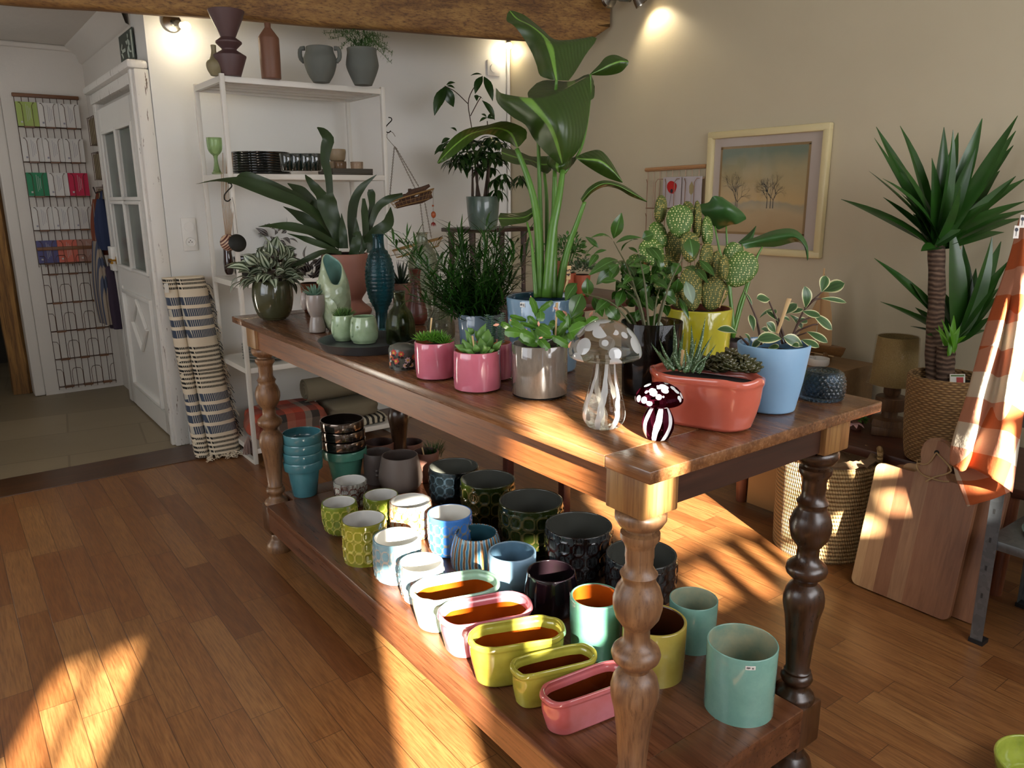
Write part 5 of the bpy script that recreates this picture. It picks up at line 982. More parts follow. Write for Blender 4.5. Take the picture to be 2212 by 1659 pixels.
# --- alocasia behind the yellow pot
ap = on(1586, 762, ZT); ap = V((min(ap.x, .64), ap.y, ZT)); t, cc, pr = lathething('potted_alocasia', 'alocasia with dark arrow-shaped leaves standing behind the yellow cactus pot', 'potted plant', 1577, 770, 60, [(735, 70)], [solid('dark_brown_pot', '2c1a14', .5), M_soil], soil=.01)
dA = dep(cc); q1 = lambda x, y: (1500+x/4.879, 240+y/4.879); L_al = leafmat('alocasia_leaf', ['1c3c17', '3c6a30'], .34, trans=.1)
for rows, d_ in (([[(62, 980, .03), (150, 960, .0), (200, 895, -.03), (290, 905, -.02)], [(70, 1060, .02), (170, 1030, -.02), (300, 950, -.04), (400, 980, -.02)], [(140, 1140, .02), (230, 1110, -.02), (350, 1020, -.05), (490, 1050, -.02)], [(200, 1210, .02), (290, 1170, -.01), (400, 1100, -.04), (540, 1110, -.01)], [(255, 1250, .02), (380, 1200, 0), (450, 1190, -.02), (545, 1140, 0)]], 0), ([[(460, 1385, 0), (500, 1400, 0), (540, 1450, 0)], [(640, 1330, .03), (650, 1370, 0), (680, 1430, .02)], [(820, 1260, .03), (830, 1330, -.01), (860, 1430, .02)], [(1000, 1235, .02), (1010, 1310, -.02), (1060, 1380, .01)], [(1110, 1280, .0), (1110, 1350, -.03), (1130, 1400, -.01)], [(1190, 1400, -.02), (1180, 1450, -.03), (1165, 1450, -.02)], [(1203, 1540, -.02), (1198, 1560, -.02), (1190, 1580, -.02)]], 0), ([[(460, 1385, 0), (480, 1400, 0), (520, 1420, 0)], [(570, 1290, .02), (590, 1330, 0), (600, 1380, 0)], [(650, 1208, .02), (652, 1215, .02), (650, 1225, .02)]], .03)):
    m_ = MB(); patch(m_, [[q1(p[0], p[1])+(p[2],) for p in r] for r in rows], dA+d_, 16, 10); obj('leaf', m_, L_al, t, smooth=180)
for pts, w_ in (([q1(215, 1215), q1(270, 1490), c7(1130, 700), c7(1160, 980)], 8), ([q1(335, 1215), q1(345, 1410), c7(1140, 740), c7(1150, 1000)], 7), ([q1(715, 1430), q1(640, 1590), c7(1200, 820), c7(1150, 1000)], 9), ([q1(500, 1400), c7(1240, 640), c7(1190, 800), c7(1150, 1000)], 6)):
    P = cat_([atd(*p, dA+.0) for p in pts], 12); obj('stalk', MB().tube(P, [w_*(.35+.65*i/12)*dA/FOC/2*1.2 for i in range(13)], 8), L_stk, t, smooth=180)
# --- small plants at the back of the table
t, cc, pr = lathething('potted_plant', 'small bushy plant in an orange terracotta pot behind the bird of paradise', 'potted plant', 1256, 640, 30, [(594, 38)], [solid('terracotta_orange', 'a04e2e', .6), M_soil], soil=.01)
lf = MB(); dome(lf, cc+V((0, 0, pr[-1][1]+.02)), 160, .06, .05, .025, .008, z0=-.1, n=4, cols=1); obj('foliage', lf, leafmat('grey_green_leaf', ['3c5238', '5e7350'], .3), t)
t, cc, pr = lathething('potted_plant', 'taller small-leaved bush behind the bird of paradise stalks', 'potted plant', 1222, 640, 36, [(590, 44)], [solid('terracotta_orange', 'a04e2e', .6), M_soil], soil=.01)
lf = MB(); dome(lf, cc+V((0, 0, pr[-1][1]+.09)), 240, .09, .08, .028, .012, z0=-.5, n=4, cols=1)
for i in range(8): a = R(0, 6.28); lf.tube([cc+V((0, 0, pr[-1][1]-.01)), cc+V((math.cos(a)*.06, math.sin(a)*.06, pr[-1][1]+R(.05, .15)))], .002, 5)
obj('foliage', lf, leafmat('small_bush_leaf', ['2e5220', '4f7a34'], .3), t)
cdp = V((1.27, 1.72, 0)); cb = MB().box((cdp.x-.004, cdp.y-.04, ZT), (cdp.x+.004, cdp.y+.03, ZT+.17)); 
single('seed_card', cb, solid('kraft_card', '7d4f2c', .7, var=.2), 'brown kraft card standing behind the bird of paradise stalks', 'card')
t, cc, pr = lathething('potted_aloe', 'small dark aloe in a dull clay pot between the two fish bottles', 'potted plant', 868, 668, 34, [(612, 44)], [M_tc, M_soil], soil=.01)
g_ = MB(); rosette(g_, cc+V((0, 0, pr[-1][1]-.01)), 14, .12, .014, .5, 1.45); obj('aloe', g_, leafmat('dark_aloe', ['15241a', '2a3f2c'], .4, trans=0), t)
stickon(t, cc, (cc+V((.02, 0, pr[-1][1]-.02))-FH*.03, cc+V((.06, -.02, pr[-1][1]+.035))-FH*.03), .006)
# ================================================================ white metal shelf unit against the back wall
SX0, SX1, SY0, SY1 = .355, 1.215, 3.18, 3.62
M_wm = solid('white_metal', 'dcd9d0', .4, var=.02)
su = thing('shelf_unit', 'tall narrow white metal shelf unit standing against the back wall', 'shelf unit', ((SX0+SX1)/2, 3.4, 0))
for x in (SX0, SX1):
    for y in (SY0, SY1): obj('post', MB().box((x-.011, y-.011, 0), (x+.011, y+.011, 1.985), bev=.002), M_wm, su)
    obj('foot_rail', MB().box((x-.011, SY0+.012, 0), (x+.011, SY1-.012, .02)), M_wm, su)
for z in (1.975, 1.52, .98, .53, .085):
    mb = MB().box((SX0+.011, SY0-.008, z-.028), (SX1-.011, SY0+.010, z), bev=.002).box((SX0+.011, SY1-.01, z-.028), (SX1-.011, SY1+.008, z), bev=.002).box((SX0-.01, SY0+.012, z-.028), (SX0+.010, SY1-.012, z)).box((SX1-.010, SY0+.012, z-.028), (SX1+.01, SY1-.012, z)).box((SX0+.0105, SY0+.0105, z-.006), (SX1-.0105, SY1-.0105, z-.0008))
    if z > 1.9:
        for k in range(3): mb.box((SX0+.011, SY0+.1+k*.11, z-.024), (SX1-.011, SY0+.115+k*.11, z-.006))
    obj('shelf', mb, M_wm, su)
def y3(y): return y/2.9625
def u3(x): return 400+x/2.9625
GTOP = 'vessels on top of the white shelf unit'
M_geo = solid('plum_brown_clay', '513a3a', .5, var=.08); M_greyc = solid('grey_concrete', '5d615b', .75, var=.1, sc_=20, bump=.2)
z5 = [.0855, .5305, .9805, 1.5205, 1.9755]
def shp(name, label, cat, x, yb, wb, rings, mats, z, n=0, group=None, th=.004, rnd=.004, sm=50, soil=None): return lathething(name, label, cat, u3(x), y3(yb), wb/2.9625, [(y3(y), w_/2.9625) for y, w_ in rings], mats, n=n, z0=z, th=th, rnd=rnd, smooth=sm, group=group, one=soil is None, soil=soil)
shp('geometric_vase', 'dark plum-brown vase of stacked angular cones on top of the shelf unit', 'vase', 296, 482, 128, [(365, 216), (358, 216), (322, 98), (314, 98), (278, 172), (268, 172), (240, 96), (120, 205), (70, 240)], [M_geo, M_geo], z5[4], sm=25)
shp('round_vase', 'small round tan vase with a green glazed shoulder behind the angular plum vase', 'vase', 197, 482, 70, [(450, 104), (420, 116), (395, 104), (372, 60), (330, 34), (290, 36)], [solid('tan_green_clay', '7d7355', .5, var=.2), M_geo], z5[4], n=20)
t, cc, pr = shp('bottle_vase', 'tall shouldered clay bottle, rose above and tan brown below, on top of the shelf unit', 'vase', 552, 498, 128, [(380, 134), (250, 136), (240, 132), (185, 52), (176, 40), (150, 42)], [solid('tan_clay', '6f4a37', .5, var=.12), M_geo], z5[4])
t, cc, pr = shp('head_planter', 'empty grey head-shaped planter with ear handles on top of the shelf unit', 'planter', 872, 522, 110, [(480, 165), (420, 205), (375, 212), (330, 180), (305, 176)], [M_greyc, M_greyc], z5[4], n=18, soil=.05, th=.008)
for s in (-1, 1):
    P = [cc+RT*s*.075+V((0, 0, .165)), cc+RT*s*.098+V((0, 0, .16)), cc+RT*s*.1+V((0, 0, .12)), cc+RT*s*.082+V((0, 0, .10))]; obj('ear', MB().tube(cat_(P, 8), .011, 8), M_greyc, t, smooth=180)
t, cc, pr = shp('fern_planter', 'grey head planter holding a feathery asparagus fern at the right end of the top shelf', 'planter', 1140, 538, 118, [(490, 165), (430, 208), (390, 206), (340, 190), (315, 194)], [M_greyc, M_greyc], z5[4], n=18, soil=.02, th=.008)
fn = MB(); ct = cc+V((0, 0, pr[-1][1]-.01)); dN = dep(cc)
for (x, y, k) in ((890, 210, 1), (930, 250, 1), (960, 200, 1), (1010, 215, 1), (1000, 300, 1), (1060, 200, 1), (1050, 330, .6), (1100, 220, 1), (1150, 215, 1), (1200, 225, 1), (1240, 240, 1), (1290, 290, 1), (1325, 340, 1), (1315, 400, 1), (1280, 330, 1), (1250, 300, .7), (1290, 240, 1), (1180, 270, .7), (1130, 300, .6)):
    P = cat_([ct, ct.lerp(atd(u3(x), y3(y), dN+R(-.08, .08)), .5)+V((0, 0, .04)), atd(u3(x), y3(y), dN+R(-.08, .08))], 12); fn.tube(P, .0012, 4)
    for i in range(2, 13):
        for q in range(7): d = V((R(-1, 1), R(-1, 1), R(-.6, 1))).normalized(); fn.leaf(P[i], P[i]+d*R(.015, .03), .0035, n=2, cols=1)
obj('foliage', fn, leafmat('asparagus_fern', ['2b4d1e', '4a7532'], .4), t)
# second shelf: goblet, plates, tumblers, tray
lathething('goblet', 'green glass goblet at the left end of the second shelf', 'glass', u3(205), y3(1115), 24, [(y3(1092), 16), (y3(1040), 9), (y3(1000), 10), (y3(985), 20), (y3(960), 31), (y3(920), 34), (y3(882), 34)], [glass('green_glass', 'dceacf', .05, alpha=.5)]*2, n=20, z0=z5[3], th=.002, one=True)
M_dp = solid('black_glass_plate', '0c100e', .12, coat=.8); pc = on(u3(442), y3(1092), z5[3]); pr0 = .15; pc = V((pc.x+.02, pc.y+pr0, 0)) if pc.y+pr0 < SY1-.02 else V((pc.x, 3.4, 0)); pl = None
pc = V(((SX0+.15+.02), 3.38, z5[3])); pc.x = pc.x+.06
for k in range(9):
    if pl is None:
        pl = single('dinner_plate', MB().lathe([(.001, 0), (.1, 0), (.147, .0012), (.15, .003), (.15, .0118), (.147, .0124), (.1, .006), (.001, .005)], pc, 64, close=False), M_dp, 'lowest black glass plate in the stack on the second shelf', 'plate', 'stack of black glass plates', smooth=60)
    else: dup(pl, pc+V((0, 0, .0128*k)), ('%s black glass plate in the stack on the second shelf' % ('topmost' if k == 8 else 'one inner')) if k == 8 else 'one of the middle black glass plates stacked on the second shelf')
tu = None
for k, (x, lb) in enumerate(((655, 'leftmost'), (715, 'second'), (778, 'third'), (835, 'rightmost'))):
    cc, r0, rg = fitpot(u3(x), y3(1094), 26, z5[3], [(y3(985), 31)])
    prof, mm = potprof([(r0-.003, 0), (r0, .004), rg[0]], .003); single('tumbler', MB().lathe(prof, V((cc.x, cc.y, z5[3])), 40, close=False), solid('dark_green_tumbler', '0d1a16', .08, coat=1), lb+' of the four dark tumblers right of the black plates', 'glass', 'dark tumblers', smooth=60)
ty = 3.27; tx0 = on(u3(925), y3(1085), ty, 1).x; tx1 = on(u3(1180), y3(1085), ty, 1).x
tr2 = MB().box((tx0, ty-.04, z5[3]), (tx1, ty+.16, z5[3]+.012), bev=.002).box((tx0, ty-.04, z5[3]+.012), (tx1, ty-.03, z5[3]+.035)).box((tx0, ty+.15, z5[3]+.012), (tx1, ty+.16, z5[3]+.035)).box((tx0, ty-.03, z5[3]+.012), (tx0+.01, ty+.15, z5[3]+.035)).box((tx1-.01, ty-.03, z5[3]+.012), (tx1, ty+.15, z5[3]+.035))
single('wooden_tray', tr2, solid('dark_tray_wood', '3a3222', .5), 'dark wooden tray with small bowls and glasses on the second shelf', 'tray'); zt = z5[3]+.0125
for k, (x, w_, lb, mt, cat) in enumerate(((975, 36, 'lower', None, 'bowl'), (975, 36, 'upper', None, 'bowl'))):
    p = on(u3(x), y3(1050), ty+.09, 1); single('small_bowl', MB().lathe(potprof([(.036, 0), (.044, .01), (.05, .05), (.048, .062)], .004)[0], V((p.x, ty+.09, zt+k*.066)), 40, close=False), solid('beige_ceramic', '8d7a5f', .45), lb+' beige bowl stacked on the wooden tray of the second shelf', 'bowl', 'beige bowls', smooth=60)
for x, lb in ((990, 'left'), (1098, 'right')):
    p = on(u3(x), y3(1050), ty+.02, 1); single('tea_light_glass', MB().lathe(potprof([(.024, 0), (.034, .01), (.036, .06)], .0025)[0], V((p.x, ty+.02, zt)), 36, close=False), glass('clear_small_glass', 'e8ddd2', .05, alpha=.5), lb+' small clear glass at the front of the wooden tray', 'glass', 'small clear glasses', smooth=60)
# third shelf
M_blk = solid('black_bowl', '15120f', .2, coat=.7); M_brb = solid('brown_bowl', '2a1f17', .25, coat=.6, var=.3)
for k in range(3): single('bowl', MB().lathe(potprof([(.03, 0), (.045, .006), (.065, .03), (.07, .055)], .004)[0], V((SX0+.09, 3.32, z5[2]+.032*k)), 44, close=False), M_blk, ('lowest', 'middle', 'topmost')[k]+' of the dark bowls stacked at the left end of the third shelf', 'bowl', 'dark bowls on the third shelf', smooth=60)
lathething('amber_vase', 'dark amber bottle vase in front of the black bowls on the third shelf', 'vase', 496, 594, 15, [(585, 21), (565, 22), (550, 19), (536, 18)], [solid('dark_amber', '2a0d08', .1, coat=1, var=.6)]*2, n=12, z0=z5[2], one=True)
for k in range(3): single('bowl', MB().lathe(potprof([(.04, 0), (.06, .006), (.085, .03), (.092, .05)], .004)[0], V((SX0+.27, 3.32, z5[2]+.036*k)), 44, close=False), M_brb, ('lowest', 'middle', 'topmost')[k]+' of the brown bowls stacked behind the tradescantia', 'bowl', 'brown bowls on the third shelf', smooth=60)
t, cc, pr = lathething('potted_plant', 'purple striped tradescantia in a dark brown pot behind the far corner plant', 'potted plant', 600, 585, 36, [(545, 38), (521, 38)], [M_brb, M_soil], z0=z5[2], soil=.01)
lf = MB(); dome(lf, cc+V((0, 0, pr[-1][1]+.01)), 22, .07, .09, .08, .034, z0=-.2, droop=.3, arch=.2, cols=4); obj('foliage', lf, L_tradp, t)
for (x, w_, lb, mt) in ((675, 28, 'small yellow bowl on the third shelf behind the staghorn fern', solid('yellow_bowl', 'a99a3a', .3)), (715, 40, 'dark brown bowl right of the yellow one on the third shelf', M_brb)):
    cc, r0, rg = fitpot(x, 572, w_*.6, z5[2], [(545, w_), (536, w_)]); single('bowl', MB().lathe(potprof([(r0, 0)]+rg, .003)[0], V((cc.x, cc.y, z5[2])), 40, close=False), mt, lb, 'bowl', smooth=60)
# fourth shelf: green plates
M_gp = solid('sage_plate', '4c5238', .3, coat=.4); pl = None
for k in range(6):
    lc = V((SX0+.16, 3.36, z5[1]+.0155*k))
    if pl is None: pl = single('side_plate', MB().lathe([(.001, 0), (.07, 0), (.075, .002), (.118, .013), (.12, .0152), (.117, .0154), (.07, .006), (.001, .005)], lc, 56, close=False), M_gp, 'lowest sage green plate of the stack on the fourth shelf', 'plate', 'stack of sage plates', smooth=60)
    else: dup(pl, lc, 'topmost sage green plate of the stack on the fourth shelf' if k == 5 else 'one of the middle sage green plates stacked on the fourth shelf')
single('bowl', MB().lathe(potprof([(.03, 0), (.06, .01), (.075, .05)], .004)[0], V((SX0+.42, 3.33, z5[1])), 40, close=False), solid('green_bowl', '55684a', .3), 'green bowl right of the sage plates on the fourth shelf', 'bowl', smooth=60)
# bottom shelf: textiles
def plaid():
    M = N('red_plaid'); o = M.sep(M.co()); a = M.math('FRACT', M.math('MULTIPLY', o[0], 5.2)); b = M.math('FRACT', M.math('MULTIPLY', M.math('ADD', o[1], o[2]), 5.2))
    ca = M.ramp(a, [(0, 'a03a26'), (.3, '8f8073'), (.5, '2e2a26'), (.75, 'a8563f')], 'CONSTANT'); cb = M.ramp(b, [(0, 'a84430'), (.45, '6b5a50'), (.7, '35302c')], 'CONSTANT'); M.p(Base_Color=M.mix(.45, ca, cb), Roughness=.95); M.bump(M.noise(M.co(), 180, 2), .004, .5); return M.m
M_pl = plaid()
def soft(name, c, s, mat, label, cat, dx=0, rn=.3):
    b = bmesh.new(); bmesh.ops.create_cube(b, size=1); bmesh.ops.subdivide_edges(b, edges=b.edges[:], cuts=7, use_grid_fill=True); mb = MB(); sd_ = R(0, 30); b.verts.index_update()
    vs = []
    for v_ in b.verts:
        p = v_.co*2; q = V((p.x, p.y, p.z)); l4 = (abs(p.x)**5+abs(p.y)**5+abs(p.z)**5)**(1/5); q = q/max(l4, .01)*max(abs(p.x), abs(p.y), abs(p.z)); q += V([mnoise.noise(q*2+V((sd_+k*9, 0, 0)))*.08 for k in range(3)]); vs.append(V(c)+V((q.x*s[0]/2, q.y*s[1]/2, q.z*s[2]/2)))
    mb.add(vs, [tuple(w_.index for w_ in f.verts) for f in b.faces]); b.free(); return single(name, mb, mat, label, cat, smooth=180)
bl = soft('blanket', (.60, 3.36, z5[0]+.085), (.42, .34, .16), M_pl, 'folded red and black checked blanket on the bottom shelf', 'blanket')
tas = MB(); q0_ = V((.33, 3.2, .16))
for i in range(46): a = R(0, 6.28); tas.tube([q0_, q0_+V((math.cos(a)*.018, math.sin(a)*.018, -.035)), q0_+V((math.cos(a)*R(.015, .035), math.sin(a)*R(.01, .03), -.10))], .0022, 4)
tt = single('tassel', tas, solid('pink_grey_yarn', '8a746c', .9), 'pinkish grey wool tassel hanging beside the left front post of the shelf unit', 'tassel')
sb_ = MB(); rows = []
for i in range(41): a = i/40*5.5*PI; r = .012+.055*i/40; rows.append([V((x, 3.36+math.cos(a)*r, z5[0]+.235+math.sin(a)*r)) for x in (.72, 1.12)])
sb_.grid(rows); so_ = single('blanket_roll', sb_, solid('beige_wool', '6f6651', .9, bump=.3), 'rolled beige wool blanket lying on the folded throws of the bottom shelf', 'blanket', smooth=180); so_.modifiers.new('solid', 'SOLIDIFY').thickness = .007
soft('blanket', (.98, 3.36, z5[0]+.105), (.3, .34, .1), solid('olive_wool', '6b6350', .9, bump=.3), 'folded beige-olive blanket under the roll on the bottom shelf', 'blanket')
M_st = N('black_cream_stripe'); o = M_st.sep(M_st.co()); M_st.p(Base_Color=M_st.ramp(M_st.math('FRACT', M_st.math('MULTIPLY', o[0], 28.0)), [(0, '26231d'), (.5, 'b9b09a')], 'CONSTANT'), Roughness=.9)
soft('folded_throw', (1.06, 3.34, z5[0]+.027), (.24, .3, .052), M_st.m, 'folded black and cream striped throw at the right end of the bottom shelf', 'blanket')
# ================================================================ striped rug leaning on the wall by the shelf
def rug():
    H = .97; mats = [solid('rug_cream', 'd8cbb4', .9, bump=.4), None, None]
    for k, (nm, c1, c2, fr) in enumerate((('rug_navy', '3a4558', 'b9b4a6', 70), ('rug_black', '1c1b1a', 'c9bda6', 90))):
        M = N(nm); o = M.sep(M.co()); f = M.math('FRACT', M.math('MULTIPLY', M.math('ADD', o[0], M.math('MULTIPLY', o[1], .4)), fr*1.6)); M.p(Base_Color=M.mix(M.math('LESS_THAN', f, .3), hx(c1), hx(c2)), Roughness=.9); mats[k+1] = M.m
    def band(t):
        for a in (.012, .034, .056): 
            if abs(t-a) < .006: return 2
        for a in (.127, .19, .25, .31, .665, .725, .785, .845):
            if abs(t-a) < .021: return 1
        for i in range(10):
            if abs(t-(.39+i*.024)) < .006: return 2
        for i in range(5):
            if abs(t-(.895+i*.024)) < .006: return 2
        return 0
    mb = MB(); n = 160; sec = [(-.105, .03), (-.11, -.01), (-.10, -.035), (-.07, -.045), (-.052, -.035), (-.05, -.02), (-.048, -.045), (-.03, -.07), (.02, -.078), (.07, -.07), (.098, -.05), (.105, -.01), (.10, .03), (.0, .045)]
    rows = []
    for i in range(n+1):
        t = i/n; z = H*(1-t)+.012; sc2 = 1+.12*t; cx = .205+.035*t; cy = 3.68-.20*t; wob = .006*math.sin(t*9)
        rows.append([V((cx+x*sc2+wob*(1+x*10)*.3, cy+y*(1+.2*t)+.004*math.sin(t*14+x*40), z-.03*(1 if x > 0 and t > .9 else 0)*(t-.9)*0)) for x, y in sec])
    b = len(mb.m); mb.grid(rows, wrap=True); m = len(sec)
    for i in range(n):
        k = band((i+.5)/n)
        for j in range(m): mb.m[b+i*m+j] = k
    mb.add(rows[0], [tuple(reversed(range(m)))]); mb.add(rows[-1], [tuple(range(m))])
    t = thing('rug', 'rolled cream, navy and black striped rug with fringed edge leaning on the back wall', 'rug', (.24, 3.45, 0)); obj('rug_body', mb, mats, t, smooth=60)
    fr = MB()
    for i in range(360):
        tt_ = R(.03, .98); z = H*(1-tt_); cx = .205+.035*tt_+.102*(1+.12*tt_); cy = 3.68-.2*tt_-R(-.02, .05); L_ = R(.02, .05); dx = R(.3, 1)
        p = V((cx, cy, z)); fr.tube([p, p+V((L_*dx*.6, R(-.01, .01), -.008)), p+V((L_*dx, R(-.012, .012), -L_*.9))], .0016, 4, mat=i % 3 == 0)
    obj('side_fringe', fr, [mats[0], solid('rug_fringe_dark', '24262c', .9)], t); fr = MB()
    for i in range(60): p = V((.2+R(-.05, .13), 3.40+R(-.03, .02), R(.012, .03))); fr.tube([p, p+V((R(-.02, .02), R(-.03, 0), .0)), p+V((R(-.03, .03), R(-.05, -.02), -.008))], .0022, 4)
    obj('end_fringe', fr, [mats[0], solid('rug_fringe_dark', '24262c', .9)], t)
    obj('tag', MB().box((.085, 3.6, H-.06), (.105, 3.606, H-.01)), solid('paper_tag', 'd9d6cc', .6), t)
rug()
# ================================================================ sockets, switch, pipe, lamps
def plate(label, u0, v0, u1, v1, kind):
    a, b = on(u0, v0, YB, 1), on(u1, v1, YB, 1); t = thing('wall_'+kind, label, kind, ((a.x+b.x)/2, YB, b.z)); obj('cover_plate', MB().box((a.x, YB-.01, b.z), (b.x, YB, a.z), bev=.003), M_trim, t); return t, a, b
t, a, b = plate('white double wall plate with round switch above a socket', 389, 471, 428, 541, 'socket'); cx = (a.x+b.x)/2; q = Matrix.Rotation(PI/2, 3, 'X'); h = a.z-b.z
obj('switch_disc', MB().lathe([(.026, 0), (.026, .004), (.0, .0045)], (cx, YB-.01, b.z+h*.73), 32, axis=q), M_trim, t)
obj('socket_disc', MB().lathe([(.026, 0), (.026, .004), (.022, .001), (.0, .001)], (cx, YB-.01, b.z+h*.27), 32, axis=q), M_trim, t)
for dx, dz in ((-.008, 0), (.008, 0), (0, .009)): obj('socket_hole', MB().lathe([(.0026, 0), (.0026, .0065), (0, .0065)], (cx+dx, YB-.008, b.z+h*.27+dz), 10, axis=q), solid('dark_hole', '2b2b2b', .5), t)
t, a, b = plate('square white light switch high on the back wall near the corner pipe', 1051, 129, 1078, 166, 'switch')
obj('switch_disc', MB().lathe([(.028, 0), (.028, .006), (.0, .007)], ((a.x+b.x)/2, YB-.01, (a.z+b.z)/2), 32, axis=q), M_trim, t)
single('corner_pipe', MB().tube([(XR-.02, YB-.022, 0), (XR-.02, YB-.022, ZC-.3)], .012, 16), M_trim, 'thin white pipe running down the room corner', 'pipe')
M_chr = solid('brushed_nickel', '8f8b84', .25, 1)
def lamp(label, base, axis, bulbp, wn, shade=None, energy=4, spot=None):
    t = thing('wall_spotlight' if shade is None else 'spotlight', label, 'lamp', base)
    ax = V(axis).normalized(); qm = ax.to_track_quat('Z', 'Y').to_matrix(); obj('lamp_base', MB().lathe([(.05, 0), (.052, .006), (.046, .018), (.02, .024), (0, .025)], base, 32, axis=qm), M_chr, t)
    b = V(bulbp); s0 = V(base)+ax*.02; obj('socket_arm', MB().tube([s0, s0.lerp(b, .4)], .012, 12), M_chr, t)
    d = (b-s0).normalized(); obj('bulb_cap', MB().tube([s0.lerp(b, .35), s0.lerp(b, .7)], .017, 16), M_chr, t)
    bo = obj('bulb', MB().ball(b, .024, seg=16), emit('bulb_glow_'+str(len(bpy.data.materials)), 'ffe0a8', 14), t, smooth=180)
    if shade:
        qm2 = V(shade).normalized().to_track_quat('Z', 'Y').to_matrix(); obj('lamp_shade', MB().lathe([(.012, -.05), (.02, -.045), (.034, .0), (.04, .03), (.038, .03), (.032, 0), (.012, -.045)], b, 28, axis=qm2, close=False), M_chr, t, smooth=60)
    o_ = light('lamp_light', 'SPOT' if spot else 'POINT', b-ax*0+(V(shade).normalized()*.03 if shade else V((0, -.0, -.03))), energy, (1, .86, .62), to=(b+V(spot) if spot else None), shadow_soft_size=.03)
    if spot: o_.data.spot_size = 2.0; o_.data.spot_blend = .6
    return t
lamp('nickel wall lamp with bare glowing bulb on the back wall, left of the plum vase', (.30, YB, 2.30), (0, -1, 0), (.335, 3.62, 2.262), 1, energy=1.8)
lamp('glowing spotlight under the beam near the corner, above the money tree', (2.45, 3.69, 2.47), (0, 0, -1), (2.452, 3.68, 2.392), 1, energy=1.2)
lamp('nickel spotlight with lit shade at the end of the timber beam', (2.36, 2.62, 2.475), (-.1, -1, 0), (2.40, 2.42, 2.44), 1, shade=(.45, -.35, -.75), energy=4.5, spot=(.35, -.2, -.8))
# ================================================================ hanging things at the shelf unit
M_hk = solid('black_hook', '17150f', .4, .6); M_ch = solid('old_chain', '5d503e', .5, .7); M_wk = solid('wicker', '8a6a3c', .7, var=.2)
def hook(name, u, v, d, h, label, flip=1, mat=None):
    P = [(0, .5), (-.22*flip, .46), (-.26*flip, .3), (0, .08), (.22*flip, -.15), (.2*flip, -.42), (-.02*flip, -.5), (-.2*flip, -.38)]; c_ = atd(u, v, d); return single(name, MB().tube(cat_([c_+RT*(x*h*.8)+UP*(y*h) for x, y in P], 24), h*.035, 6), mat or M_hk, label, 'hook', smooth=180)
dH = dep((1.24, 3.13, 1.45))
hook('s_hook', 839, 270, dH, .085, 'black S-hook on the right front post of the shelf unit', -1)
hook('s_hook', 492, 415, dep((.34, 3.14, 1.4)), .09, 'black S-hook holding cords beside the left front post of the shelf unit', -1)
hb = thing('hanging_wire_basket', 'small oval wicker and wire tray with driftwood hung on chains right of the shelf unit', 'hanging basket', atd(850, 285, dH)); cs = lambda x, y, d=0: atd(820+x/5.185, 240+y/5.185, dH+d)
def chain(mb, a, b, s=.011):
    a, b = V(a), V(b); n = max(2, int((b-a).length/(s*.72))); dr = (b-a).normalized(); sd1 = dr.cross(FW).normalized()
    for i in range(n):
        c = a.lerp(b, (i+.5)/n); sv = sd1 if i % 2 else dr.cross(sd1); mb.tube([c+dr*(math.cos(q*PI/4)*s*.5)+sv*(math.sin(q*PI/4)*s*.3) for q in range(8)], .0012, 4, closed=True)
obj('wire_hook', MB().tube(cat_([cs(175, 285), cs(140, 235), cs(95, 240), cs(80, 290), cs(120, 345), cs(165, 395)], 16), .0015, 5), M_ch, hb)
ch = MB(); chain(ch, cs(165, 400), cs(115, 950, -.02)); obj('chain', ch, M_ch, hb); ch = MB(); chain(ch, cs(170, 400), cs(400, 870)); obj('chain', ch, M_ch, hb); ch = MB(); chain(ch, cs(175, 400), cs(440, 850, .05)); obj('chain', ch, M_ch, hb)
def oval(p0, p1, w, dz, n=28): 
    a, b = V(p0), V(p1); c = (a+b)/2; x = (b-a)/2; y = FW*w+UP*(w*.25); return [c+x*math.cos(2*PI*i/n)+y*math.sin(2*PI*i/n)-V((0, 0, dz)) for i in range(n)]
rm = oval(cs(115, 1020), cs(605, 870), .07, 0); bt = oval(cs(170, 1060), cs(560, 955), .05, .012)
wb_ = MB().tube(rm, .004, 6, closed=True).tube(bt, .002, 5, closed=True)
for i in range(28): wb_.tube([rm[i], bt[i], (bt[i]+bt[(i+14) % 28])/2], .001, 4)
wb_.tube([a_.lerp(b_, .5) for a_, b_ in zip(rm, bt)], .001, 4, closed=True); obj('basket', wb_, M_wk, hb)
dw = MB()
for (x0, y0, x1, y1, w_) in ((180, 1060, 590, 950, 34), (290, 960, 560, 830, 26), (220, 1000, 420, 910, 24), (320, 890, 380, 930, 20), (420, 1000, 580, 900, 26)): a_, b_ = cs(x0, y0), cs(x1, y1); dw.tube([a_, a_.lerp(b_, .3)+UP*.006, a_.lerp(b_, .7)-UP*.004, b_], [w_*.0005, w_*.0007, w_*.0006, w_*.0003], 8)
single('driftwood', dw, wood('bark', ['2b1a10', '4a3020', '6b4a2e'], 'x', 2, rough=.8, coat=0), 'pieces of bark lying in the hanging wire basket', 'wood')
hb2 = thing('hanging_wire_basket', 'larger lower wicker tray hanging on chains behind the clear fish bottle', 'hanging basket', cs(350, 1450)); ch = MB(); chain(ch, cs(455, 1030), cs(500, 1400)); obj('chain', ch, M_ch, hb2); ch = MB(); chain(ch, cs(505, 1020), cs(580, 1420)); obj('chain', ch, M_ch, hb2)
rm = oval(cs(150, 1560), cs(700, 1420), .12, 0, 36); bt = oval(cs(190, 1640), cs(660, 1510), .09, 0, 36); wb_ = MB().tube(rm, .005, 6, closed=True).tube(bt, .0025, 5, closed=True)
for i in range(36): wb_.tube([rm[i], bt[i], (bt[i]+bt[(i+18) % 36])/2], .0012, 4)
obj('basket', wb_, M_wk, hb2)
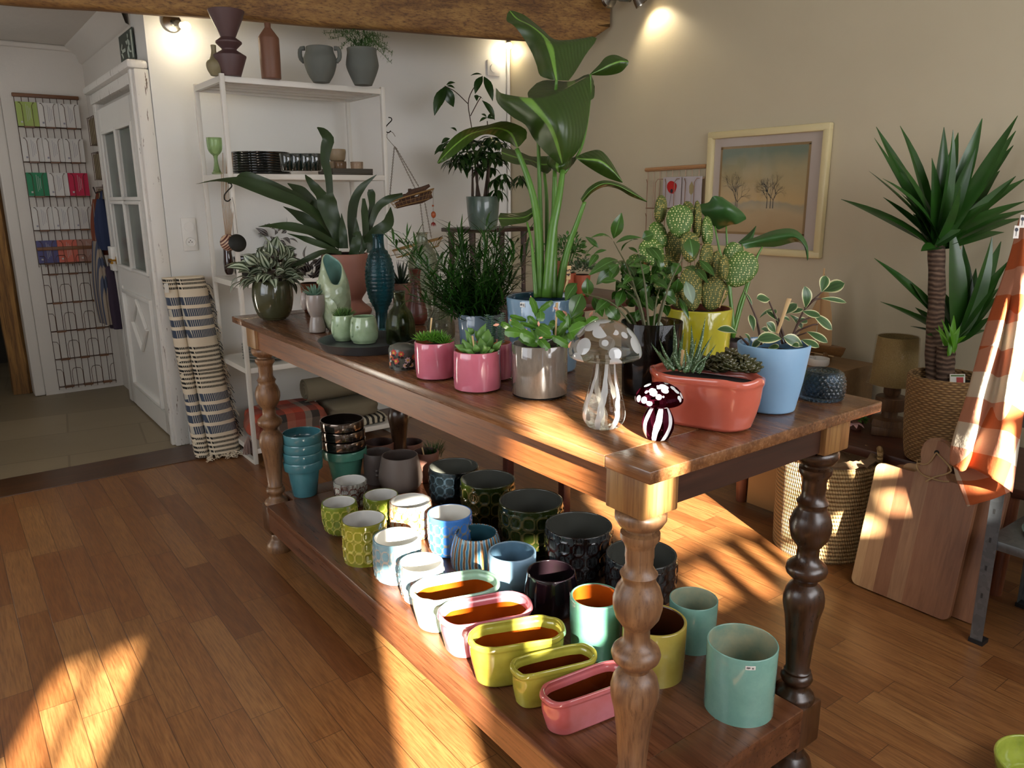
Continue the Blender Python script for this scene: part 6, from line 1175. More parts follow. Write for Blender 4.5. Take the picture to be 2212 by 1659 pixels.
bd = thing('bead_pendant', 'orange bead pendant with red flower hanging from the wire basket', 'ornament', cs(600, 1150)); obj('cord', MB().tube([cs(600, 880), cs(598, 1260)], .001, 4), M_ch, bd); obj('bead', MB().ball(cs(603, 1160), .014, sc_=(1, 1, 1.35)).ball(cs(597, 1060), .006), solid('orange_bead', '9a4a22', .35), bd, smooth=180)
fl = MB()
for k in range(5): fl.leaf(cs(600, 1240), cs(575+k*14, 1295), .008, cols=1)
obj('red_flower', fl, solid('red_felt', '8a2018', .7), bd)
# cords and ornaments at the left front post
dL = dep((.34, 3.14, 1.2)); cds = thing('cord_bundle', 'bundle of beige cords hanging from the S-hook at the left post', 'cord', atd(490, 430, dL)); cm = MB()
for k in range(9): x = 480+k*3.2; cm.tube([atd(x+R(-3, 3), 330 if k % 2 else 372, dL+R(-.01, .01)), atd(x, 440, dL+R(-.01, .01)), atd(488+k*1.2, 515, dL)], .0016, 4)
obj('cords', cm, solid('beige_cord', 'a08468', .8), cds)
b1 = single('patterned_bauble', MB().ball(atd(494, 524, dL), .042, seg=20), (lambda M: (M.p(Base_Color=M.ramp(M.math('FRACT', M.math('MULTIPLY', M.math('ADD', M.math('ABSOLUTE', M.sep(M.co())[0]), M.sep(M.co())[2]), 60.0)), [(0, '5a2318'), (.5, 'c9ab90')], 'CONSTANT'), Roughness=.4), M.m)[1])(N('striped_bauble')), 'striped cream and rust bauble hanging on the cords at the left post', 'ornament', smooth=180)
b2 = single('dark_bauble', MB().lathe([(.001, -.012), (.03, -.01), (.044, 0), (.03, .01), (.001, .012)], atd(513, 525, dL-.05), 28, axis=Matrix.Rotation(PI/2-.2, 3, 'X') @ Matrix.Rotation(.3, 3, 'Z')).tube([atd(513, 504, dL-.05), atd(505, 440, dL-.03), atd(494, 398, dL)], .0008, 4), solid('black_green_disc', '0f1208', .6, bump=.5), 'flat dark green disc ornament hanging above the tradescantia', 'ornament')
single('long_label_stick', MB().tube([atd(529, 533, dep((0.06, 2.07, 1.1))), atd(550, 596, dep((0.06, 2.07, 1.1)))], .003, 6), M_stick, 'thin pale stick poking out of the far corner tradescantia', 'stick') if False else None
# ================================================================ money tree on a tall dark stand in the corner
ps = thing('plant_stand', 'tall dark wooden plant stand in the room corner', 'stand', (1.98, 3.30, 0)); W_dk = wood('dark_stand_wood', ['1c100a', '3a2115', '4d2e1e'], 'x', 1, rough=.5)
obj('stand_top', MB().box((1.74, 3.14, 1.185), (2.24, 3.46, 1.21), bev=.004), W_dk, ps)
for x in (1.79, 2.19):
    for y in (3.18, 3.42): obj('leg', MB().tube([(x, y, 1.185), (x*.98+.04, y, .9), (x, y, .5), (x, y, 0)], [.022, .014, .018, .012], 10), W_dk, ps)
t, cc, pr = lathething('potted_money_tree', 'tall money tree with drooping dark leaflets in a sage grey pot on the corner stand', 'potted plant', 1044, 497, 58, [(470, 66), (425, 73)], [glaze('sage_grey', '3c5048', '4f6359', rough=.3), M_soil], z0=1.2105, soil=.02)
dM = dep(cc); st = MB(); tops = []
for (x0, x1, y1) in ((430, 430, 970), (455, 460, 930), (500, 520, 960), (515, 530, 900), (470, 440, 900)):
    P = cat_([atd(*c5(x0, 1140), dM), atd(*c5((x0+x1)/2, 1050), dM+R(-.02, .02)), atd(*c5(x1, y1), dM+R(-.04, .04))], 6); st.tube(P, [.009-.0045*i/6 for i in range(7)], 8); tops.append(P[-1])
for pts in ([(440, 900), (425, 740), (405, 600), (430, 520), (488, 440)], [(405, 600), (330, 530), (270, 497)], [(418, 670), (460, 590), (480, 560)], [(520, 760), (515, 700)]):
    st.tube(cat_([atd(*c5(x, y), dM) for x, y in pts], 12), .0028, 6)
obj('trunk', st, solid('money_trunk', '3a2a1c', .7, var=.2), t, smooth=180)
lf = MB()
for (bx, by, tx, ty, w_) in ((488, 440, 445, 543, 48), (495, 442, 547, 585, 48), (485, 432, 418, 437, 14), (275, 500, 210, 668, 62), (275, 500, 320, 618, 62), (268, 500, 252, 608, 50), (278, 492, 330, 478, 22), (280, 498, 328, 510, 20), (485, 580, 558, 695, 40), (460, 560, 490, 575, 20), (450, 548, 455, 585, 26), (515, 680, 470, 705, 22), (515, 680, 560, 665, 24), (515, 682, 560, 690, 18), (512, 678, 480, 660, 20), (300, 800, 250, 830, 30), (290, 830, 210, 895, 36), (290, 870, 210, 880, 30), (340, 760, 300, 740, 20)):
    pxleaf(lf, c5(bx, by), c5(tx, ty), w_/2.675, dM, dd=(0, R(-.05, .05)), fold=.3, n=6, cols=2)
for k in range(44):
    c_ = atd(*c5(R(300, 650), R(790, 990)), dM+R(-.14, .14)); 
    for j in range(5): a = j*1.25+R(0, 1); d = V((math.cos(a), math.sin(a), R(-1.1, -.2))).normalized(); lf.leaf(c_, c_+d*R(.07, .12), R(.024, .034), up=(d.x, d.y, 1.2), arch=.12, fold=.3, n=5, cols=2)
for k in range(12):
    c_ = atd(*c5(R(540, 720), R(980, 1120)), dM+R(-.1, .1)); 
    for j in range(4): a = j*1.6+R(0, 1); d = V((math.cos(a), math.sin(a), -1.2)).normalized(); lf.leaf(c_, c_+d*R(.06, .11), .024, arch=.1, fold=.3, n=5, cols=2)
obj('foliage', lf, leafmat('money_leaf', ['142a0e', '2a4a1a'], .28, trans=.12), t)
# dark red side table behind the display table
sb = thing('side_table', 'dark red-brown wooden side table behind the display table holding small terracotta plants', 'table', (1.45, 1.8, 0)); W_rd = wood('red_stain', ['2c1210', '4a201a', '5c2c22'], 'y', 1, rough=.4)
obj('tabletop', MB().box((1.17, 1.58, .925), (1.72, 2.1, .96), bev=.01), W_rd, sb)
for x in (1.22, 1.67):
    for y in (1.63, 2.05): obj('leg', MB().box((x-.02, y-.02, 0), (x+.02, y+.02, .925), bev=.004), W_rd, sb)
# ================================================================ hall: card racks, booklets, bags
M_cop = solid('copper_wire', '4a2e20', .45, .6); W_bar = wood('rack_bar', ['4a2c18', '6d4526', '8a5c34'], 'x', 1.5, rough=.6)
def rack(x0, x1, ztop, rows, rh, label, cards=None, y=YH-.004):
    t = thing('postcard_rack', label, 'rack', ((x0+x1)/2, y, ztop-rows*rh)); w_ = x1-x0; mb = MB()
    obj('top_bar', MB().box((x0-.01, y-.03, ztop-.012), (x1+.01, y, ztop+.012), bev=.004), W_bar, t); zb_ = ztop-rows*rh
    for k in range(10): x = x0+w_*k/9; mb.tube([(x, y-.012, ztop), (x, y-.012, zb_)], .002, 4)
    for r in range(rows):
        z1 = ztop-.03-r*rh; z0 = z1-rh+.055
        mb.tube([(x0, y-.02, z0), (x1, y-.02, z0)], .0025, 4).tube([(x0, y-.05, z0), (x1, y-.05, z0)], .002, 4)
        for c in range(3):
            a = x0+w_*c/3; b = a+w_/3; m1, m2 = a+w_*.09, b-w_*.09
            for (p, q) in ((a, m1), (b, m2)): mb.tube([(p, y-.02, z1-.02), (q-(q-p)*.3, y-.05, z1-.02), (q, y-.055, z1-.04), (q, y-.055, z0)], .0022, 4)
            obj('card_ledge', MB().box((m1, y-.06, z0-.006), (m2, y-.015, z0+.004)), W_bar, t)
            if cards and cards[r][c]:
                col, shf = cards[r][c]; cz = z0+.005; cw = w_/3*.98; cx = a+w_/6+shf; cd_ = thing('card_pack', cardlabel(r, c, col), 'cards', (cx, y-.035, cz), 'cards in the hall rack')
                obj('card', MB().box((cx-cw/2, y-.042, cz), (cx+cw/2, y-.026, cz+rh-.075)), solid('card_'+col, col, .6, var=.03), cd_)
                ink = MB()
                for k in range(3): xx = cx+(k-1)*.010+.006; ink.box((xx, y-.0428, cz+.03+.01*k), (xx+.0022, y-.0421, cz+rh*.62-.012*k))
                ink.box((cx-cw*.36, y-.0428, cz+.02), (cx-cw*.36+.012, y-.0421, cz+.032)); obj('printed_lines', ink, solid('ink_grey' if col in ('cfccc6', 'c4c0ba') else 'ink_pale', '8a8793' if col in ('cfccc6', 'c4c0ba') else 'b9b9b4', .6), cd_, smooth=0)
    obj('wires', mb, M_cop, t); return t
rn_ = ['top', 'second', 'third', 'fourth', 'fifth']; cn_ = ['left', 'middle', 'right']; cc_ = {'9aae5c': 'lime green', 'cfccc6': 'white', 'c4c0ba': 'off-white', '1c7a50': 'green', 'b3123f': 'crimson', '4a4a78': 'blue-violet', 'c0604c': 'coral', '9a7466': 'dusty pink'}
def cardlabel(r, c, col): return '%s cards in the %s slot of the %s row of the hall rack' % (cc_[col], cn_[c], rn_[r])
Wc = ('cfccc6', 0.)
rack(-.285, .095, 2.09, 5, .232, 'copper wire card rack filled with coloured and white cards on the hall back wall', [[('9aae5c', 0), Wc, Wc], [Wc, Wc, Wc], [('1c7a50', 0), Wc, ('b3123f', 0)], [Wc, Wc, ('c4c0ba', 0)], [('4a4a78', 0), ('c0604c', 0), ('9a7466', 0)]])
rack(-.275, .105, 1.06, 5, .205, 'empty copper wire card rack on the hall back wall below the filled one', y=YH-.03)
bk = thing('booklet_rack', 'narrow wire rack of yellowed booklets on the hall side wall beside the door', 'rack', (XS, 5.3, 1.35)); bm_ = MB()
for k in range(3):
    z = 1.86-k*.23; 
    for j in range(5): bm_.tube([(XS-.05, 5.16+j*.06, z-.1), (XS-.05, 5.16+j*.06, z+.08), (XS, 5.16+j*.06, z+.08)], .002, 4)
    bm_.tube([(XS-.05, 5.16, z+.08), (XS-.05, 5.42, z+.08)], .002, 4).tube([(XS-.05, 5.16, z-.1), (XS-.05, 5.42, z-.1)], .002, 4)
bm_.tube([(XS-.01, 5.2, 1.94), (XS-.02, 5.27, 2.0), (XS-.01, 5.34, 1.94)], .004, 6); obj('wires', bm_, M_cop, bk)
for k in range(3): single('booklets', MB().box((XS-.042, 5.17, 1.76-k*.23), (XS-.006, 5.41, 1.93-k*.23)), solid('yellowed_paper', '8d8468', .8, var=.3, sc_=25), '%s bundle of yellowed booklets in the hall side wall rack' % ('upper', 'middle', 'lower')[k], 'booklets')
hk = single('coat_rail', MB().box((XS-.03, 5.08, 1.42), (XS, 5.3, 1.5), bev=.006).tube([(XS-.03, 5.2, 1.46), (XS-.09, 5.2, 1.44), (XS-.1, 5.2, 1.48)], .006, 6), solid('dark_rail', '2a1c18', .6), 'small dark rail with a hook on the hall side wall', 'hook')
def bag(label, y0, w_, z0, z1, mat, x=XS-.1, strap=.25):
    t = thing('hanging_bag', label, 'bag', (x, y0, z1)); rows = []
    for i in range(17):
        tt_ = i/16; z = z1+(z0-z1)*tt_; ww = w_*(.35+.65*math.sin(min(1, tt_*1.2)*PI/2)); th_ = .02+.03*math.sin(tt_*PI*.8); rows.append([V((x+math.cos(a)*th_*(1+.25*math.sin(a*5)), y0+math.sin(a)*ww/2*(1+.06*math.sin(a*9)), z)) for a in [2*PI*j/28 for j in range(28)]])
    mb = MB().grid(rows, wrap=True); mb.add(rows[-1], [tuple(range(28))]); obj('bag_body', mb, mat, t, smooth=60)
    obj('strap', MB().tube([(x, y0-.03, z1), (x+.01, y0, z1+strap), (x, y0+.03, z1)], .008, 6, flat=.3), mat, t)
M_bs = N('blue_stripe_cloth'); o = M_bs.sep(M_bs.co()); M_bs.p(Base_Color=M_bs.ramp(M_bs.math('FRACT', M_bs.math('MULTIPLY', o[1], 34.0)), [(0, '3c4356'), (.5, '8a7d6e')], 'CONSTANT'), Roughness=.9)
bag('blue and beige striped cloth bag hanging by the hall door handle', 5.22, .26, .55, 1.12, M_bs.m, x=.04)
bag('navy scarf-like bag hanging between the booklet rack and the hall door', 5.16, .1, 1.06, 1.4, solid('navy_cloth', '1f2a48', .9), x=.09, strap=.05)
bag('rust brown cloth bag hanging beside the navy one in the hall', 5.26, .08, 1.02, 1.4, solid('rust_cloth', '6b3520', .9), x=.08, strap=.05)
bag('dark purple cloth bag low behind the striped one in the hall', 5.12, .14, .52, .95, solid('purple_cloth', '2c2030', .9), x=.085, strap=.1)
# ================================================================ right wall: picture, card rack, switch
def wl(u, v, x=XR): return on(u, v, x, 0)
t = thing('framed_picture', 'cream framed landscape print of two bare trees with wide mat on the right wall', 'picture', (XR, 1.61, 1.1))
y0, y1, z0, z1 = 1.262, 1.965, 1.104, 1.722; fw_ = .036; mb = MB()
def fr(y0, y1, z0, z1, w_, x0, x1, bev): 
    m_ = MB(); m_.box((x0, y0, z1-w_), (x1, y1, z1), bev=bev).box((x0, y0, z0), (x1, y1, z0+w_), bev=bev).box((x0, y0, z0+w_*.6), (x1, y0+w_, z1-w_*.6), bev=bev).box((x0, y1-w_, z0+w_*.6), (x1, y1, z1-w_*.6), bev=bev); return m_
obj('frame', fr(y0, y1, z0, z1, fw_, XR-.035, XR, .008), solid('cream_frame', 'cfc193', .35, var=.04), t)
obj('mat_board', MB().box((XR-.012, y0+fw_*.8, z0+fw_*.8), (XR-.008, y1-fw_*.8, z1-fw_*.8)), solid('grey_mat', 'b3a79c', .7, var=.02), t)
ay0, ay1, az0, az1 = 1.375, 1.875, 1.215, 1.632
obj('art_edge', fr(ay0-.012, ay1+.012, az0-.012, az1+.012, .012, XR-.0135, XR-.012, 0), solid('ochre_edge', '8a7048', .6), t)
MA = N('pale_landscape'); o = MA.sep(MA.co(out='Generated')); n_ = MA.noise(MA.co(), 6, 4); zz = MA.math('ADD', o[2], MA.math('MULTIPLY', MA.math('SUBTRACT', n_, .5), .35)); MA.p(Base_Color=MA.ramp(zz, [(0, 'a98f68'), (.2, 'b09a74'), (.32, '9a9075'), (.36, 'b89c6a'), (.7, 'a3956f'), (.95, '6f7a68')]), Roughness=.6)
art = obj('print', MB().box((XR-.0132, ay0, az0), (XR-.0122, ay1, az1)), MA.m, t)
tm = MB(); xa_ = XR-.0138
def tree(y, z, h, lv=0, a=0., w_=.005):
    y2 = y+math.sin(a)*h; z2 = z+math.cos(a)*h; s = V((0, math.cos(a), -math.sin(a)))*w_/2; tm.add([V((xa_, y, z))-s, V((xa_, y, z))+s, V((xa_, y2, z2))+s*.6, V((xa_, y2, z2))-s*.6], [(0, 1, 2, 3)])
    if lv < 6:
        for k in range(3 if lv < 2 else 2): tree(y2, z2, h*R(.6, .82), lv+1, a+R(-.75, .75), w_*.62)
for (y, h) in ((1.775, .062), (1.765, .05), (1.585, .045), (1.565, .05), (1.55, .04)): tree(y, az0+.10+(.02 if y < 1.7 else 0), h)
obj('drawn_trees', tm, solid('drawn_ink', '33352f', .7), t, smooth=0)
obj('glass_pane', MB().box((XR-.018, y0+fw_*.8, z0+fw_*.8), (XR-.0165, y1-fw_*.8, z1-fw_*.8)), glass('picture_glass', 'ffffff', .0, alpha=.12), t, smooth=0)
# card rack on the right wall
t = thing('postcard_rack', 'copper wire card rack with poppy card on the right wall left of the picture', 'rack', (XR, 2.2, .95)); cw = lambda x, y, xx=XR-.02: on(1380+x/8.733, 330+y/8.733, xx, 0)
ya, yb_ = 2.402, 1.98; mb = MB(); obj('top_bar', MB().tube([(XR-.02, ya+.01, 1.545), (XR-.02, (ya+yb_)/2, 1.549), (XR-.02, yb_-.01, 1.552)], .011, 8), solid('bamboo_bar', 'a0764e', .5), t)
for k in range(10): y = ya+(yb_-ya)*k/9; mb.tube([(XR-.012, y, 1.54), (XR-.012, y, .98)], .002, 4)
for r in range(3):
    z1_ = 1.49-r*.19; zb1 = z1_-.16; mb.tube([(XR-.02, ya, zb1), (XR-.02, yb_, zb1)], .003, 5)
    for c in range(3):
        a = ya+(yb_-ya)*c/3; b = a+(yb_-ya)/3; m1 = a+(b-a)*.28; m2 = b-(b-a)*.28
        for p, q in ((a, m1), (b, m2)): mb.tube([(XR-.02, p, z1_), (XR-.05, q-(q-p)*.3, z1_), (XR-.055, q, z1_-.02), (XR-.055, q, zb1)], .0025, 5)
obj('wires', mb, solid('rose_copper', '8a6a56', .35, .8), t)
for (lb, c, pet) in (('white card with a red poppy in the right wall rack', 1, 0), ('white card with a pale tulip in the right wall rack beside the poppy card', 2, 1)):
    ym = ya+(yb_-ya)*(c+.5)/3; cdo = thing('greeting_card', lb, 'card', (XR-.035, ym, 1.335)); obj('card', MB().box((XR-.04, ym-.066, 1.335), (XR-.034, ym+.066, 1.5)), solid('white_card', 'b5aeb0', .6, var=.02), cdo)
    fm = MB(); X_ = XR-.0408
    if not pet: pts = [V((X_, ym+.0+.036*math.cos(a)*(1+.08*math.sin(3*a)), 1.445+.034*math.sin(a)*(1+.1*math.sin(2*a)))) for a in [2*PI*k/20 for k in range(20)]]; fm.add(pts, [tuple(range(20))]); obj('poppy', fm, solid('poppy_red', 'b3120c', .5), cdo, smooth=0); fm = MB().add([V((X_-.0004, ym+.01*math.cos(a), 1.425+.012*math.sin(a))) for a in [k*.7 for k in range(9)]], [tuple(range(9))]).add([V((X_, ym-.001, 1.42)), V((X_, ym+.001, 1.42)), V((X_, ym+.016, 1.34)), V((X_, ym+.014, 1.34))], [(0, 1, 2, 3)]); obj('poppy_heart_and_stalk', fm, solid('ink', '1b1b2a', .6), cdo, smooth=0) if False else (obj('poppy_heart', fm, solid('ink', '1b1b2a', .6), cdo, smooth=0))
    else: fm.add([V((X_, ym+a, 1.43+b)) for a, b in ((0, .045), (.016, .02), (.014, -.015), (0, -.028), (-.014, -.015), (-.016, .02))], [tuple(range(6))]).add([V((X_, ym-.001, 1.405)), V((X_, ym+.001, 1.405)), V((X_, ym+.002, 1.34)), V((X_, ym, 1.34))], [(0, 1, 2, 3)]); obj('tulip', fm, solid('tulip_buff', '9a8c62', .5), cdo, smooth=0)
# ================================================================ low bench with lamp, basket, boat
W_bn = wood('bench_wood', ['2a140d', '4b2618', '683a24'], 'y', 1, rough=.45)
bn = thing('low_bench', 'low dark red-brown wooden bench along the right wall under the yucca', 'bench', (2.18, .5, 0)); obj('bench_top', MB().box((1.96, .1, .385), (2.47, 1.34, .42), bev=.004), W_bn, bn)
W_lg2 = wood('bench_leg', ['5a2e1c', '7c452a', '94583a'], 'z', 1, rough=.5)
for x in (2.0, 2.42):
    for y in (.16, 1.26): obj('leg', MB().tube([(x, y, .385), (x, y, .2), (x, y, 0)], [.034, .032, .024], 12), W_lg2, bn)
single('cardboard_sheet', MB().box((1.962, .85, .02), (1.972, 1.2, .385)), solid('cardboard', '9a7a4e', .8), 'plain brown cardboard panel standing under the front edge of the low bench', 'cardboard')
single('wooden_crate', MB().box((2.2, .93, .421), (2.47, 1.3, .655), bev=.004), wood('crate_wood', ['6a4f30', '8b6b42'], 'y', 1, rough=.7), 'pale wooden crate on the bench under the model boat', 'crate'); ZCR = .656
zc_ = lambda x, y: on(1540+x/5.184, 560+y/5.184, 2.3, 0)
bt_ = thing('model_sailboat', 'wooden model sailboat with tall cloth sails behind the variegated plant', 'model boat', (2.33, 1.12, ZCR)); Yc = 1.13; XB = 2.33
hl = []
for i in range(13): s = -1+2*i/12; ww = .028*(1-abs(s)**2.5)+.001; hl.append([V((XB-ww, Yc+s*.13, ZCR+.075)), V((XB-ww*.6, Yc+s*.12, ZCR+.045)), V((XB, Yc+s*.11, ZCR+.03)), V((XB+ww*.6, Yc+s*.12, ZCR+.045)), V((XB+ww, Yc+s*.13, ZCR+.075))])
obj('hull', MB().grid(hl, wrap=True), wood('hull_wood', ['5a3d22', '8a6238'], 'y', 2), bt_); zm = 1.13
obj('stand', MB().box((XB-.03, Yc-.05, ZCR), (XB+.03, Yc-.04, ZCR+.045)).box((XB-.03, Yc+.04, ZCR), (XB+.03, Yc+.05, ZCR+.045)), wood('hull_wood', [], 'y'), bt_)
mt_ = zc_(1130, 100); obj('mast', MB().tube([(XB, Yc+.0, ZCR+.07), (XB, Yc+.01, mt_.z)], .004, 8), M_stick, bt_); a0, a1 = on(1738, 757, XB, 0), on(1801, 770, XB, 0); obj('boom', MB().tube([a0, a1], .0035, 8), M_stick, bt_)
M_sail = solid('sail_cloth', 'a8875e', .9, var=.06); top = V((XB, Yc+.01, mt_.z-.01)); rows = []
for i in range(9): s = i/8; L0 = top.lerp(V((XB, Yc+.02, a0.z+.01)), s); R0_ = top.lerp(V((XB, a1.y+.015, a1.z+.01)), s)+V((0, -.02*math.sin(PI*s), 0)); rows.append([L0.lerp(R0_, j/5)-V((.015*math.sin(PI*j/5)*math.sin(PI*s), 0, 0)) for j in range(6)])
obj('main_sail', MB().grid(rows), M_sail, bt_, smooth=180); rows = []
for i in range(7): s = i/6; L0 = (top-V((0, -.0, .09))).lerp(V((XB, Yc+.14, a0.z+.01)), s); R0_ = (top-V((0, 0, .09))).lerp(V((XB, Yc+.03, a0.z+.01)), s); rows.append([L0.lerp(R0_, j/4)-V((.01*math.sin(PI*j/4)*math.sin(PI*s), 0, 0)) for j in range(5)])
obj('jib_sail', MB().grid(rows), M_sail, bt_, smooth=180)
for (u, w_, dd, lb) in ((1766, 47, 0, 'larger white ceramic cup behind the hobnail bowl'), (1745, 30, -.07, 'smaller white ceramic cup behind the light blue pot')):
    p = on(u, 797, ZCR); p = V((2.235+dd*.1, p.y-(.0 if dd == 0 else .0), ZCR)); p.y = on(u, 790, p.x, 0).y; r = w_/2*dep(p)/FOC; h = zat(p, 774 if dd == 0 else 783)-ZCR
    single('white_cup', MB().lathe(potprof([(r*.9, 0), (r, .01), (r, max(.03, h))], .004)[0], p, 40, close=False), solid('white_cup', 'bcb7ad', .4), lb, 'cup', 'white cups on the crate', smooth=60)
# table lamp
q8 = lambda x, y: (1800+x/4.88, 700+y/4.88)
lc = V((2.22, .70, .4205)); dl = dep(lc); W_lp = wood('lamp_wood', ['3a2414', '5e4026', '7a5836'], 'z', 1.5, rough=.5); tl = thing('table_lamp', 'table lamp with stacked wooden base and plastic-wrapped burlap shade on the bench', 'lamp', lc)
lc2 = V((on(1917, 935, .42).x, on(1917, 935, .42).y, .4205)); lc = lc2 if 2.0 < lc2.x < 2.42 else lc; tl.location = lc
zz = lambda v: zat(lc, v); rr = lambda w_: w_/2*dep(lc)/FOC; a45 = Matrix.Rotation(.5, 3, 'Z')
mb = MB().box(lc+V((-rr(66), -rr(66), 0)), lc+V((rr(66), rr(66), zz(916)-.42)), bev=.004, rot=a45)
mb2 = MB().lathe([(rr(76), zz(916)-.42), (rr(72), zz(903)-.42), (rr(40), zz(900)-.42)], lc, 8, rot=.2).lathe([(rr(32), zz(901)-.42), (rr(32), zz(885)-.42)], lc, 24)
mb3 = MB().lathe([(rr(58), zz(884)-.42), (rr(62), zz(880)-.42), (rr(62), zz(858)-.42), (rr(58), zz(856)-.42)], lc, 32); mb4 = MB().lathe([(rr(26), zz(856)-.42), (rr(34), zz(848)-.42), (rr(34), zz(826)-.42)], lc, 24)
for m_, nm in ((mb, 'base_slab'), (mb2, 'base_block'), (mb3, 'disc'), (mb4, 'neck')): obj(nm, m_, W_lp, tl)
MBu = N('burlap'); c_ = MBu.co(); MBu.p(Base_Color=MBu.mix(MBu.noise(c_, 260, 2), hx('6d5730'), hx('a08a58')), Roughness=.9); MBu.bump(MBu.noise(c_, 300, 2), .003, .6)
zt_, zb2_ = zz(727)-.42, zz(829)-.42
obj('lamp_shade', MB().lathe([(rr(92), zb2_), (rr(78), zt_), (rr(76), zt_), (rr(90), zb2_)], lc, 48, close=False), MBu.m, tl, smooth=60)
obj('plastic_wrap', MB().lathe([(rr(104), zb2_+.002), (rr(88), (zt_+zb2_)/2), (rr(82), zt_+.002), (rr(60), zt_+.004)], lc, 60, dfm=lambda t, i, r, z: (r*(1+.03*math.sin(t*9+i)+.02*math.sin(t*17)), 0), close=False), glass('plastic_film', 'ffffff', .08, alpha=.22, bump=.8), tl, smooth=180)
obj('shade_tag', MB().box(lc+V((-.1, -.035, zt_-.07)), lc+V((-.098, -.005, zt_-.005)), rot=None), solid('black_tag', '1b1b1d', .5), tl) if False else obj('shade_tag', MB().add([atd(1953, 735, dep(lc)-.10), atd(1972, 735, dep(lc)-.09), atd(1972, 790, dep(lc)-.09), atd(1952, 790, dep(lc)-.10)], [(0, 1, 2, 3)]), solid('dark_tag', '33302d', .5), tl)
# woven basket with yucca
MW = N('woven_seagrass'); o = MW.sep(MW.co()); a_ = MW.math('ARCTAN2', o[1], o[0]); zr = MW.math('MULTIPLY', o[2], 115.0); row = MW.math('FLOOR', zr); s_ = MW.math('SINE', MW.math('ADD', MW.math('MULTIPLY', a_, 30.0), MW.math('MULTIPLY', row, 3.14159))); f = MW.math('MULTIPLY', MW.math('ADD', s_, 1.0), .5); fz = MW.math('SINE', MW.math('MULTIPLY', MW.math('FRACT', zr), 3.14159)); hgt = MW.math('MULTIPLY', f, fz)
MW.p(Base_Color=MW.mix(MW.math('ADD', MW.math('MULTIPLY', hgt, .6), MW.math('MULTIPLY', MW.noise(MW.co(), 40, 3), .3)), hx('5c3f22'), hx('c09a62')), Roughness=.75); MW.bump(hgt, .006, .8)
t, cc, pr = lathething('potted_yucca', 'tall yucca with two leafy crowns in a woven seagrass basket on the bench', 'potted plant', 2022, 1012, 132, [(985, 150), (930, 168), (870, 176), (818, 180), (812, 178)], [MW.m, MW.m], z0=.4205, soil=.03, n=18, th=.012, pname='basket', rnd=.01)
dU = dep(cc); M_tk = N('yucca_trunk'); wv = MW = M_tk.n('ShaderNodeTexWave', bands_direction='Z'); M_tk.set(wv.inputs['Vector'], M_tk.co()); wv.inputs['Scale'].default_value = 18; wv.inputs['Distortion'].default_value = 4; wv.inputs['Detail'].default_value = 3
M_tk.p(Base_Color=M_tk.mix(M_tk.math('MULTIPLY', wv.outputs['Fac'], M_tk.noise(M_tk.co(), 30, 4)), hx('3c2a1f'), hx('8a705c')), Roughness=.85); M_tk.bump(wv.outputs['Fac'], .006, .8); c8 = lambda x, y: (1652+x/2.3696, 200+y/2.3696)
for pts, w_ in (([(870, 1560), (865, 1300), (880, 1050), (878, 790)], 80), ([(925, 1560), (925, 1380), (930, 1300)], 86)):
    P = cat_([atd(*c8(x, y), dU+(.0 if w_ == 80 else -.05)) for x, y in pts], 14); obj('trunk', MB().tube(P, [w_/2/2.3696*dU/FOC*(1+.05*math.sin(i*2)) for i in range(15)], 20), M_tk.m, t, smooth=180)
L_yu = leafmat('yucca_leaf', ['16300f', '2e5a1c'], .28, trans=.08); L_yb = leafmat('yucca_shoot', ['4a8a1a', '6fae2a'], .3, trans=.3)
def crown(c0, tips, w_, dd, mat, d0, nm='crown'):
    m_ = MB()
    for i, tpp in enumerate(tips):
        x, y = tpp[:2]; ww = tpp[2] if len(tpp) > 2 else w_; B = atd(*c8(c0[0]+R(-25, 25), c0[1]+R(-30, 25)), d0+R(-.02, .02)); ddt = R(-dd, dd); T = atd(*c8(x, y), d0+ddt); T.x = min(T.x, 2.47)
        m_.leaf(B, T, ww*1.3/2.3696*d0/FOC, up=(V((0, 0, 1))-FW*R(.3, 1)+RT*R(-.4, .4)), arch=R(.0, .06), fold=R(.15, .4), n=8, k=.4, cols=2, pw=.6)
    obj(nm, m_, mat, t)
crown((878, 790), [(570, 175), (692, 170), (560, 232), (533, 402), (390, 546), (603, 440), (600, 630), (606, 536), (665, 385, 75), (855, 335), (917, 177, 62), (963, 190), (990, 205, 60), (1113, 132, 66), (1080, 285), (1295, 118), (1285, 196), (1330, 275, 62), (1215, 347), (1203, 400, 70), (1285, 428), (1335, 440), (1335, 556), (1340, 600), (1320, 642), (1225, 715), (795, 540, 60), (1040, 590, 60), (800, 812), (1130, 690), (960, 600, 70), (880, 520, 70), (740, 300, 50), (700, 520), (1000, 480, 70), (640, 300), (1150, 560, 60), (1180, 440), (1020, 700), (760, 620)], 55, .16, L_yu, dU)
crown((975, 1270), [(560, 848, 58), (590, 1070, 40), (750, 972, 66), (948, 668, 80), (1015, 780, 85), (1163, 738, 66), (1282, 755, 60), (1198, 955, 60), (1200, 1000, 50), (1190, 1045, 50), (1110, 985, 48), (1150, 1150, 45), (1140, 1215, 40), (770, 1100, 45), (770, 1128, 40), (745, 1195, 30), (1080, 900, 70), (900, 1010, 75), (1250, 860, 50), (830, 1240, 40)], 55, .14, L_yu, dU+.04)
crown((945, 1330), [(888, 1190, 22), (905, 1158, 20), (968, 1140, 26), (1000, 1195, 26), (1032, 1245, 24), (868, 1205, 20), (940, 1180, 22), (985, 1260, 22)], 22, .04, L_yb, dU-.09, 'new_shoot')
single('plant_card', MB().box((0, 0, 0), (.001, .03, .04)), solid('white_card', 'b5aeb0', .6), 'x', 'card') if False else None
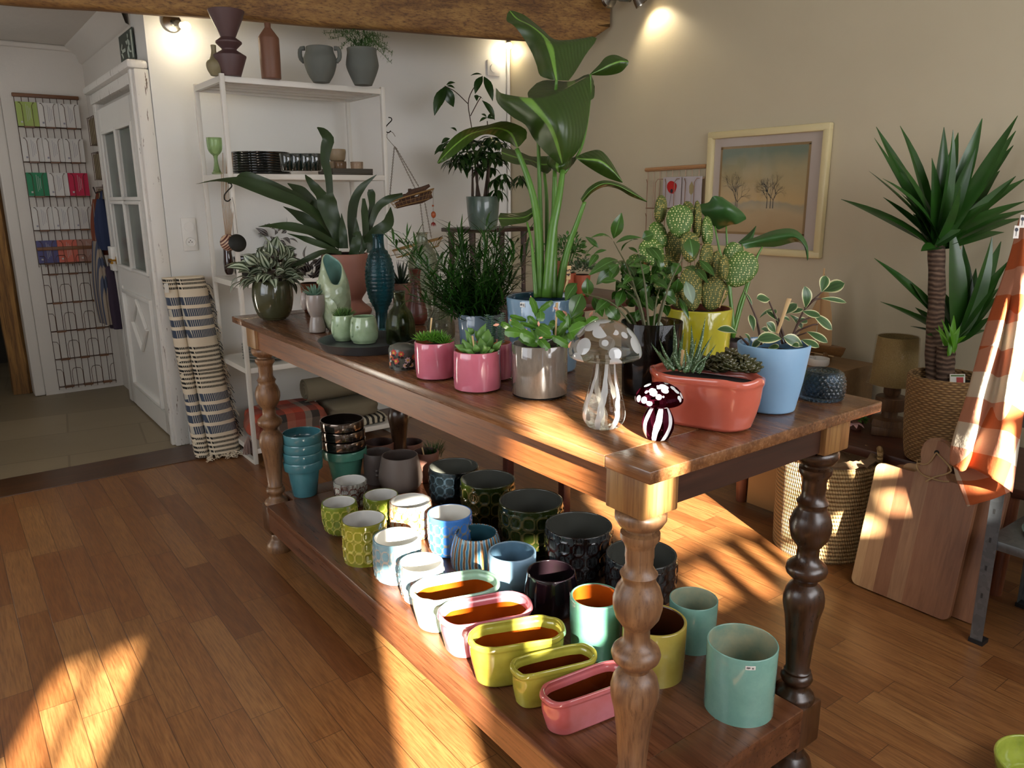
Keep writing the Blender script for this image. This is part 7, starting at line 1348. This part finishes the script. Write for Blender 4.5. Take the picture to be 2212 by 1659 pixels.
pcd = thing('plant_label', 'white plant care label with red and green print in the yucca basket', 'label', atd(2070, 840, dU-.1)); pa = [atd(u, v, dU-.10) for u, v in ((2052, 832), (2085, 834), (2085, 808), (2052, 808))]
obj('card', MB().add(pa+[p+FW*.002 for p in pa], [(0, 1, 2, 3), (7, 6, 5, 4), (0, 4, 5, 1), (1, 5, 6, 2), (2, 6, 7, 3), (3, 7, 4, 0)]), solid('label_white', 'c9c6ba', .6), pcd, smooth=0)
pa = [atd(u, v, dU-.1015) for u, v in ((2066, 828), (2081, 829), (2081, 815), (2066, 815))]; obj('red_print', MB().add(pa, [(0, 1, 2, 3)]), solid('print_red', '9a2a20', .6), pcd, smooth=0); pa = [atd(u, v, dU-.1015) for u, v in ((2054, 813), (2083, 813), (2083, 810), (2054, 810))]; obj('green_print', MB().add(pa, [(0, 1, 2, 3)]), solid('print_green', '4a6a2a', .6), pcd, smooth=0)
# small flowers on the bench edge
fb = thing('small_flower_plant', 'small plant with pink-white flowers behind the right table corner', 'potted plant', on(1845, 945, .42)+V((0, .0, 0))); f0 = V(fb.location)+V((.12, .06, 0)); fb.location = f0; m_ = MB(); dome(m_, f0+V((0, 0, .04)), 40, .03, .03, .03, .012, n=4, cols=1); obj('foliage', m_, L_grn, fb)
m_ = MB(); [m_.leaf(f0+V((-.03, .0, .03)), f0+V((-.03+.03*math.cos(a), .03*math.sin(a)-.02, .02)), .022, cols=1) for a in (0, 1.2, 2.4, 3.6, 4.8)]; obj('flower', m_, solid('flower_pink', 'c9a0a4', .5), fb); obj('pot', MB().lathe([(.02, 0), (.028, .04), (.026, .04), (.001, .035)], f0, 24, close=False), M_tc, fb)
# ================================================================ jute basket on the floor
MJ = N('jute_rope'); o = MJ.sep(MJ.co()); zr = MJ.math('MULTIPLY', o[2], 62.0); fz = MJ.math('SINE', MJ.math('MULTIPLY', MJ.math('FRACT', zr), 3.14159)); a_ = MJ.math('ARCTAN2', o[1], o[0]); tw = MJ.math('SINE', MJ.math('ADD', MJ.math('MULTIPLY', a_, 120.0), MJ.math('MULTIPLY', zr, 3.0))); hgt = MJ.math('ADD', fz, MJ.math('MULTIPLY', tw, .25))
MJ.p(Base_Color=MJ.mix(MJ.math('MULTIPLY', hgt, .7), hx('8a6a3c'), hx('d0b07c')), Roughness=.9); MJ.bump(hgt, .008, .9)
cc, r0, rg = fitpot(1766, 1212, 186, .0005, [(1195, 200), (1120, 210), (1040, 218), (992, 222), (984, 218)]); pr = smoothrings([(r0-.012, 0), (r0-.004, .006), (r0, .016)]+rg, 22); prof, mm = potprof(pr, .012)
t = thing('jute_basket', 'tall round jute basket lined with crumpled sacking on the floor, half sunlit', 'basket', cc); obj('basket_body', MB().lathe(prof, cc, 96, close=False, dfm=lambda t_, i, r, z: (r+(.002*math.sin(z*390) if r > .05 else 0), 0)), MJ.m, t, smooth=180)
Hj = pr[-1][1]; obj('sacking_liner', MB().lathe([(r, z) for r, z in ((pr[-1][0]-.012, Hj-.03), (pr[-1][0]-.004, Hj+.012), (pr[-1][0]+.008, Hj+.018), (pr[-1][0]-.03, Hj+.03), (pr[-1][0]-.05, Hj-.02), (pr[-1][0]*.4, Hj-.06), (.002, Hj-.04))], cc, 72, close=False, dfm=lambda t_, i, r, z: (r+.012*mnoise.noise(V((t_*4, i, 0))), 0, .018*mnoise.noise(V((t_*6, i*.7, 4))))), solid('sacking', '7a6248', .8, var=.4, sc_=25, bump=1), t, smooth=40)
for s in (-1, 1):
    c_ = cc+V((-.5*s, .86*s, 0)).normalized()*(pr[-1][0]-.002)+V((0, 0, Hj-.01)); tv = V((.86, .5, 0)); obj('handle', MB().tube(cat_([c_-tv*.05, c_-tv*.04+V((0, 0, .05)), c_+tv*.04+V((0, 0, .05)), c_+tv*.05], 12), .011, 10), MJ.m, t, smooth=180)
# ================================================================ cutting boards leaning on the bench
def acacia(nm, sh):
    M = N(nm); o = M.sep(M.co()); st_ = M.math('FLOOR', M.math('ADD', M.math('DIVIDE', o[1], .052), sh)); wn = M.n('ShaderNodeTexWhiteNoise', noise_dimensions='1D'); M.set(wn.inputs['W'], st_); r_ = wn.outputs['Value']
    g = M.noise(M.comb(M.math('MULTIPLY', o[0], 20.0), M.math('ADD', M.math('MULTIPLY', o[1], 60.0), M.math('MULTIPLY', r_, 40.0)), M.math('MULTIPLY', o[2], 4.0)), 1.2, 5, .6, .8)
    col = M.mix(g, M.ramp(r_, [(0, '5a3520'), (.35, '84563a'), (.6, '6a402a'), (.8, 'a87c50'), (1, '7a4a30')]), M.ramp(r_, [(0, '946444'), (.5, 'a87a58'), (.8, 'd0ac7c'), (1, 'a06c4c')])); M.p(Base_Color=col, Roughness=.42, Coat_Weight=.1); return M.m
def cboard(label, y0, y1, xb, h, lean, mat, head=True, hy=None, hh=.1):
    def P(y, s, off): return V((xb+s*math.sin(lean)-off*math.cos(lean), y, s*math.cos(lean)+off*math.sin(lean)+.002))
    out = []; rc = .025
    def arc(cy, cs, r, a0, a1, n=6): return [(cy+r*math.cos(a0+(a1-a0)*i/n), cs+r*math.sin(a0+(a1-a0)*i/n)) for i in range(n+1)]
    out += arc(y0+rc, rc, rc, PI, 1.5*PI)+arc(y1-rc, rc, rc, -.5*PI, 0)+arc(y1-rc, h-rc, rc, 0, .5*PI)
    hy = hy or (y0+y1)/2
    out += arc(hy+.065, h+.02, .02, -.5*PI, -PI, 4)+arc(hy, h+.075, .052, -.18*PI, 1.18*PI, 16)+arc(hy-.065, h+.02, .02, 0, -.5*PI, 4)
    out += arc(y0+rc, h-rc, rc, .5*PI, PI); n = len(out); mb = MB(); th = .02
    mb.add([P(y, s, 0) for y, s in out]+[P(y, s, th) for y, s in out], [tuple(range(n)), tuple(reversed(range(n, 2*n)))]+[(i, i+n, (i+1) % n+n, (i+1) % n) for i in range(n)])
    t = thing('cutting_board', label, 'cutting board', (xb, (y0+y1)/2, 0)); obj('board', mb, mat, t, smooth=30)
    obj('handle_hole', MB().lathe([(.001, 0), (.008, 0), (.0085, .0012), (.001, .0014)], P(hy, h+.085, th), 20, axis=Matrix.Rotation(-PI/2+lean, 3, 'Y')), solid('hole_dark', '120c08', .8), t)
    obj('rope', MB().tube(cat_([P(hy, h+.085, th+.004), P(hy+.02, h+.04, th+.006), P(hy+.055, h+.03, th+.004), P(hy+.03, h+.0, th+.006), P(hy-.03, h-.005, th+.008), P(hy-.06, h-.0, th+.005)], 24), .0028, 6).tube(cat_([P(hy, h+.085, th+.004), P(hy-.05, h+.05, th+.004), P(hy-.055, h+.03, th+.006), P(hy-.01, h+.0, th+.008), P(hy+.01, h-.02, th+.01)], 18), .0028, 6), solid('jute_string', 'a58a62', .9), t, smooth=180)
lean = math.radians(12)
cboard('large acacia cutting board with round handle and string leaning in front of the bench', .165, .512, 1.675, .46, lean, acacia('acacia_board', .3), hy=.318)
cboard('second reddish acacia cutting board, mostly hidden behind the front one', .095, .44, 1.725, .47, lean, acacia('acacia_board_red', .7), hy=.2)
cboard('third cutting board at the back of the leaning pile', .23, .49, 1.775, .44, lean, acacia('acacia_board_back', .1), hy=.36)
# ================================================================ galvanised rack with plates and towel
M_gal = N('galvanised'); vo = M_gal.n('ShaderNodeTexVoronoi'); M_gal.set(vo.inputs['Vector'], M_gal.co()); vo.inputs['Scale'].default_value = 60; M_gal.p(Base_Color=M_gal.mix(M_gal.sep(vo.outputs['Color'])[0], hx('767c81'), hx('868c91')), Metallic=.85, Roughness=.38); M_gal = M_gal.m
rk = thing('metal_rack', 'galvanised steel angle-post rack at the right edge of the picture', 'shelf unit', (1.83, -.4, 0)); RX0, RX1, RY0, RY1 = 1.605, 2.0, -.9, .075
for x, sx in ((RX0, 1), (RX1, -1)):
    for y, sy in ((RY1, -1), (RY0, 1)):
        p_ = obj('post', MB().box((x, y-.0015, .012), (x+sx*.036, y+.0015, 1.32)).box((x-.0015, y, .012), (x+.0015, y+sy*.036, 1.32)) if False else MB().add([V(q) for q in [(x, y, z) for z in (.012, 1.32)]+[(x+sx*.036, y, z) for z in (.012, 1.32)]+[(x, y+sy*.036, z) for z in (.012, 1.32)]+[(x+sx*.036, y+sy*.002, z) for z in (.012, 1.32)]+[(x+sx*.002, y+sy*.002, z) for z in (.012, 1.32)]+[(x+sx*.002, y+sy*.036, z) for z in (.012, 1.32)]], [(0, 1, 3, 2), (0, 4, 5, 1), (2, 3, 7, 6), (6, 7, 9, 8), (8, 9, 11, 10), (10, 11, 5, 4), (1, 5, 11, 9, 7, 3), (0, 2, 6, 8, 10, 4)]), M_gal, rk, smooth=0)
        obj('foot', MB().box((x-.003, min(y+sy*.04, y-sy*.003), 0), (x+.003, max(y+sy*.04, y-sy*.003), .018)).box((min(x-sx*.003, x+sx*.04), y-.003, 0), (max(x-sx*.003, x+sx*.04), y+.003, .018)) if False else MB().box((min(x-sx*.003, x+sx*.04), min(y-sy*.003, y+sy*.04), 0), (max(x-sx*.003, x+sx*.04), max(y-sy*.003, y+sy*.04), .014)), solid('black_plastic', '17181a', .5), p_)
        if x == RX0 and y == RY1:
            sl = MB()
            for k in range(12): z = .16+k*.095; sl.box((x-.0006, y+sy*.016-.003, z), (x+.0001, y+sy*.016+.003, z+.016))
            obj('slots', sl, solid('dark_hole', '2b2b2b', .5), p_)
for z in (.36, .76, 1.2): obj('shelf', MB().box((RX0+.003, RY0+.003, z-.03), (RX1-.003, RY1-.003, z), bev=.002), M_gal, rk)
M_spk = solid('speckled_plate', '6f8678', .2, coat=.6, var=.4, sc_=40); pl = None; zs_ = .3605; pcx, pcy = 1.80, -.10
for k in range(6):
    lc_ = V((pcx, pcy, zs_+.0135*k)); lb = ('lowest wide' if k == 0 else 'topmost' if k == 5 else 'one of the middle')+' speckled green plate'+('s' if 0 < k < 5 else '')+' stacked on the metal rack'
    if k == 0: single('speckled_plate', MB().lathe([(.001, 0), (.09, 0), (.135, .010), (.137, .012), (.09, .004), (.001, .0035)], lc_, 56, close=False), M_spk, lb, 'plate', 'plates on the metal rack', smooth=60)
    elif pl is None: pl = single('speckled_plate', MB().lathe([(.001, 0), (.05, 0), (.088, .012), (.09, .014), (.087, .0142), (.05, .005), (.001, .004)], lc_, 56, close=False), M_spk, lb, 'plate', 'plates on the metal rack', smooth=60)
    else: dup(pl, lc_, lb)
M_cp = solid('coral_plate', 'c98a6c', .25, coat=.5); 
for k in range(3): single('coral_plate', MB().lathe([(.001, 0), (.06, 0), (.12, .014), (.122, .017), (.06, .006), (.001, .005)], V((1.765, -.1, .7605+.02*k)), 56, close=False), M_cp if k < 2 else solid('white_plate', 'd9d3c6', .2, coat=.5), ('lowest coral plate', 'middle coral plate', 'white plate on top of the coral plates')[k]+' on the upper shelf of the metal rack', 'plate', 'plates on the metal rack', smooth=60)
# gingham towel hanging from the rack top
MG2 = N('gingham'); at_ = MG2.n('ShaderNodeAttribute'); at_.attribute_name = 'uvw'; o = MG2.sep(at_.outputs['Vector']); ga = MG2.math('FRACT', MG2.math('MULTIPLY', o[0], 1.0)); gb = MG2.math('FRACT', MG2.math('MULTIPLY', o[1], 1.0)); sa = MG2.math('LESS_THAN', ga, .5); sb_2 = MG2.math('LESS_THAN', gb, .5); sm_ = MG2.math('MULTIPLY', MG2.math('ADD', sa, sb_2), .5)
MG2.p(Base_Color=MG2.ramp(sm_, [(0, 'd8cbb6'), (.3, 'c08468'), (.7, 'b5592a')], 'CONSTANT'), Roughness=.9); MG2.bump(MG2.noise(MG2.co(), 60, 4), .003, .4)
tr_ = MG2.n('ShaderNodeBsdfTranslucent'); MG2.set(tr_.inputs[0], MG2.ramp(sm_, [(0, 'd8cbb6'), (.3, 'c08468'), (.7, 'b5592a')], 'CONSTANT')); mx = MG2.n('ShaderNodeMixShader'); mx.inputs[0].default_value = .2; MG2.nt.links.new(MG2.b.outputs[0], mx.inputs[1]); MG2.nt.links.new(tr_.outputs[0], mx.inputs[2]); MG2.nt.links.new(mx.outputs[0], MG2.out.inputs[0])
dT = dep((1.56, .03, .9)); tw_ = thing('gingham_towel', 'orange, pink and cream checked kitchen towel hanging from the top of the metal rack', 'towel', atd(2160, 1060, dT))
def towel(rows, mat, name, sc_uv, rot_uv, off=(0, 0), nu=40, nv=24):
    m_ = MB(); patch(m_, rows, dT, nu, nv); o_ = obj(name, m_, mat, tw_, smooth=180); W_ = nv+1; at = o_.data.attributes.new('uvw', 'FLOAT_VECTOR', 'POINT'); ca, sa2 = math.cos(rot_uv), math.sin(rot_uv)
    O = m_.v[0]; vals = []
    for i in range(nu+1):
        for j in range(W_): p = m_.v[i*W_+j]-O; x, y = p.dot(RT), p.dot(UP); vals += [(x*ca-y*sa2)/sc_uv+off[0]+9, (x*sa2+y*ca)/sc_uv+off[1]+9, 0]
    at.data.foreach_set('vector', vals); o_.modifiers.new('thick', 'SOLIDIFY').thickness = .002; return o_
towel([[(2203, 470, .03), (2210, 468, 0), (2216, 466, -.01), (2225, 465, -.01), (2245, 462, .0)], [(2178, 565, .05), (2195, 565, .01), (2203, 566, -.02), (2216, 566, -.03), (2235, 566, -.01)], [(2130, 705, .07), (2162, 705, .01), (2172, 708, .03), (2200, 708, -.04), (2228, 705, -.02)], [(2090, 850, .09), (2120, 858, .03), (2150, 850, .03), (2175, 860, -.05), (2215, 850, -.02)], [(2058, 950, .1), (2092, 975, .04), (2110, 960, .04), (2165, 985, -.05), (2198, 980, -.02)], [(2052, 1000, .1), (2075, 1018, .06), (2100, 1012, .04), (2150, 1038, -.05), (2186, 1064, -.02)]], MG2.m, 'cloth_front', .15, .42)
towel([[(2056, 985, .11), (2075, 990, .09), (2100, 985, .08), (2130, 1000, .07)], [(2068, 1040, .11), (2095, 1035, .07), (2120, 1032, .05), (2165, 1045, .03)], [(2090, 1094, .10), (2120, 1085, .06), (2150, 1076, .04), (2187, 1060, .02)]], MG2.m, 'cloth_back', .15, -.3, nu=16)
for (u, v, lb, nm) in ((2195, 501, 'lower', 'price_tag'), (2208, 478, 'upper', 'price_tag')):
    pa = [atd(u+a, v+b, dT-.06) for a, b in ((-7, 14), (5, 14), (8, -13), (-3, -14))]; tg = obj(nm, MB().add(pa+[p+FW*.001 for p in pa], [(0, 1, 2, 3), (7, 6, 5, 4), (0, 4, 5, 1), (1, 5, 6, 2), (2, 6, 7, 3), (3, 7, 4, 0)]), solid('tag_white', 'cfc8bf', .6), tw_, smooth=0, label='white cardboard tag with black spoon mark')
    sp = [atd(u+1.2+3.6*math.cos(a), v-5+4.2*math.sin(a), dT-.061) for a in [k*2*PI/14 for k in range(14)]]; st_ = [atd(u+a, v+b, dT-.061) for a, b in ((.2, -1), (1.4, -1), (.3, 9), (-.7, 9))]; obj('spoon_mark', MB().add(sp, [tuple(range(14))]).add(st_, [(0, 1, 2, 3)]), solid('ink', '1b1b2a', .6), tg, smooth=0)
# striped green cushion corner at the lower right
cu = on(2200, 1659, .02); mb = MB(); cy = V((.62, -.62, 0)); 
b0 = on(2225, 1705, .0); gcu = MB().lathe(potprof([(.06, 0), (.09, .015), (.105, .04), (.11, .07)], .008)[0], V((b0.x+.02, b0.y-.02, 0)), 48, close=False)
single('green_pot', gcu, glaze('lime_green_pot', '7c8a2c', '9aa544', sc_=12), 'lime green glazed bowl just entering the lower right corner', 'bowl', smooth=60)
